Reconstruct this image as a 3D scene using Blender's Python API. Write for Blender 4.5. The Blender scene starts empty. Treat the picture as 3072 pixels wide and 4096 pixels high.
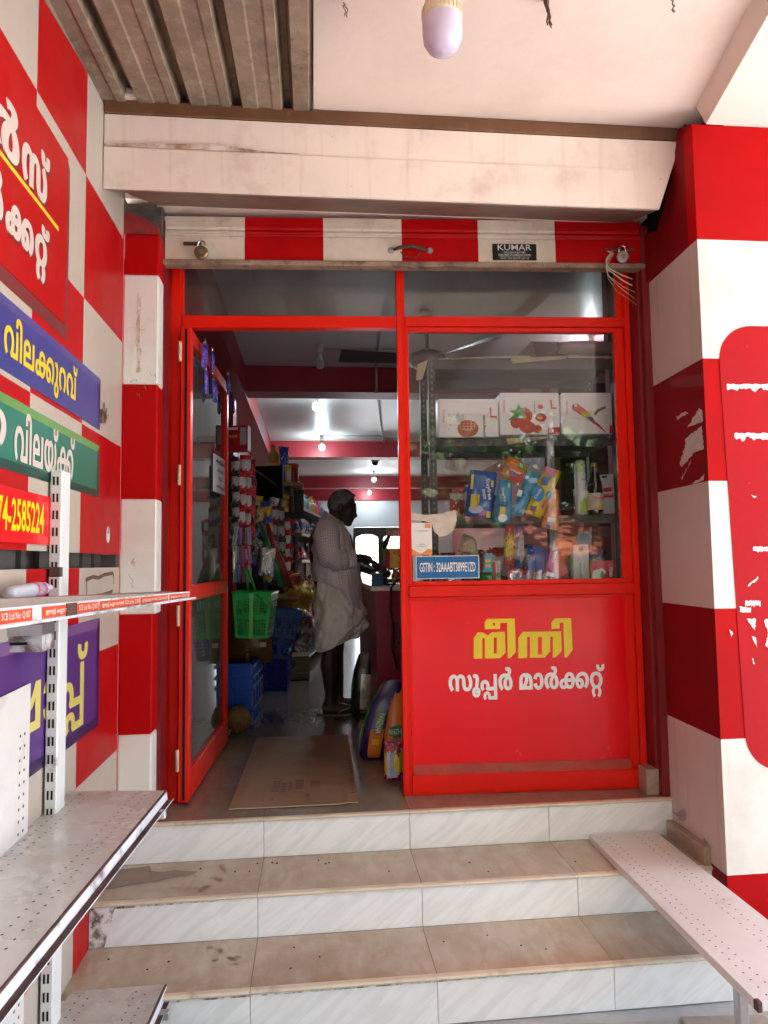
import bpy, bmesh, math, random
from mathutils import Matrix, Vector, geometry, noise as mnoise
R = math.radians
random.seed(7)
SC = bpy.context.scene
COL = SC.collection

# ------------------------------------------------------------------ camera
FPX, YAW, PITCH, ROLL = 703.63, R(-5.8395), R(4.1024), R(-0.7978)
CAMP = Vector((-0.2299, -3.1732, 1.0322))
FWD = Vector((-math.sin(YAW)*math.cos(PITCH), math.cos(YAW)*math.cos(PITCH), math.sin(PITCH)))
_r = Vector((math.cos(YAW), math.sin(YAW), 0)); _u = _r.cross(FWD)
RGT = math.cos(ROLL)*_r + math.sin(ROLL)*_u
UPV = -math.sin(ROLL)*_r + math.cos(ROLL)*_u
cam = bpy.data.cameras.new('camera'); cam.sensor_fit = 'HORIZONTAL'; cam.sensor_width = 36
cam.lens = 36*FPX/768; cam.clip_start = 0.02; cam.clip_end = 600
camo = bpy.data.objects.new('camera', cam); COL.objects.link(camo)
camo.matrix_world = Matrix(((RGT.x, UPV.x, -FWD.x, CAMP.x), (RGT.y, UPV.y, -FWD.y, CAMP.y), (RGT.z, UPV.z, -FWD.z, CAMP.z), (0, 0, 0, 1)))
SC.camera = camo
# ------------------------------------------------------------------ light
SUN_EL, SUN_AZ = R(58), R(22)          # azimuth from +Y towards +X: the sun stands high behind the shop and lights the street
wd = bpy.data.worlds.new('World'); SC.world = wd; wd.use_nodes = True
nt = wd.node_tree; bg = nt.nodes['Background']
sky = nt.nodes.new('ShaderNodeTexSky'); sky.sky_type = 'NISHITA'; sky.sun_disc = False
sky.sun_elevation = SUN_EL; sky.sun_rotation = SUN_AZ; sky.air_density = 1.0; sky.dust_density = 2.5; sky.ozone_density = 1.0
nt.links.new(sky.outputs[0], bg.inputs[0]); bg.inputs[1].default_value = 0.15
sun = bpy.data.lights.new('sun', 'SUN'); sun.energy = 5.0; sun.angle = R(0.6); sun.color = (1, 0.98, 0.95)
suno = bpy.data.objects.new('sun', sun); COL.objects.link(suno)
sd = Vector((math.sin(SUN_AZ)*math.cos(SUN_EL), math.cos(SUN_AZ)*math.cos(SUN_EL), math.sin(SUN_EL)))
suno.rotation_euler = (-sd).to_track_quat('-Z', 'Y').to_euler(); suno.location = (4, 6, 12)
SC.view_settings.view_transform = 'Standard'; SC.view_settings.look = 'None'
SC.view_settings.exposure = 4.0; SC.view_settings.gamma = 1.0
SC.cycles.max_bounces = 10; SC.cycles.diffuse_bounces = 5; SC.cycles.transparent_max_bounces = 16
SC.cycles.caustics_reflective = False; SC.cycles.caustics_refractive = False; SC.cycles.sample_clamp_indirect = 6
SC.cycles.use_denoising = True

# ------------------------------------------------------------------ picture measurements -> places on real planes
def ray(sx, sy):
    d = FWD*FPX + RGT*(sx/4-384) - UPV*(sy/4-512)
    return d/d.dot(FWD)
def at(sx, sy, X=None, Y=None, Z=None, D=None):
    d = ray(sx, sy)
    t = (X-CAMP.x)/d.x if X is not None else (Y-CAMP.y)/d.y if Y is not None else (Z-CAMP.z)/d.z if Z is not None else D
    return CAMP + d*t
TH = R(2.7591); XP = 0.1661            # the aluminium shopfront stands 2.8 degrees off the walls
FU = Vector((math.cos(TH), -math.sin(TH), 0)); FV = Vector((math.sin(TH), math.cos(TH), 0)); FO = Vector((XP, 0, 0))
def fr(sx, sy, v=0.0):
    d = ray(sx, sy); o = FO+FV*v; t = (o-CAMP).dot(FV)/d.dot(FV); P = CAMP+d*t
    return (P-o).dot(FU), P.z
FM = Matrix.Translation(FO) @ Matrix.Rotation(-TH, 4, 'Z')

# ------------------------------------------------------------------ materials
MATS = {}
def lin(c): return tuple(((x/255)/12.92 if x/255 <= .04045 else ((x/255+.055)/1.055)**2.4) for x in c)
def M(name, col, rough=.5, metal=0., var=.12, vs=3., bump=0., bs=40., dirt=None, streak=None, spec=.5, coat=0., trans=0., ior=1.45, emit=None, coords='Object', rvar=.0, sheen=0):
    """procedural paint / plastic / metal: colour mottling, dirt patches, run-off streaks, fine relief"""
    if name in MATS: return MATS[name]
    m = bpy.data.materials.new(name); m.use_nodes = True; n = m.node_tree.nodes; l = m.node_tree.links
    b = n['Principled BSDF']; b.inputs['Roughness'].default_value = rough; b.inputs['Metallic'].default_value = metal
    b.inputs['Specular IOR Level'].default_value = spec; b.inputs['IOR'].default_value = ior
    b.inputs['Coat Weight'].default_value = coat; b.inputs['Coat Roughness'].default_value = .08
    b.inputs['Transmission Weight'].default_value = trans
    tc = n.new('ShaderNodeTexCoord'); co = tc.outputs[coords]
    def noi(scale, detail=5, vec=co, r=.6):
        t = n.new('ShaderNodeTexNoise'); t.inputs['Scale'].default_value = scale; t.inputs['Detail'].default_value = detail; t.inputs['Roughness'].default_value = r
        l.new(vec, t.inputs['Vector']); return t.outputs['Fac']
    def ramp(f, lo, hi, c0=0, c1=1):
        r = n.new('ShaderNodeMapRange'); r.inputs[1].default_value = lo; r.inputs[2].default_value = hi; r.inputs[3].default_value = c0; r.inputs[4].default_value = c1
        l.new(f, r.inputs[0]); return r.outputs[0]
    def mix(a, bcol, f):
        x = n.new('ShaderNodeMix'); x.data_type = 'RGBA'
        l.new(f, x.inputs[0])
        (l.new(a, x.inputs[6]) if not isinstance(a, tuple) else x.inputs[6].__setattr__('default_value', a+(1,)))
        x.inputs[7].default_value = tuple(bcol)+(1,); return x.outputs[2]
    c = tuple(col)
    if var:
        f = ramp(noi(vs), .3, .7)
        c = mix(tuple(min(1, x*(1+var*.5)) for x in col), tuple(x*(1-var) for x in col), f)
    if dirt:
        for (dc, ds, lo, hi, amt) in (dirt if isinstance(dirt, list) else [dirt]):
            c = mix(c, dc, ramp(noi(ds, 9, r=.68), lo, hi, 0, amt))
    if streak:
        sc_, ss, lo, hi, amt = streak
        mp = n.new('ShaderNodeMapping'); mp.inputs['Scale'].default_value = (ss, ss, ss*.06); l.new(co, mp.inputs[0])
        c = mix(c, sc_, ramp(noi(1, 6, mp.outputs[0]), lo, hi, 0, amt))
    if isinstance(c, tuple): b.inputs['Base Color'].default_value = c+(1,)
    else: l.new(c, b.inputs['Base Color'])
    if rvar: l.new(ramp(noi(vs*2.3), .3, .7, max(0.02, rough-rvar), rough+rvar), b.inputs['Roughness'])
    if bump:
        bp = n.new('ShaderNodeBump'); bp.inputs['Strength'].default_value = bump; bp.inputs['Distance'].default_value = .004
        l.new(noi(bs, 4), bp.inputs['Height']); l.new(bp.outputs[0], b.inputs['Normal'])
    if emit: b.inputs['Emission Color'].default_value = tuple(emit[0])+(1,); b.inputs['Emission Strength'].default_value = emit[1]
    if sheen: b.inputs['Sheen Weight'].default_value = sheen
    MATS[name] = m; return m

def glass(name, tint=(.93, .96, .95), ior=1.5, dirt=.05, rough=0.0):
    """thin window glass: Fresnel mirror over clear transmission with a dusty film"""
    if name in MATS: return MATS[name]
    m = bpy.data.materials.new(name); m.use_nodes = True; n = m.node_tree.nodes; l = m.node_tree.links
    n.remove(n['Principled BSDF']); out = n['Material Output']
    tr = n.new('ShaderNodeBsdfTransparent'); tr.inputs[0].default_value = tint+(1,)
    gl = n.new('ShaderNodeBsdfGlossy'); gl.inputs['Roughness'].default_value = rough
    fr_ = n.new('ShaderNodeFresnel'); fr_.inputs[0].default_value = ior
    mx = n.new('ShaderNodeMixShader'); l.new(fr_.outputs[0], mx.inputs[0]); l.new(tr.outputs[0], mx.inputs[1]); l.new(gl.outputs[0], mx.inputs[2])
    df = n.new('ShaderNodeBsdfDiffuse'); df.inputs[0].default_value = (.55, .52, .48, 1)
    tc = n.new('ShaderNodeTexCoord'); t = n.new('ShaderNodeTexNoise'); t.inputs['Scale'].default_value = 5; t.inputs['Detail'].default_value = 8
    mp = n.new('ShaderNodeMapping'); mp.inputs['Scale'].default_value = (1, 1, .35); l.new(tc.outputs['Object'], mp.inputs[0]); l.new(mp.outputs[0], t.inputs['Vector'])
    r = n.new('ShaderNodeMapRange'); r.inputs[1].default_value = .4; r.inputs[2].default_value = .8; r.inputs[3].default_value = dirt*.3; r.inputs[4].default_value = dirt*2
    l.new(t.outputs['Fac'], r.inputs[0])
    m2 = n.new('ShaderNodeMixShader'); l.new(r.outputs[0], m2.inputs[0]); l.new(mx.outputs[0], m2.inputs[1]); l.new(df.outputs[0], m2.inputs[2])
    l.new(m2.outputs[0], out.inputs[0]); MATS[name] = m; return m

# ------------------------------------------------------------------ mesh helpers
class MB:
    def __init__(s): s.v = []; s.f = []; s.mi = []; s.cur = 0
    def add(s, vs, fs):
        o = len(s.v); s.v += [Vector(x) for x in vs]
        for f in fs: s.f.append([i+o for i in f]); s.mi.append(s.cur)
        return s
    def box(s, x0, x1, y0, y1, z0, z1):
        return s.add([(x0, y0, z0), (x1, y0, z0), (x1, y1, z0), (x0, y1, z0), (x0, y0, z1), (x1, y0, z1), (x1, y1, z1), (x0, y1, z1)],
                     [(0, 3, 2, 1), (4, 5, 6, 7), (0, 1, 5, 4), (1, 2, 6, 5), (2, 3, 7, 6), (3, 0, 4, 7)])
    def hexa(s, p):   # eight corners: four bottom (ccw) then four top
        return s.add(p, [(0, 3, 2, 1), (4, 5, 6, 7), (0, 1, 5, 4), (1, 2, 6, 5), (2, 3, 7, 6), (3, 0, 4, 7)])
    def quad(s, a, b, c, d): return s.add([a, b, c, d], [(0, 1, 2, 3)])
    def prism(s, poly, ax, a0, a1):
        """extrude a 2-d outline along an axis ('X': (y,z) outline, 'Y': (x,z), 'Z': (x,y))"""
        def P(q, t): return (t, q[0], q[1]) if ax == 'X' else (q[0], t, q[1]) if ax == 'Y' else (q[0], q[1], t)
        n = len(poly); vs = [P(q, a0) for q in poly]+[P(q, a1) for q in poly]
        fs = [list(range(n))[::-1], list(range(n, 2*n))]+[(i, (i+1) % n, n+(i+1) % n, n+i) for i in range(n)]
        return s.add(vs, fs)
    def lathe(s, prof, c=(0, 0, 0), n=20, ax='Z', cap=True):
        vs = []; fs = []; c = Vector(c)
        for (r, z) in prof:
            for k in range(n):
                a = 2*math.pi*k/n; q = (r*math.cos(a), r*math.sin(a), z)
                if ax == 'X': q = (q[2], q[0], q[1])
                if ax == 'Y': q = (q[0], q[2], q[1])
                vs.append(c+Vector(q))
        m = len(prof)
        for i in range(m-1):
            for k in range(n): fs.append((i*n+k, i*n+(k+1) % n, (i+1)*n+(k+1) % n, (i+1)*n+k))
        if cap: fs.append(list(range(n))[::-1]); fs.append(list(range((m-1)*n, m*n)))
        return s.add(vs, fs)
    def tube(s, pts, r, n=8, cap=True):
        pts = [Vector(p) for p in pts]; rs = r if isinstance(r, (list, tuple)) else [r]*len(pts); vs = []; fs = []
        t0 = (pts[1]-pts[0]).normalized(); ref = Vector((0, 0, 1)) if abs(t0.z) < .9 else Vector((1, 0, 0)); N = t0.cross(ref).normalized()
        for i, p in enumerate(pts):
            t = (pts[min(i+1, len(pts)-1)]-pts[max(i-1, 0)]).normalized()
            N = (N-t*N.dot(t)).normalized(); B = t.cross(N)
            for k in range(n):
                a = 2*math.pi*k/n; vs.append(p+(N*math.cos(a)+B*math.sin(a))*rs[i])
        for i in range(len(pts)-1):
            for k in range(n): fs.append((i*n+k, i*n+(k+1) % n, (i+1)*n+(k+1) % n, (i+1)*n+k))
        if cap: fs.append(list(range(n))[::-1]); fs.append(list(range((len(pts)-1)*n, len(pts)*n)))
        return s.add(vs, fs)
    def grid(s, fn, nu, nv):
        vs = [fn(i/nu, j/nv) for j in range(nv+1) for i in range(nu+1)]
        fs = [(j*(nu+1)+i, j*(nu+1)+i+1, (j+1)*(nu+1)+i+1, (j+1)*(nu+1)+i) for j in range(nv) for i in range(nu)]
        return s.add(vs, fs)
    def xf(s, m):
        s.v = [m @ p for p in s.v]; return s
    def mesh(s, name, mats, bevel=0., smooth=False, seg=1):
        me = bpy.data.meshes.new(name); me.from_pydata([tuple(p) for p in s.v], [], s.f)
        for m in (mats if isinstance(mats, (list, tuple)) else [mats]): me.materials.append(m)
        if any(s.mi): me.polygons.foreach_set('material_index', s.mi)
        bm = bmesh.new(); bm.from_mesh(me)
        if bevel:
            es = [e for e in bm.edges if len(e.link_faces) == 2 and e.calc_face_angle(0) > .5]
            bmesh.ops.bevel(bm, geom=es, offset=bevel, segments=seg, affect='EDGES', profile=.6, clamp_overlap=True)
        bmesh.ops.recalc_face_normals(bm, faces=bm.faces)
        bm.to_mesh(me); bm.free()
        if smooth: me.polygons.foreach_set('use_smooth', [True]*len(me.polygons))
        me.update(); return me
RM = {}          # world matrix of every root and part
def _props(o, label, cat, group, kind):
    if label: o['label'] = label
    if cat: o['category'] = cat
    if group: o['group'] = group
    if kind: o['kind'] = kind
def thing(name, label, cat, loc=(0, 0, 0), rz=0., group=None, mat=None):
    o = bpy.data.objects.new(name, None); COL.objects.link(o); o.empty_display_size = .1
    m = mat if mat is not None else Matrix.Translation(Vector(loc)) @ Matrix.Rotation(rz, 4, 'Z')
    o.matrix_world = m; RM[o.name] = m; _props(o, label, cat, group, None); return o
def link(name, me, parent=None, label=None, cat=None, group=None, kind=None, loc=None, m=None):
    o = bpy.data.objects.new(name, me); COL.objects.link(o)
    if parent is not None: o.parent = parent
    if m is not None: o.matrix_local = m
    elif loc is not None: o.location = loc
    RM[o.name] = (RM[parent.name] if parent is not None else Matrix()) @ (m if m is not None else Matrix.Translation(Vector(loc or (0, 0, 0))))
    _props(o, label, cat, group, kind); return o
def part(name, mb, mat, parent, world=False, bevel=0., smooth=False, label=None, kind=None, seg=1):
    if world: mb.xf(RM[parent.name].inverted())
    return link(name, mb.mesh(name, mat, bevel, smooth, seg), parent, label, kind=kind)
def single(name, mb, mat, label, cat, origin=(0, 0, 0), group=None, kind=None, bevel=0., smooth=False, seg=1):
    """a thing that is one mesh: vertices in world space, origin moved to its base"""
    mb.xf(Matrix.Translation(-Vector(origin)))
    return link(name, mb.mesh(name, mat, bevel, smooth, seg), None, label, cat, group, kind, loc=origin)
def struct(name, mb, mat, bevel=0., smooth=False): return link(name, mb.mesh(name, mat, bevel, smooth), kind='structure')

# ------------------------------------------------------------------ lettering
GLY = {
'സ': (1356, [[695, 577, 749, 573, 797, 561, 838, 542, 873, 514, 895, 490, 912, 463, 925, 431, 935, 395, 940, 353, 942, 306, 942, 268, 943, 222, 947, 186, 954, 157, 967, 135, 980, 121, 997, 111, 1017, 105, 1042, 103, 1072, 107, 1099, 119, 1122, 141, 1140, 173, 1152, 216, 1156, 272, 1154, 311, 1147, 349, 1135, 386, 1117, 423, 1094, 460, 1063, 499, 1179, 577, 1221, 531, 1256, 484, 1283, 436, 1303, 384, 1316, 328, 1320, 266, 1311, 187, 1285, 120, 1244, 64, 1189, 23, 1120, -3, 1039, -12, 976, -8, 924, 4, 880, 24, 844, 51, 823, 77, 806, 106, 793, 139, 784, 177, 779, 219, 777, 266, 777, 289, 776, 342, 773, 380, 765, 408, 753, 430, 740, 444, 724, 454, 704, 460, 680, 462, 659, 460, 639, 455, 623, 446, 610, 435, 597, 414, 588, 389, 583, 356, 582, 312, 582, 0, 421, 0, 421, 312, 419, 356, 416, 388, 409, 412, 397, 432, 384, 445, 367, 454, 348, 460, 328, 462, 295, 458, 264, 444, 238, 421, 218, 388, 204, 345, 200, 291, 202, 253, 209, 216, 221, 180, 239, 143, 263, 105, 293, 66, 177, -12, 135, 35, 100, 82, 72, 130, 52, 182, 40, 238, 36, 299, 44, 374, 69, 441, 108, 497, 163, 540, 231, 567, 311, 577, 372, 572, 423, 558, 468, 534, 510, 500, 537, 531, 580, 556, 631, 571]]),
'ൂ': (391, [[183, -237, 92, -224, 24, -185, -19, -126, -33, -53, -26, -2, -6, 43, 26, 80, 69, 107, 121, 125, 182, 131, 243, 125, 296, 108, 339, 81, 372, 44, 392, -1, 399, -54, 392, -106, 372, -151, 340, -187, 297, -214, 244, -231], [182, 37, 144, 31, 111, 14, 89, -14, 81, -54, 89, -93, 111, -121, 144, -138, 183, -144, 222, -138, 255, -121, 277, -93, 284, -53, 277, -14, 255, 14, 223, 31], [184, -101, 134, -93, 99, -68, 77, -31, 70, 17, 73, 35, 81, 56, 94, 78, 112, 101, 161, 78, 146, 69, 135, 57, 129, 44, 129, 17, 134, 5, 142, -4, 154, -11, 168, -15, 185, -17, 202, -15, 216, -11, 227, -4, 235, 6, 241, 18, 240, 42, 225, 63, 210, 71, 258, 101, 277, 78, 290, 57, 297, 37, 299, 16, 296, -13, 288, -40, 274, -65, 252, -84, 223, -97], [147, 577, 208, 571, 255, 552, 289, 525, 312, 489, 325, 448, 330, 404, 325, 328, 311, 255, 291, 181, 265, 101, 116, 115, 137, 188, 153, 255, 163, 317, 166, 373, 163, 407, 153, 435, 134, 455, 101, 461, 75, 460, 48, 455, 25, 563, 51, 568, 79, 573, 111, 576]]),
'ർ': (835, [[556, -12, 484, -5, 424, 16, 378, 51, 344, 98, 324, 156, 317, 226, 321, 271, 332, 315, 352, 359, 381, 403, 422, 448, 474, 495, 496, 526, 529, 555, 553, 581, 569, 607, 574, 638, 570, 659, 559, 675, 540, 685, 512, 688, 493, 687, 475, 685, 459, 682, 419, 782, 448, 790, 484, 796, 523, 800, 563, 801, 624, 796, 669, 780, 700, 756, 720, 727, 730, 695, 734, 663, 726, 610, 704, 563, 667, 517, 617, 470, 597, 449, 561, 417, 531, 381, 508, 342, 491, 302, 481, 261, 478, 221, 480, 188, 485, 159, 495, 135, 511, 117, 531, 105, 558, 101, 592, 108, 617, 130, 631, 168, 636, 224, 635, 254, 630, 285, 622, 315, 610, 345, 596, 372, 577, 397, 555, 419, 529, 437, 506, 449, 480, 458, 449, 464, 411, 466, 349, 460, 297, 444, 256, 417, 226, 381, 207, 335, 201, 281, 204, 239, 213, 201, 227, 166, 246, 132, 270, 99, 300, 66, 187, -12, 146, 27, 109, 68, 79, 113, 56, 163, 41, 219, 36, 282, 41, 338, 57, 392, 83, 442, 121, 486, 171, 523, 234, 552, 312, 570, 404, 577, 453, 575, 499, 569, 542, 559, 582, 545, 595, 540, 608, 534, 665, 500, 712, 458, 750, 408, 777, 353, 794, 294, 800, 232, 785, 129, 740, 52, 664, 4]]),
'മ': (828, [[403, 577, 489, 572, 564, 557, 627, 534, 678, 502, 708, 474, 732, 442, 750, 406, 763, 363, 771, 312, 774, 251, 774, 0, 54, 0, 54, 252, 57, 310, 65, 361, 78, 404, 96, 442, 120, 475, 150, 502, 198, 534, 256, 557, 323, 572], [326, 461, 300, 457, 278, 447, 259, 430, 243, 409, 231, 383, 222, 352, 217, 313, 215, 263, 215, 68, 171, 69, 227, 120, 277, 171, 320, 224, 353, 278, 374, 334, 382, 390, 380, 409, 377, 426, 370, 440, 360, 451, 345, 458], [541, 367, 536, 321, 522, 276, 501, 232, 472, 189, 437, 146, 397, 103, 374, 108, 398, 111, 423, 112, 447, 113, 466, 113, 613, 113, 613, 249, 610, 308, 602, 356, 587, 394, 565, 424, 536, 449, 499, 469, 516, 456, 529, 432, 538, 403]]),
'ാ': (589, [[551, 284, 548, 227, 538, 172, 521, 122, 495, 77, 459, 40, 412, 12, 352, -6, 278, -12, 215, -8, 162, 6, 120, 26, 87, 52, 61, 82, 42, 116, 28, 150, 18, 184, 183, 212, 191, 185, 201, 159, 213, 136, 230, 117, 252, 105, 281, 101, 315, 106, 341, 123, 361, 151, 374, 187, 382, 231, 385, 282, 382, 333, 374, 377, 361, 414, 342, 441, 316, 458, 284, 464, 257, 460, 235, 448, 217, 430, 204, 407, 194, 381, 186, 354, 21, 382, 34, 417, 51, 451, 72, 484, 100, 514, 134, 540, 176, 560, 228, 572, 289, 577, 359, 571, 416, 553, 461, 525, 496, 488, 521, 444, 538, 394, 548, 341]]),
'ക': (1172, [[238, -12, 149, 0, 83, 34, 42, 90, 28, 163, 34, 210, 51, 250, 78, 282, 111, 308, 141, 322, 172, 334, 209, 342, 252, 347, 304, 350, 367, 351, 823, 351, 906, 349, 971, 342, 1025, 328, 1071, 305, 1100, 281, 1124, 250, 1139, 211, 1144, 163, 1129, 87, 1085, 32, 1018, -1, 935, -12, 911, -11, 888, -9, 865, -6, 843, -1, 869, 108, 893, 103, 920, 101, 949, 105, 970, 118, 983, 137, 987, 163, 985, 182, 978, 198, 968, 210, 955, 219, 934, 230, 908, 235, 874, 237, 830, 238, 325, 238, 284, 237, 254, 234, 230, 228, 210, 218, 199, 209, 190, 197, 184, 182, 182, 165, 184, 145, 190, 129, 201, 116, 217, 107, 238, 102, 262, 100, 290, 103, 317, 110, 346, 123, 377, 144, 443, 45, 410, 26, 378, 11, 347, 0, 314, -7, 278, -11], [590, 577, 680, 567, 751, 539, 805, 495, 842, 436, 863, 365, 870, 284, 862, 196, 838, 123, 798, 64, 743, 22, 674, -3, 591, -12, 524, -7, 465, 9, 416, 35, 376, 71, 346, 114, 325, 165, 312, 222, 308, 284, 326, 406, 381, 499, 469, 557], [590, 463, 535, 452, 496, 417, 473, 360, 466, 282, 469, 230, 479, 185, 496, 149, 520, 123, 551, 107, 589, 101, 626, 106, 657, 122, 681, 148, 698, 184, 708, 229, 712, 283, 709, 337, 698, 382, 681, 417, 658, 443, 627, 458]]),
'റ': (756, [[379, 577, 465, 570, 537, 551, 596, 522, 643, 484, 677, 439, 701, 389, 715, 336, 720, 281, 715, 219, 701, 164, 678, 114, 647, 69, 610, 27, 567, -12, 455, 66, 483, 98, 507, 129, 526, 162, 541, 197, 550, 236, 553, 280, 548, 331, 532, 376, 506, 412, 471, 439, 429, 456, 380, 461, 330, 456, 287, 440, 252, 413, 225, 377, 208, 333, 203, 281, 205, 239, 214, 201, 228, 166, 247, 132, 272, 99, 301, 66, 187, -12, 146, 27, 109, 69, 79, 114, 56, 164, 41, 220, 36, 282, 41, 334, 55, 387, 79, 436, 115, 482, 161, 521, 221, 551, 293, 570]]),
'വ': (1073, [[379, 577, 464, 570, 535, 552, 594, 523, 640, 485, 674, 441, 698, 392, 712, 340, 717, 288, 713, 231, 701, 183, 682, 141, 657, 103, 626, 66, 591, 27, 625, 113, 851, 113, 851, 565, 1013, 565, 1013, 0, 516, 0, 463, 75, 487, 103, 509, 132, 528, 163, 542, 198, 550, 236, 553, 280, 548, 331, 532, 376, 506, 412, 471, 439, 429, 456, 380, 462, 330, 456, 287, 440, 252, 413, 225, 377, 208, 333, 203, 281, 205, 239, 214, 201, 228, 165, 247, 132, 272, 99, 301, 66, 187, -12, 146, 27, 109, 69, 79, 114, 56, 164, 41, 220, 36, 282, 41, 334, 55, 387, 79, 436, 115, 482, 161, 521, 221, 551, 293, 570]]),
'ി': (282, [[-21, 852, 22, 849, 61, 843, 95, 831, 125, 815, 157, 790, 182, 760, 200, 723, 212, 678, 220, 622, 222, 552, 222, 0, 60, 0, 60, 532, 60, 580, 58, 619, 55, 651, 50, 676, 43, 696, 34, 712, 23, 723, 11, 731, -4, 737, -23, 738, -39, 737, -54, 731, -67, 723, -78, 710, -84, 694, -86, 674, -85, 656, -81, 640, -239, 621, -243, 634, -247, 661, -240, 730, -218, 774, -184, 808, -138, 832, -83, 847]]),
'ല': (952, [[892, 565, 892, 0, 55, 0, 55, 301, 61, 374, 76, 430, 100, 473, 131, 509, 170, 538, 217, 559, 272, 572, 335, 577, 399, 572, 454, 559, 501, 538, 539, 509, 572, 469, 595, 423, 609, 368, 613, 299, 613, 212, 216, 212, 216, 113, 730, 113, 730, 565], [334, 463, 280, 454, 244, 425, 223, 382, 216, 329, 452, 324, 445, 384, 423, 427, 386, 454]]),
'യ': (1162, [[743, -12, 689, -10, 641, -3, 593, 10, 544, 29, 526, 37, 508, 47, 454, 84, 411, 126, 378, 173, 355, 224, 341, 278, 336, 335, 338, 371, 344, 404, 354, 433, 367, 460, 380, 473, 404, 508, 434, 534, 469, 554, 507, 567, 548, 574, 589, 577, 694, 561, 773, 516, 823, 440, 839, 333, 828, 245, 793, 169, 740, 106, 674, 55, 656, 44, 637, 34, 587, 14, 534, 0, 478, -9, 419, -12, 330, -6, 252, 13, 186, 43, 132, 83, 89, 133, 59, 192, 41, 259, 34, 333, 42, 400, 64, 459, 100, 508, 151, 545, 216, 569, 295, 577, 360, 570, 418, 551, 469, 518, 510, 467, 385, 404, 365, 431, 344, 449, 321, 460, 294, 463, 266, 459, 242, 447, 222, 428, 208, 403, 199, 371, 196, 333, 203, 268, 224, 211, 257, 164, 303, 128, 360, 105, 427, 98, 451, 98, 474, 101, 495, 104, 515, 108, 535, 112, 554, 118, 586, 137, 615, 164, 640, 199, 660, 239, 672, 284, 677, 335, 673, 377, 664, 410, 649, 434, 631, 451, 610, 460, 588, 463, 564, 460, 542, 450, 523, 433, 509, 408, 501, 375, 498, 333, 502, 285, 513, 241, 531, 201, 555, 166, 584, 137, 619, 115, 637, 111, 656, 109, 674, 105, 695, 101, 718, 98, 743, 98, 804, 104, 857, 123, 900, 154, 932, 197, 952, 252, 959, 318, 956, 362, 946, 408, 928, 455, 898, 504, 1023, 576, 1068, 513, 1100, 449, 1118, 384, 1124, 316, 1119, 255, 1105, 196, 1080, 140, 1043, 90, 992, 48, 926, 16, 843, -5]]),
'ഈ': (1921, [[366, 577, 429, 573, 481, 564, 525, 549, 562, 530, 593, 508, 621, 484, 575, 491, 616, 530, 665, 556, 720, 571, 780, 577, 842, 571, 895, 555, 940, 529, 976, 496, 1004, 456, 1024, 411, 1035, 362, 1039, 311, 1033, 230, 1014, 163, 983, 109, 940, 65, 909, 45, 874, 29, 833, 16, 784, 7, 726, 2, 658, 0, 310, 0, 275, -1, 252, -2, 237, -5, 215, -15, 205, -32, 205, -52, 213, -68, 233, -80, 249, -85, 273, -87, 309, -88, 1019, -88, 1019, -203, 292, -203, 235, -201, 186, -195, 145, -185, 110, -169, 81, -147, 59, -120, 46, -86, 41, -48, 46, -10, 58, 24, 78, 52, 106, 75, 127, 87, 151, 97, 178, 104, 210, 109, 247, 112, 292, 113, 615, 113, 675, 114, 722, 119, 759, 127, 788, 137, 812, 151, 831, 167, 853, 194, 867, 227, 873, 263, 876, 302, 873, 343, 864, 380, 849, 413, 827, 439, 798, 457, 760, 462, 742, 461, 725, 456, 709, 447, 696, 434, 686, 417, 678, 395, 674, 364, 672, 321, 672, 151, 513, 151, 513, 290, 511, 343, 502, 383, 488, 412, 469, 434, 449, 447, 424, 457, 393, 463, 354, 465, 325, 464, 298, 461, 272, 456, 248, 448, 227, 438, 208, 425, 192, 410, 179, 392, 173, 374, 169, 355, 167, 337, 166, 312, 170, 278, 184, 251, 204, 235, 232, 229, 257, 234, 275, 246, 285, 265, 288, 287, 287, 303, 282, 316, 274, 327, 263, 336, 248, 341, 231, 343, 203, 340, 179, 334, 156, 324, 132, 313, 60, 335, 82, 356, 111, 378, 146, 399, 184, 416, 223, 427, 262, 431, 317, 426, 360, 411, 393, 388, 416, 359, 430, 325, 435, 287, 430, 246, 415, 209, 389, 177, 351, 152, 300, 136, 234, 130, 179, 136, 131, 154, 91, 182, 61, 221, 42, 269, 35, 326, 45, 391, 74, 451, 121, 502, 187, 542, 268, 568], [1647, 577, 1717, 568, 1775, 544, 1822, 504, 1857, 451, 1879, 385, 1886, 308, 1877, 215, 1850, 136, 1805, 72, 1743, 26, 1663, -2, 1567, -12, 1489, -8, 1422, 2, 1363, 20, 1306, 45, 1365, 152, 1412, 130, 1456, 115, 1501, 106, 1551, 103, 1608, 109, 1652, 128, 1684, 157, 1706, 197, 1718, 247, 1722, 306, 1716, 376, 1697, 425, 1670, 454, 1635, 463, 1618, 462, 1604, 457, 1593, 448, 1585, 438, 1578, 424, 1574, 407, 1572, 385, 1571, 354, 1571, 264, 1411, 264, 1411, 337, 1410, 373, 1408, 401, 1403, 423, 1395, 438, 1385, 450, 1373, 458, 1359, 462, 1311, 457, 1287, 438, 1273, 411, 1268, 379, 1269, 352, 1272, 329, 1277, 309, 1282, 290, 1127, 257, 1118, 287, 1112, 319, 1108, 351, 1106, 379, 1112, 430, 1130, 477, 1160, 517, 1203, 549, 1259, 570, 1329, 577, 1384, 572, 1429, 558, 1466, 538, 1498, 511, 1482, 512, 1517, 542, 1555, 562, 1599, 573]]),
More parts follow.
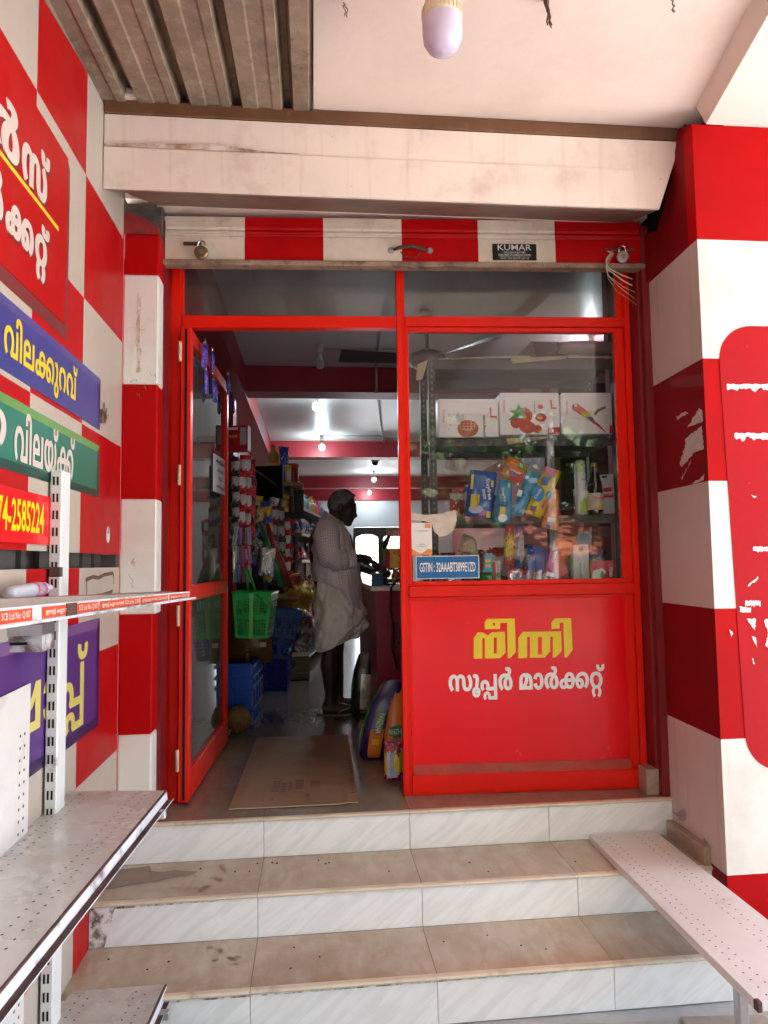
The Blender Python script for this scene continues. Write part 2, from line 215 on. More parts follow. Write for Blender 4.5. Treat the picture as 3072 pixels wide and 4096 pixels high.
'ട': (626, [[301, 577, 394, 571, 477, 556, 548, 533, 605, 508, 540, 406, 487, 429, 434, 447, 377, 457, 312, 461, 273, 459, 242, 453, 220, 444, 204, 432, 195, 417, 192, 400, 197, 379, 209, 363, 226, 353, 249, 348, 278, 345, 315, 344, 340, 344, 418, 340, 477, 328, 521, 309, 556, 281, 574, 259, 587, 232, 594, 202, 597, 168, 590, 118, 567, 75, 529, 38, 476, 11, 406, -6, 319, -12, 230, -7, 151, 7, 80, 29, 14, 58, 77, 163, 115, 144, 151, 129, 187, 118, 224, 110, 264, 105, 306, 104, 348, 106, 380, 112, 404, 122, 420, 135, 429, 151, 433, 170, 428, 193, 414, 210, 399, 218, 380, 224, 354, 227, 315, 228, 294, 228, 221, 232, 158, 242, 107, 261, 68, 289, 51, 310, 39, 335, 31, 364, 28, 398, 35, 446, 58, 489, 95, 526, 148, 553, 217, 571]]),
'ൗ': (846, [[571, 577, 641, 568, 700, 544, 747, 504, 781, 451, 803, 385, 810, 308, 801, 215, 774, 136, 729, 72, 667, 26, 588, -2, 491, -12, 413, -8, 347, 2, 287, 20, 231, 45, 289, 152, 336, 130, 380, 115, 425, 106, 476, 103, 532, 109, 576, 128, 609, 157, 630, 197, 642, 247, 646, 306, 640, 376, 622, 425, 594, 454, 559, 463, 542, 462, 529, 457, 518, 448, 509, 438, 502, 424, 498, 407, 496, 385, 495, 354, 495, 264, 335, 264, 335, 337, 335, 373, 332, 401, 327, 423, 319, 438, 309, 450, 297, 458, 283, 462, 236, 457, 212, 438, 197, 411, 192, 379, 193, 352, 196, 329, 201, 309, 207, 290, 51, 257, 42, 287, 36, 319, 32, 351, 31, 379, 37, 430, 55, 477, 85, 517, 128, 549, 184, 570, 253, 577, 309, 572, 354, 558, 391, 538, 422, 511, 406, 512, 441, 542, 480, 562, 523, 573]]),
'ശ': (1167, [[751, 577, 837, 570, 914, 551, 979, 521, 1033, 481, 1076, 431, 1107, 373, 1126, 308, 1133, 236, 1125, 160, 1103, 98, 1067, 50, 1018, 15, 956, -5, 883, -12, 811, -4, 753, 18, 709, 53, 679, 98, 662, 149, 656, 206, 669, 289, 709, 354, 773, 396, 859, 410, 916, 402, 966, 380, 1007, 345, 1039, 303, 1060, 255, 1070, 204, 1008, 206, 1000, 230, 988, 253, 971, 273, 951, 290, 926, 301, 898, 305, 860, 298, 833, 278, 818, 246, 813, 203, 815, 174, 821, 148, 831, 128, 847, 113, 866, 104, 889, 101, 914, 105, 935, 116, 952, 134, 965, 161, 972, 196, 975, 240, 973, 272, 972, 290, 970, 306, 971, 324, 959, 363, 938, 394, 907, 421, 866, 443, 816, 457, 757, 461, 714, 459, 679, 453, 651, 442, 627, 426, 600, 395, 583, 356, 575, 308, 572, 254, 568, 189, 556, 135, 536, 89, 506, 51, 470, 24, 427, 4, 374, -8, 313, -12, 233, -3, 165, 23, 110, 64, 70, 120, 45, 187, 36, 266, 40, 328, 53, 384, 73, 436, 101, 484, 136, 531, 177, 577, 292, 499, 263, 460, 239, 423, 221, 386, 209, 349, 202, 311, 200, 272, 204, 216, 215, 173, 233, 141, 256, 120, 283, 107, 312, 103, 335, 105, 355, 111, 371, 121, 384, 135, 395, 155, 402, 180, 406, 211, 407, 249, 413, 347, 432, 413, 461, 464, 498, 504, 550, 538, 606, 560, 672, 572]]),
'ീ': (282, [[-95, 852, -37, 849, 14, 841, 60, 827, 104, 805, 160, 756, 196, 694, 216, 613, 222, 511, 222, 0, 60, 0, 60, 510, 59, 573, 54, 625, 46, 668, 34, 702, 15, 728, -9, 746, -28, 753, -50, 758, -77, 761, -106, 762, -124, 761, -140, 757, -155, 751, -167, 741, -175, 728, -177, 711, -167, 684, -155, 675, -136, 672, -113, 676, -100, 687, -93, 703, -90, 722, -94, 744, -104, 764, -119, 782, -138, 796, 1, 778, 9, 766, 15, 750, 19, 731, 20, 711, 16, 677, 4, 645, -17, 617, -47, 596, -87, 582, -138, 577, -185, 581, -224, 593, -255, 612, -277, 638, -291, 670, -296, 709, -291, 748, -275, 783, -248, 811, -210, 833, -159, 847]]),
'ര': (834, [[403, 577, 497, 570, 578, 550, 646, 518, 702, 476, 744, 425, 775, 367, 793, 304, 799, 236, 792, 160, 770, 98, 734, 50, 684, 15, 623, -5, 550, -12, 477, -4, 419, 18, 376, 53, 346, 98, 328, 149, 323, 206, 336, 289, 375, 354, 439, 396, 525, 410, 583, 402, 632, 380, 674, 345, 705, 303, 727, 255, 736, 204, 674, 206, 667, 230, 654, 253, 638, 273, 618, 290, 593, 301, 565, 305, 526, 298, 500, 278, 484, 246, 479, 203, 481, 174, 487, 148, 498, 128, 513, 113, 532, 104, 555, 101, 581, 105, 602, 116, 618, 134, 631, 161, 638, 196, 641, 240, 639, 272, 638, 290, 635, 306, 635, 324, 622, 363, 600, 395, 568, 422, 527, 443, 477, 457, 418, 461, 351, 456, 297, 439, 255, 413, 225, 377, 207, 333, 201, 281, 204, 239, 213, 201, 227, 166, 246, 132, 271, 99, 300, 66, 187, -12, 146, 27, 109, 69, 79, 114, 56, 164, 41, 220, 36, 282, 41, 337, 56, 390, 82, 440, 120, 485, 170, 523, 233, 552, 311, 570]]),
'ു': (391, [[183, -237, 92, -224, 24, -185, -19, -126, -33, -53, -26, -2, -6, 43, 26, 80, 69, 107, 121, 125, 182, 131, 243, 125, 296, 108, 339, 81, 372, 44, 392, -1, 399, -54, 392, -106, 372, -150, 340, -187, 297, -214, 244, -231], [183, -132, 213, -127, 237, -112, 254, -87, 259, -53, 254, -19, 238, 6, 213, 22, 182, 27, 152, 22, 128, 6, 112, -19, 107, -53, 112, -87, 128, -111, 153, -127], [147, 577, 208, 571, 255, 552, 289, 525, 312, 489, 325, 448, 330, 404, 325, 328, 311, 255, 291, 181, 265, 101, 116, 115, 137, 188, 153, 255, 163, 317, 166, 373, 163, 407, 153, 435, 133, 455, 101, 461, 75, 460, 48, 455, 25, 563, 51, 568, 79, 573, 111, 576]]),
'ള': (796, [[414, 465, 368, 463, 326, 460, 289, 453, 256, 444, 228, 432, 205, 417, 187, 398, 174, 377, 171, 362, 167, 338, 166, 312, 170, 278, 184, 251, 204, 235, 232, 229, 257, 234, 275, 246, 285, 265, 288, 287, 287, 303, 282, 316, 274, 327, 263, 336, 248, 341, 231, 343, 204, 340, 180, 334, 156, 325, 132, 313, 62, 335, 83, 356, 112, 378, 147, 398, 185, 415, 225, 426, 266, 430, 319, 425, 362, 411, 394, 388, 417, 359, 430, 325, 435, 287, 430, 246, 415, 209, 389, 177, 351, 152, 300, 136, 235, 130, 180, 136, 132, 154, 91, 182, 61, 221, 42, 269, 35, 325, 41, 373, 57, 419, 86, 462, 127, 500, 181, 531, 249, 556, 331, 571, 429, 577, 530, 572, 612, 557, 674, 533, 718, 500, 744, 459, 753, 408, 746, 369, 728, 334, 698, 306, 656, 284, 604, 267, 542, 255, 493, 316, 493, 340, 525, 340, 544, 342, 559, 346, 572, 353, 586, 369, 591, 393, 587, 414, 575, 432, 554, 446, 521, 456, 475, 463], [763, 159, 760, 123, 749, 92, 733, 66, 713, 44, 691, 29, 666, 17, 637, 10, 601, 4, 557, 1, 503, 0, 310, 0, 275, -1, 252, -2, 237, -5, 215, -15, 205, -32, 205, -52, 213, -68, 233, -80, 249, -85, 273, -87, 309, -88, 745, -88, 745, -203, 292, -203, 235, -201, 186, -195, 145, -185, 110, -169, 81, -147, 59, -120, 46, -86, 41, -48, 46, -10, 58, 24, 78, 52, 106, 75, 127, 87, 150, 97, 177, 104, 209, 109, 247, 112, 291, 113, 486, 113, 521, 114, 548, 116, 567, 121, 582, 129, 597, 146, 602, 170, 600, 185, 589, 208, 578, 216, 566, 222, 551, 225, 532, 227, 506, 228, 493, 330, 610, 311, 680, 284, 727, 250, 754, 208]]),
'പ': (989, [[272, 366, 349, 358, 409, 337, 455, 304, 487, 263, 506, 218, 512, 172, 510, 144, 504, 118, 496, 93, 487, 72, 482, 113, 767, 113, 767, 565, 929, 565, 929, 0, 380, 0, 324, 62, 335, 81, 346, 104, 354, 131, 357, 162, 352, 197, 337, 226, 311, 247, 274, 253, 247, 250, 226, 241, 209, 227, 198, 208, 191, 186, 188, 161, 192, 126, 202, 97, 216, 70, 231, 44, 107, -12, 74, 29, 49, 71, 34, 118, 28, 170, 36, 226, 59, 274, 96, 313, 145, 342, 204, 360]]),
'ൻ': (1201, [[320, 577, 363, 574, 399, 568, 431, 558, 461, 543, 490, 524, 519, 500, 586, 220, 586, 0, 425, 0, 425, 323, 424, 360, 420, 390, 413, 413, 402, 433, 390, 444, 375, 454, 355, 460, 331, 462, 299, 458, 269, 445, 241, 423, 219, 391, 205, 349, 200, 295, 202, 256, 209, 218, 221, 181, 239, 144, 263, 106, 293, 66, 176, -12, 134, 35, 99, 81, 72, 130, 52, 181, 40, 236, 36, 296, 44, 372, 69, 439, 110, 496, 165, 539, 236, 567], [922, -12, 850, -5, 790, 16, 744, 51, 710, 98, 690, 156, 683, 226, 687, 271, 698, 315, 718, 359, 747, 403, 788, 448, 840, 495, 862, 526, 894, 555, 919, 581, 935, 607, 940, 638, 936, 659, 925, 675, 906, 685, 878, 688, 858, 687, 841, 685, 825, 682, 785, 782, 814, 790, 850, 796, 889, 800, 929, 801, 990, 796, 1035, 780, 1066, 756, 1086, 727, 1096, 695, 1100, 663, 1092, 610, 1070, 563, 1033, 517, 983, 470, 963, 449, 927, 417, 897, 381, 874, 342, 857, 302, 847, 261, 844, 221, 846, 188, 851, 159, 861, 135, 876, 117, 897, 105, 923, 101, 958, 108, 983, 130, 997, 168, 1002, 224, 999, 265, 991, 306, 976, 345, 956, 381, 929, 413, 895, 437, 871, 449, 845, 458, 812, 464, 770, 466, 731, 464, 698, 458, 669, 448, 644, 433, 627, 416, 613, 396, 602, 371, 593, 339, 588, 299, 586, 250, 586, 71, 438, 71, 438, 265, 482, 469, 513, 498, 547, 524, 588, 546, 636, 562, 695, 573, 767, 577, 818, 575, 865, 569, 908, 559, 948, 545, 961, 540, 974, 534, 1031, 500, 1078, 458, 1116, 409, 1143, 354, 1160, 295, 1166, 233, 1151, 130, 1106, 52, 1030, 4]]),
'്': (0, [[-123, 597, -192, 602, -247, 618, -288, 643, -317, 677, -334, 718, -339, 764, -338, 784, -336, 803, -332, 820, -326, 834, -186, 810, -190, 791, -192, 771, -189, 748, -183, 730, -172, 718, -157, 709, -140, 705, -121, 703, -101, 705, -83, 709, -68, 717, -57, 730, -50, 748, -47, 771, -49, 791, -52, 810, 83, 834, 88, 820, 92, 803, 94, 784, 95, 764, 90, 718, 73, 677, 44, 643, 3, 618, -52, 602]]),
'ഷ': (1305, [[272, 366, 349, 358, 409, 337, 455, 304, 487, 263, 506, 218, 512, 172, 510, 144, 504, 118, 496, 93, 487, 72, 482, 113, 754, 113, 792, 0, 380, 0, 324, 62, 335, 81, 346, 104, 354, 131, 357, 162, 352, 197, 337, 226, 311, 247, 274, 253, 247, 250, 226, 241, 209, 227, 198, 208, 191, 186, 188, 161, 192, 126, 202, 97, 216, 70, 231, 44, 107, -12, 74, 29, 49, 71, 34, 118, 28, 170, 36, 226, 59, 274, 96, 313, 145, 342, 204, 360], [730, 0, 730, 386, 730, 408, 728, 424, 724, 437, 714, 455, 697, 463, 666, 461, 650, 451, 640, 433, 636, 408, 638, 390, 644, 373, 655, 358, 674, 346, 702, 338, 741, 335, 797, 335, 852, 340, 900, 356, 942, 381, 979, 412, 1011, 448, 1039, 487, 1063, 526, 1086, 565, 1245, 565, 1245, 0], [686, 577, 728, 574, 766, 566, 799, 554, 827, 536, 853, 508, 873, 474, 884, 429, 888, 370, 888, 113, 1086, 113, 1086, 286, 1086, 307, 1087, 327, 1088, 347, 1090, 366, 1092, 382, 1059, 331, 1017, 292, 970, 262, 920, 242, 870, 230, 821, 226, 748, 226, 660, 233, 592, 252, 542, 282, 510, 320, 491, 364, 485, 411, 491, 453, 508, 492, 537, 526, 576, 553, 626, 571]]),
'െ': (807, [[272, -12, 210, -5, 154, 14, 106, 48, 68, 97, 44, 162, 36, 244, 42, 314, 62, 378, 95, 435, 139, 483, 195, 523, 262, 552, 340, 570, 427, 577, 511, 571, 583, 553, 642, 525, 689, 488, 725, 444, 751, 394, 765, 339, 770, 281, 765, 219, 751, 163, 728, 113, 697, 68, 660, 27, 618, -12, 506, 66, 534, 98, 559, 129, 578, 162, 593, 197, 602, 236, 605, 280, 600, 331, 584, 376, 557, 412, 520, 439, 472, 456, 412, 462, 347, 454, 291, 433, 245, 399, 211, 354, 190, 301, 183, 241, 186, 191, 194, 153, 207, 126, 224, 108, 244, 98, 266, 95, 284, 97, 299, 103, 311, 113, 319, 128, 325, 146, 326, 169, 322, 200, 310, 224, 289, 239, 259, 244, 225, 239, 192, 224, 159, 199, 124, 164, 109, 270, 145, 300, 188, 326, 239, 345, 299, 351, 354, 346, 400, 329, 435, 303, 461, 268, 477, 225, 482, 176, 476, 122, 458, 75, 428, 38, 387, 11, 335, -6]]),
'KK': (1702, [[590, 577, 680, 567, 751, 539, 805, 495, 842, 436, 863, 365, 870, 284, 862, 196, 838, 123, 798, 64, 743, 22, 674, -3, 591, -12, 524, -7, 465, 9, 416, 35, 376, 71, 346, 114, 325, 165, 312, 222, 308, 284, 326, 406, 381, 499, 469, 557], [590, 463, 535, 452, 496, 417, 473, 360, 466, 282, 469, 230, 479, 185, 496, 149, 520, 123, 551, 107, 589, 101, 626, 106, 657, 122, 681, 148, 698, 184, 708, 229, 712, 283, 709, 337, 698, 382, 681, 417, 658, 443, 627, 458], [238, -12, 149, 0, 83, 34, 42, 90, 28, 163, 34, 210, 51, 250, 78, 282, 111, 308, 141, 322, 172, 334, 209, 342, 252, 347, 304, 350, 367, 351, 1112, 351, 1160, 350, 1198, 348, 1230, 343, 1257, 336, 1280, 326, 1302, 314, 1335, 289, 1358, 257, 1373, 218, 1378, 171, 1364, 93, 1322, 36, 1257, 0, 1169, -12, 1100, -6, 1042, 14, 995, 46, 960, 91, 939, 148, 932, 217, 932, 238, 933, 257, 935, 276, 938, 294, 940, 310, 943, 324, 962, 381, 990, 431, 1027, 474, 1071, 510, 1122, 539, 1181, 560, 1244, 572, 1313, 577, 1403, 570, 1478, 551, 1539, 522, 1587, 484, 1622, 439, 1647, 389, 1661, 336, 1665, 281, 1660, 219, 1646, 163, 1623, 113, 1592, 68, 1555, 27, 1512, -12, 1400, 65, 1428, 97, 1452, 129, 1472, 162, 1487, 197, 1496, 236, 1499, 280, 1493, 331, 1476, 376, 1448, 412, 1410, 439, 1363, 456, 1306, 462, 1255, 457, 1208, 444, 1167, 422, 1132, 392, 1105, 355, 1085, 309, 1082, 294, 1081, 276, 1077, 249, 1076, 217, 1079, 176, 1088, 145, 1101, 123, 1119, 109, 1139, 101, 1161, 98, 1187, 102, 1206, 115, 1218, 134, 1222, 160, 1220, 177, 1216, 192, 1209, 206, 1197, 217, 1182, 226, 1163, 233, 1135, 237, 1093, 238, 325, 238, 284, 237, 254, 234, 230, 228, 210, 218, 199, 209, 190, 197, 184, 182, 182, 165, 184, 145, 190, 129, 201, 116, 217, 107, 238, 102, 262, 100, 290, 103, 317, 110, 346, 123, 377, 144, 443, 45, 410, 26, 378, 11, 347, 0, 314, -7, 278, -11]]),
'RR': (756, [[379, 577, 465, 571, 537, 552, 596, 524, 643, 488, 677, 444, 701, 396, 715, 345, 720, 293, 715, 233, 701, 180, 678, 132, 647, 89, 610, 49, 567, 12, 455, 92, 483, 122, 507, 151, 527, 181, 541, 213, 550, 250, 553, 291, 548, 339, 532, 380, 506, 414, 471, 440, 429, 456, 380, 461, 330, 456, 287, 441, 252, 416, 225, 382, 208, 340, 203, 291, 209, 234, 227, 185, 258, 139, 301, 92, 187, 12, 146, 49, 109, 89, 79, 132, 56, 180, 41, 234, 36, 293, 41, 344, 55, 394, 79, 442, 115, 486, 161, 523, 221, 552, 293, 570], [379, 84, 453, 76, 515, 53, 564, 19, 601, -25, 623, -74, 631, -125, 623, -191, 602, -247, 569, -294, 526, -337, 437, -269, 460, -240, 479, -211, 491, -176, 496, -132, 492, -97, 480, -68, 462, -45, 439, -28, 410, -17, 377, -13, 329, -21, 292, -45, 268, -82, 259, -133, 263, -173, 275, -207, 293, -238, 318, -269, 229, -337, 187, -294, 154, -247, 131, -191, 124, -125, 131, -74, 154, -24, 190, 19, 240, 54, 303, 76]]),
'PP': (989, [[375, -48, 438, -53, 487, -68, 525, -91, 551, -119, 566, -151, 571, -185, 569, -208, 565, -226, 558, -242, 550, -255, 536, -217, 768, -217, 768, 69, 929, 69, 929, -323, 473, -323, 423, -262, 430, -251, 434, -238, 437, -224, 434, -185, 423, -165, 404, -151, 378, -147, 351, -151, 332, -165, 321, -185, 317, -209, 319, -232, 325, -252, 334, -269, 343, -284, 238, -329, 215, -299, 197, -267, 185, -232, 181, -192, 187, -151, 206, -116, 235, -87, 274, -66, 322, -53], [272, 366, 349, 358, 409, 337, 455, 304, 487, 263, 506, 218, 512, 172, 510, 144, 504, 118, 496, 93, 487, 72, 482, 113, 767, 113, 767, 565, 929, 565, 929, 0, 380, 0, 324, 62, 335, 81, 346, 104, 354, 131, 357, 162, 352, 197, 337, 226, 311, 247, 274, 253, 247, 250, 226, 241, 209, 227, 198, 208, 191, 186, 188, 161, 192, 126, 202, 97, 216, 70, 231, 44, 107, -12, 74, 29, 49, 71, 34, 118, 28, 170, 36, 226, 59, 274, 96, 313, 145, 342, 204, 360]]),
'LL': (952, [[335, 577, 399, 572, 454, 559, 501, 538, 539, 509, 572, 469, 595, 423, 609, 368, 613, 299, 613, 212, 216, 212, 216, 113, 730, 113, 730, 565, 892, 565, 892, 0, 645, 0, 615, 0, 582, 1, 550, 3, 520, 4, 200, 4, 167, 2, 136, 1, 107, 0, 78, 0, 55, 0, 55, 301, 61, 374, 76, 430, 100, 473, 131, 509, 170, 538, 217, 559, 272, 572], [334, 463, 280, 454, 244, 425, 223, 382, 216, 329, 452, 324, 445, 384, 423, 427, 386, 454], [670, -337, 626, -334, 586, -325, 550, -311, 520, -291, 499, -265, 483, -233, 473, -194, 470, -147, 467, -108, 462, -77, 451, -50, 436, -29, 419, -16, 399, -7, 375, -2, 346, 0, 317, -3, 286, -11, 258, -25, 233, -47, 215, -78, 206, -118, 205, -143, 205, -161, 207, -192, 214, -215, 224, -231, 235, -242, 248, -247, 279, -246, 295, -237, 305, -223, 308, -201, 305, -181, 295, -165, 279, -156, 256, -152, 228, -157, 201, -169, 175, -187, 148, -210, 125, -136, 162, -108, 201, -85, 242, -69, 286, -64, 348, -74, 391, -102, 416, -145, 425, -198, 415, -255, 384, -299, 333, -328, 261, -337, 186, -324, 130, -286, 95, -226, 84, -149, 89, -95, 106, -49, 131, -10, 165, 21, 205, 45, 251, 62, 300, 72, 351, 75, 378, 75, 405, 73, 433, 69, 459, 64, 484, 57, 506, 47, 533, 32, 556, 14, 576, -10, 591, -39, 601, -77, 605, -123, 606, -158, 608, -182, 613, -201, 621, -216, 630, -226, 642, -234, 656, -238, 675, -240, 707, -234, 733, -215, 750, -181, 756, -131, 752, -86, 740, -46, 722, -9, 696, 25, 799, 82, 839, 36, 868, -14, 886, -69, 892, -128, 885, -188, 867, -239, 836, -280, 793, -311, 738, -331]]),
'SRR': (1356, [[695, 577, 749, 573, 797, 561, 838, 542, 873, 514, 895, 490, 912, 463, 925, 431, 935, 395, 940, 353, 942, 306, 942, 268, 943, 222, 947, 186, 954, 157, 967, 135, 980, 121, 997, 111, 1017, 105, 1042, 103, 1072, 107, 1099, 119, 1122, 141, 1140, 173, 1152, 216, 1156, 272, 1154, 311, 1147, 349, 1135, 386, 1117, 423, 1094, 460, 1063, 499, 1179, 577, 1221, 531, 1256, 484, 1283, 435, 1303, 384, 1316, 328, 1320, 266, 1301, 152, 1244, 68, 1154, 16, 1037, -1, 975, 2, 922, 13, 876, 32, 838, 61, 819, 85, 803, 113, 791, 145, 783, 181, 779, 222, 777, 266, 777, 289, 776, 342, 773, 380, 765, 408, 753, 430, 740, 444, 724, 454, 704, 460, 680, 462, 659, 460, 639, 455, 623, 446, 610, 435, 597, 414, 588, 389, 583, 356, 582, 312, 582, 0, 421, 0, 421, 312, 419, 356, 416, 388, 409, 412, 397, 432, 384, 445, 367, 454, 348, 460, 328, 462, 295, 458, 264, 444, 238, 421, 218, 388, 204, 345, 200, 291, 202, 253, 209, 216, 221, 180, 239, 143, 263, 105, 293, 66, 177, -12, 135, 35, 100, 81, 73, 130, 53, 181, 40, 237, 36, 299, 44, 374, 69, 441, 108, 497, 163, 540, 231, 567, 311, 577, 372, 572, 423, 558, 468, 534, 510, 500, 537, 531, 580, 556, 631, 571], [502, 90, 578, 82, 641, 59, 690, 24, 725, -21, 747, -71, 754, -125, 747, -191, 725, -247, 692, -294, 650, -337, 560, -269, 584, -240, 603, -211, 615, -176, 619, -131, 615, -94, 604, -63, 586, -39, 562, -22, 533, -11, 500, -7, 453, -15, 415, -39, 391, -79, 383, -132, 387, -173, 398, -207, 417, -238, 442, -269, 352, -337, 311, -294, 277, -247, 255, -191, 248, -125, 255, -71, 276, -20, 312, 24, 362, 59, 425, 82], [1042, 83, 1118, 75, 1181, 54, 1230, 20, 1266, -23, 1287, -72, 1295, -125, 1287, -191, 1266, -247, 1233, -294, 1190, -337, 1101, -269, 1124, -240, 1143, -211, 1155, -176, 1159, -131, 1151, -78, 1127, -39, 1089, -15, 1041, -7, 993, -15, 956, -39, 932, -79, 923, -132, 927, -173, 939, -207, 957, -238, 982, -269, 893, -337, 851, -294, 818, -247, 795, -191, 788, -125, 795, -72, 817, -23, 853, 20, 902, 54, 966, 75]]),
'TT': (2004, [[400, 577, 458, 574, 511, 566, 560, 552, 608, 533, 638, 514, 712, 463, 770, 399, 806, 321, 818, 228, 811, 154, 790, 94, 755, 47, 707, 14, 646, -5, 573, -12, 501, -5, 441, 16, 392, 50, 357, 98, 335, 158, 328, 230, 334, 289, 351, 343, 378, 393, 416, 438, 462, 477, 516, 511, 543, 531, 594, 551, 644, 565, 696, 574, 752, 577, 817, 573, 871, 563, 917, 546, 956, 525, 990, 499, 1021, 470, 1039, 435, 1079, 244, 1079, 0, 918, 0, 918, 251, 915, 318, 906, 367, 890, 404, 863, 433, 844, 446, 818, 457, 786, 465, 746, 467, 724, 467, 701, 465, 679, 461, 658, 455, 637, 451, 595, 429, 559, 400, 530, 364, 508, 323, 494, 279, 490, 233, 493, 187, 502, 153, 515, 128, 533, 113, 552, 104, 573, 101, 594, 104, 614, 113, 631, 128, 645, 152, 654, 185, 656, 229, 652, 277, 640, 322, 620, 362, 593, 397, 560, 426, 522, 448, 495, 456, 475, 461, 456, 464, 435, 466, 414, 467, 346, 461, 292, 443, 251, 415, 223, 377, 206, 332, 200, 281, 203, 239, 211, 201, 225, 166, 245, 132, 269, 99, 299, 65, 187, -12, 146, 27, 109, 68, 79, 113, 56, 163, 41, 219, 36, 282, 41, 334, 55, 387, 79, 436, 115, 482, 164, 521, 227, 551, 305, 570], [1261, 577, 1315, 574, 1365, 566, 1413, 553, 1460, 534, 1489, 514, 1564, 463, 1621, 399, 1658, 321, 1670, 228, 1663, 154, 1642, 94, 1607, 47, 1559, 14, 1498, -5, 1425, -12, 1352, -5, 1291, 16, 1243, 50, 1208, 98, 1186, 158, 1179, 230, 1185, 289, 1202, 343, 1230, 393, 1268, 438, 1314, 477, 1368, 511, 1403, 531, 1450, 551, 1502, 565, 1559, 574, 1621, 577, 1711, 570, 1785, 551, 1845, 522, 1892, 484, 1926, 439, 1950, 389, 1963, 336, 1968, 281, 1963, 218, 1948, 162, 1926, 112, 1895, 68, 1858, 27, 1815, -12, 1705, 65, 1733, 97, 1757, 129, 1777, 162, 1791, 197, 1801, 236, 1804, 280, 1798, 333, 1782, 379, 1755, 416, 1717, 444, 1669, 461, 1610, 467, 1581, 466, 1555, 464, 1532, 461, 1510, 456, 1489, 451, 1445, 428, 1409, 398, 1380, 362, 1359, 321, 1346, 278, 1341, 233, 1344, 187, 1353, 153, 1366, 128, 1384, 113, 1403, 104, 1424, 101, 1446, 104, 1466, 113, 1483, 128, 1496, 152, 1505, 185, 1508, 229, 1504, 277, 1491, 322, 1472, 362, 1445, 397, 1412, 426, 1373, 448, 1346, 456, 1333, 460, 1318, 462, 1303, 464, 1287, 466, 1256, 467, 1214, 464, 1181, 456, 1156, 444, 1136, 431, 1109, 402, 1092, 364, 1082, 314, 1079, 246, 1079, 20, 931, 20, 931, 265, 977, 470, 1009, 498, 1044, 523, 1085, 545, 1134, 562, 1192, 573]]),
'ND': (1638, [[407, 577, 491, 570, 561, 552, 621, 521, 675, 476, 633, 497, 672, 532, 716, 557, 767, 572, 826, 577, 894, 570, 951, 551, 1001, 517, 1048, 465, 1021, 440, 1089, 311, 1089, 0, 928, 0, 928, 312, 926, 355, 922, 389, 913, 415, 899, 435, 886, 447, 870, 455, 850, 461, 826, 462, 804, 460, 784, 454, 767, 445, 753, 433, 740, 412, 731, 386, 726, 351, 724, 302, 724, 0, 562, 0, 562, 270, 560, 333, 551, 377, 537, 407, 517, 430, 497, 444, 472, 454, 442, 460, 404, 463, 345, 456, 292, 438, 247, 407, 212, 363, 190, 308, 183, 241, 186, 189, 194, 152, 207, 126, 224, 108, 244, 98, 266, 95, 284, 97, 299, 103, 311, 113, 319, 128, 325, 146, 326, 169, 322, 201, 310, 225, 289, 240, 259, 244, 225, 239, 192, 224, 159, 199, 124, 164, 109, 270, 145, 300, 189, 326, 241, 345, 300, 351, 355, 346, 400, 329, 436, 303, 462, 268, 477, 225, 482, 176, 476, 122, 458, 75, 428, 38, 387, 11, 334, -6, 271, -12, 210, -5, 154, 14, 106, 48, 68, 97, 44, 161, 36, 243, 48, 343, 85, 425, 143, 491, 219, 538, 308, 567], [1338, 577, 1416, 572, 1482, 559, 1535, 537, 1575, 507, 1599, 469, 1608, 422, 1606, 396, 1600, 373, 1590, 354, 1577, 337, 1553, 320, 1525, 309, 1487, 302, 1436, 300, 1400, 300, 1378, 300, 1353, 297, 1339, 290, 1333, 274, 1338, 261, 1352, 254, 1375, 251, 1404, 250, 1425, 250, 1475, 248, 1514, 242, 1544, 231, 1569, 215, 1585, 198, 1597, 178, 1605, 154, 1607, 125, 1602, 89, 1585, 55, 1557, 27, 1516, 6, 1461, -7, 1391, -12, 1347, -11, 1308, -8, 1272, -3, 1239, 3, 1207, 12, 1175, 23, 1222, 124, 1261, 113, 1298, 105, 1336, 100, 1378, 98, 1417, 100, 1441, 105, 1454, 113, 1455, 137, 1433, 147, 1414, 148, 1397, 148, 1326, 151, 1274, 159, 1237, 175, 1211, 196, 1200, 212, 1191, 229, 1186, 249, 1184, 272, 1187, 299, 1194, 323, 1206, 344, 1223, 361, 1252, 379, 1286, 392, 1329, 400, 1383, 402, 1413, 402, 1433, 403, 1446, 407, 1456, 425, 1448, 443, 1424, 455, 1386, 462, 1338, 464, 1281, 460, 1233, 449, 1193, 432, 1159, 408, 1127, 371, 1106, 326, 1093, 272, 1089, 210, 1089, 94, 949, 91, 954, 300, 969, 362, 992, 417, 1025, 464, 1068, 504, 1120, 535, 1182, 558, 1255, 572]]),
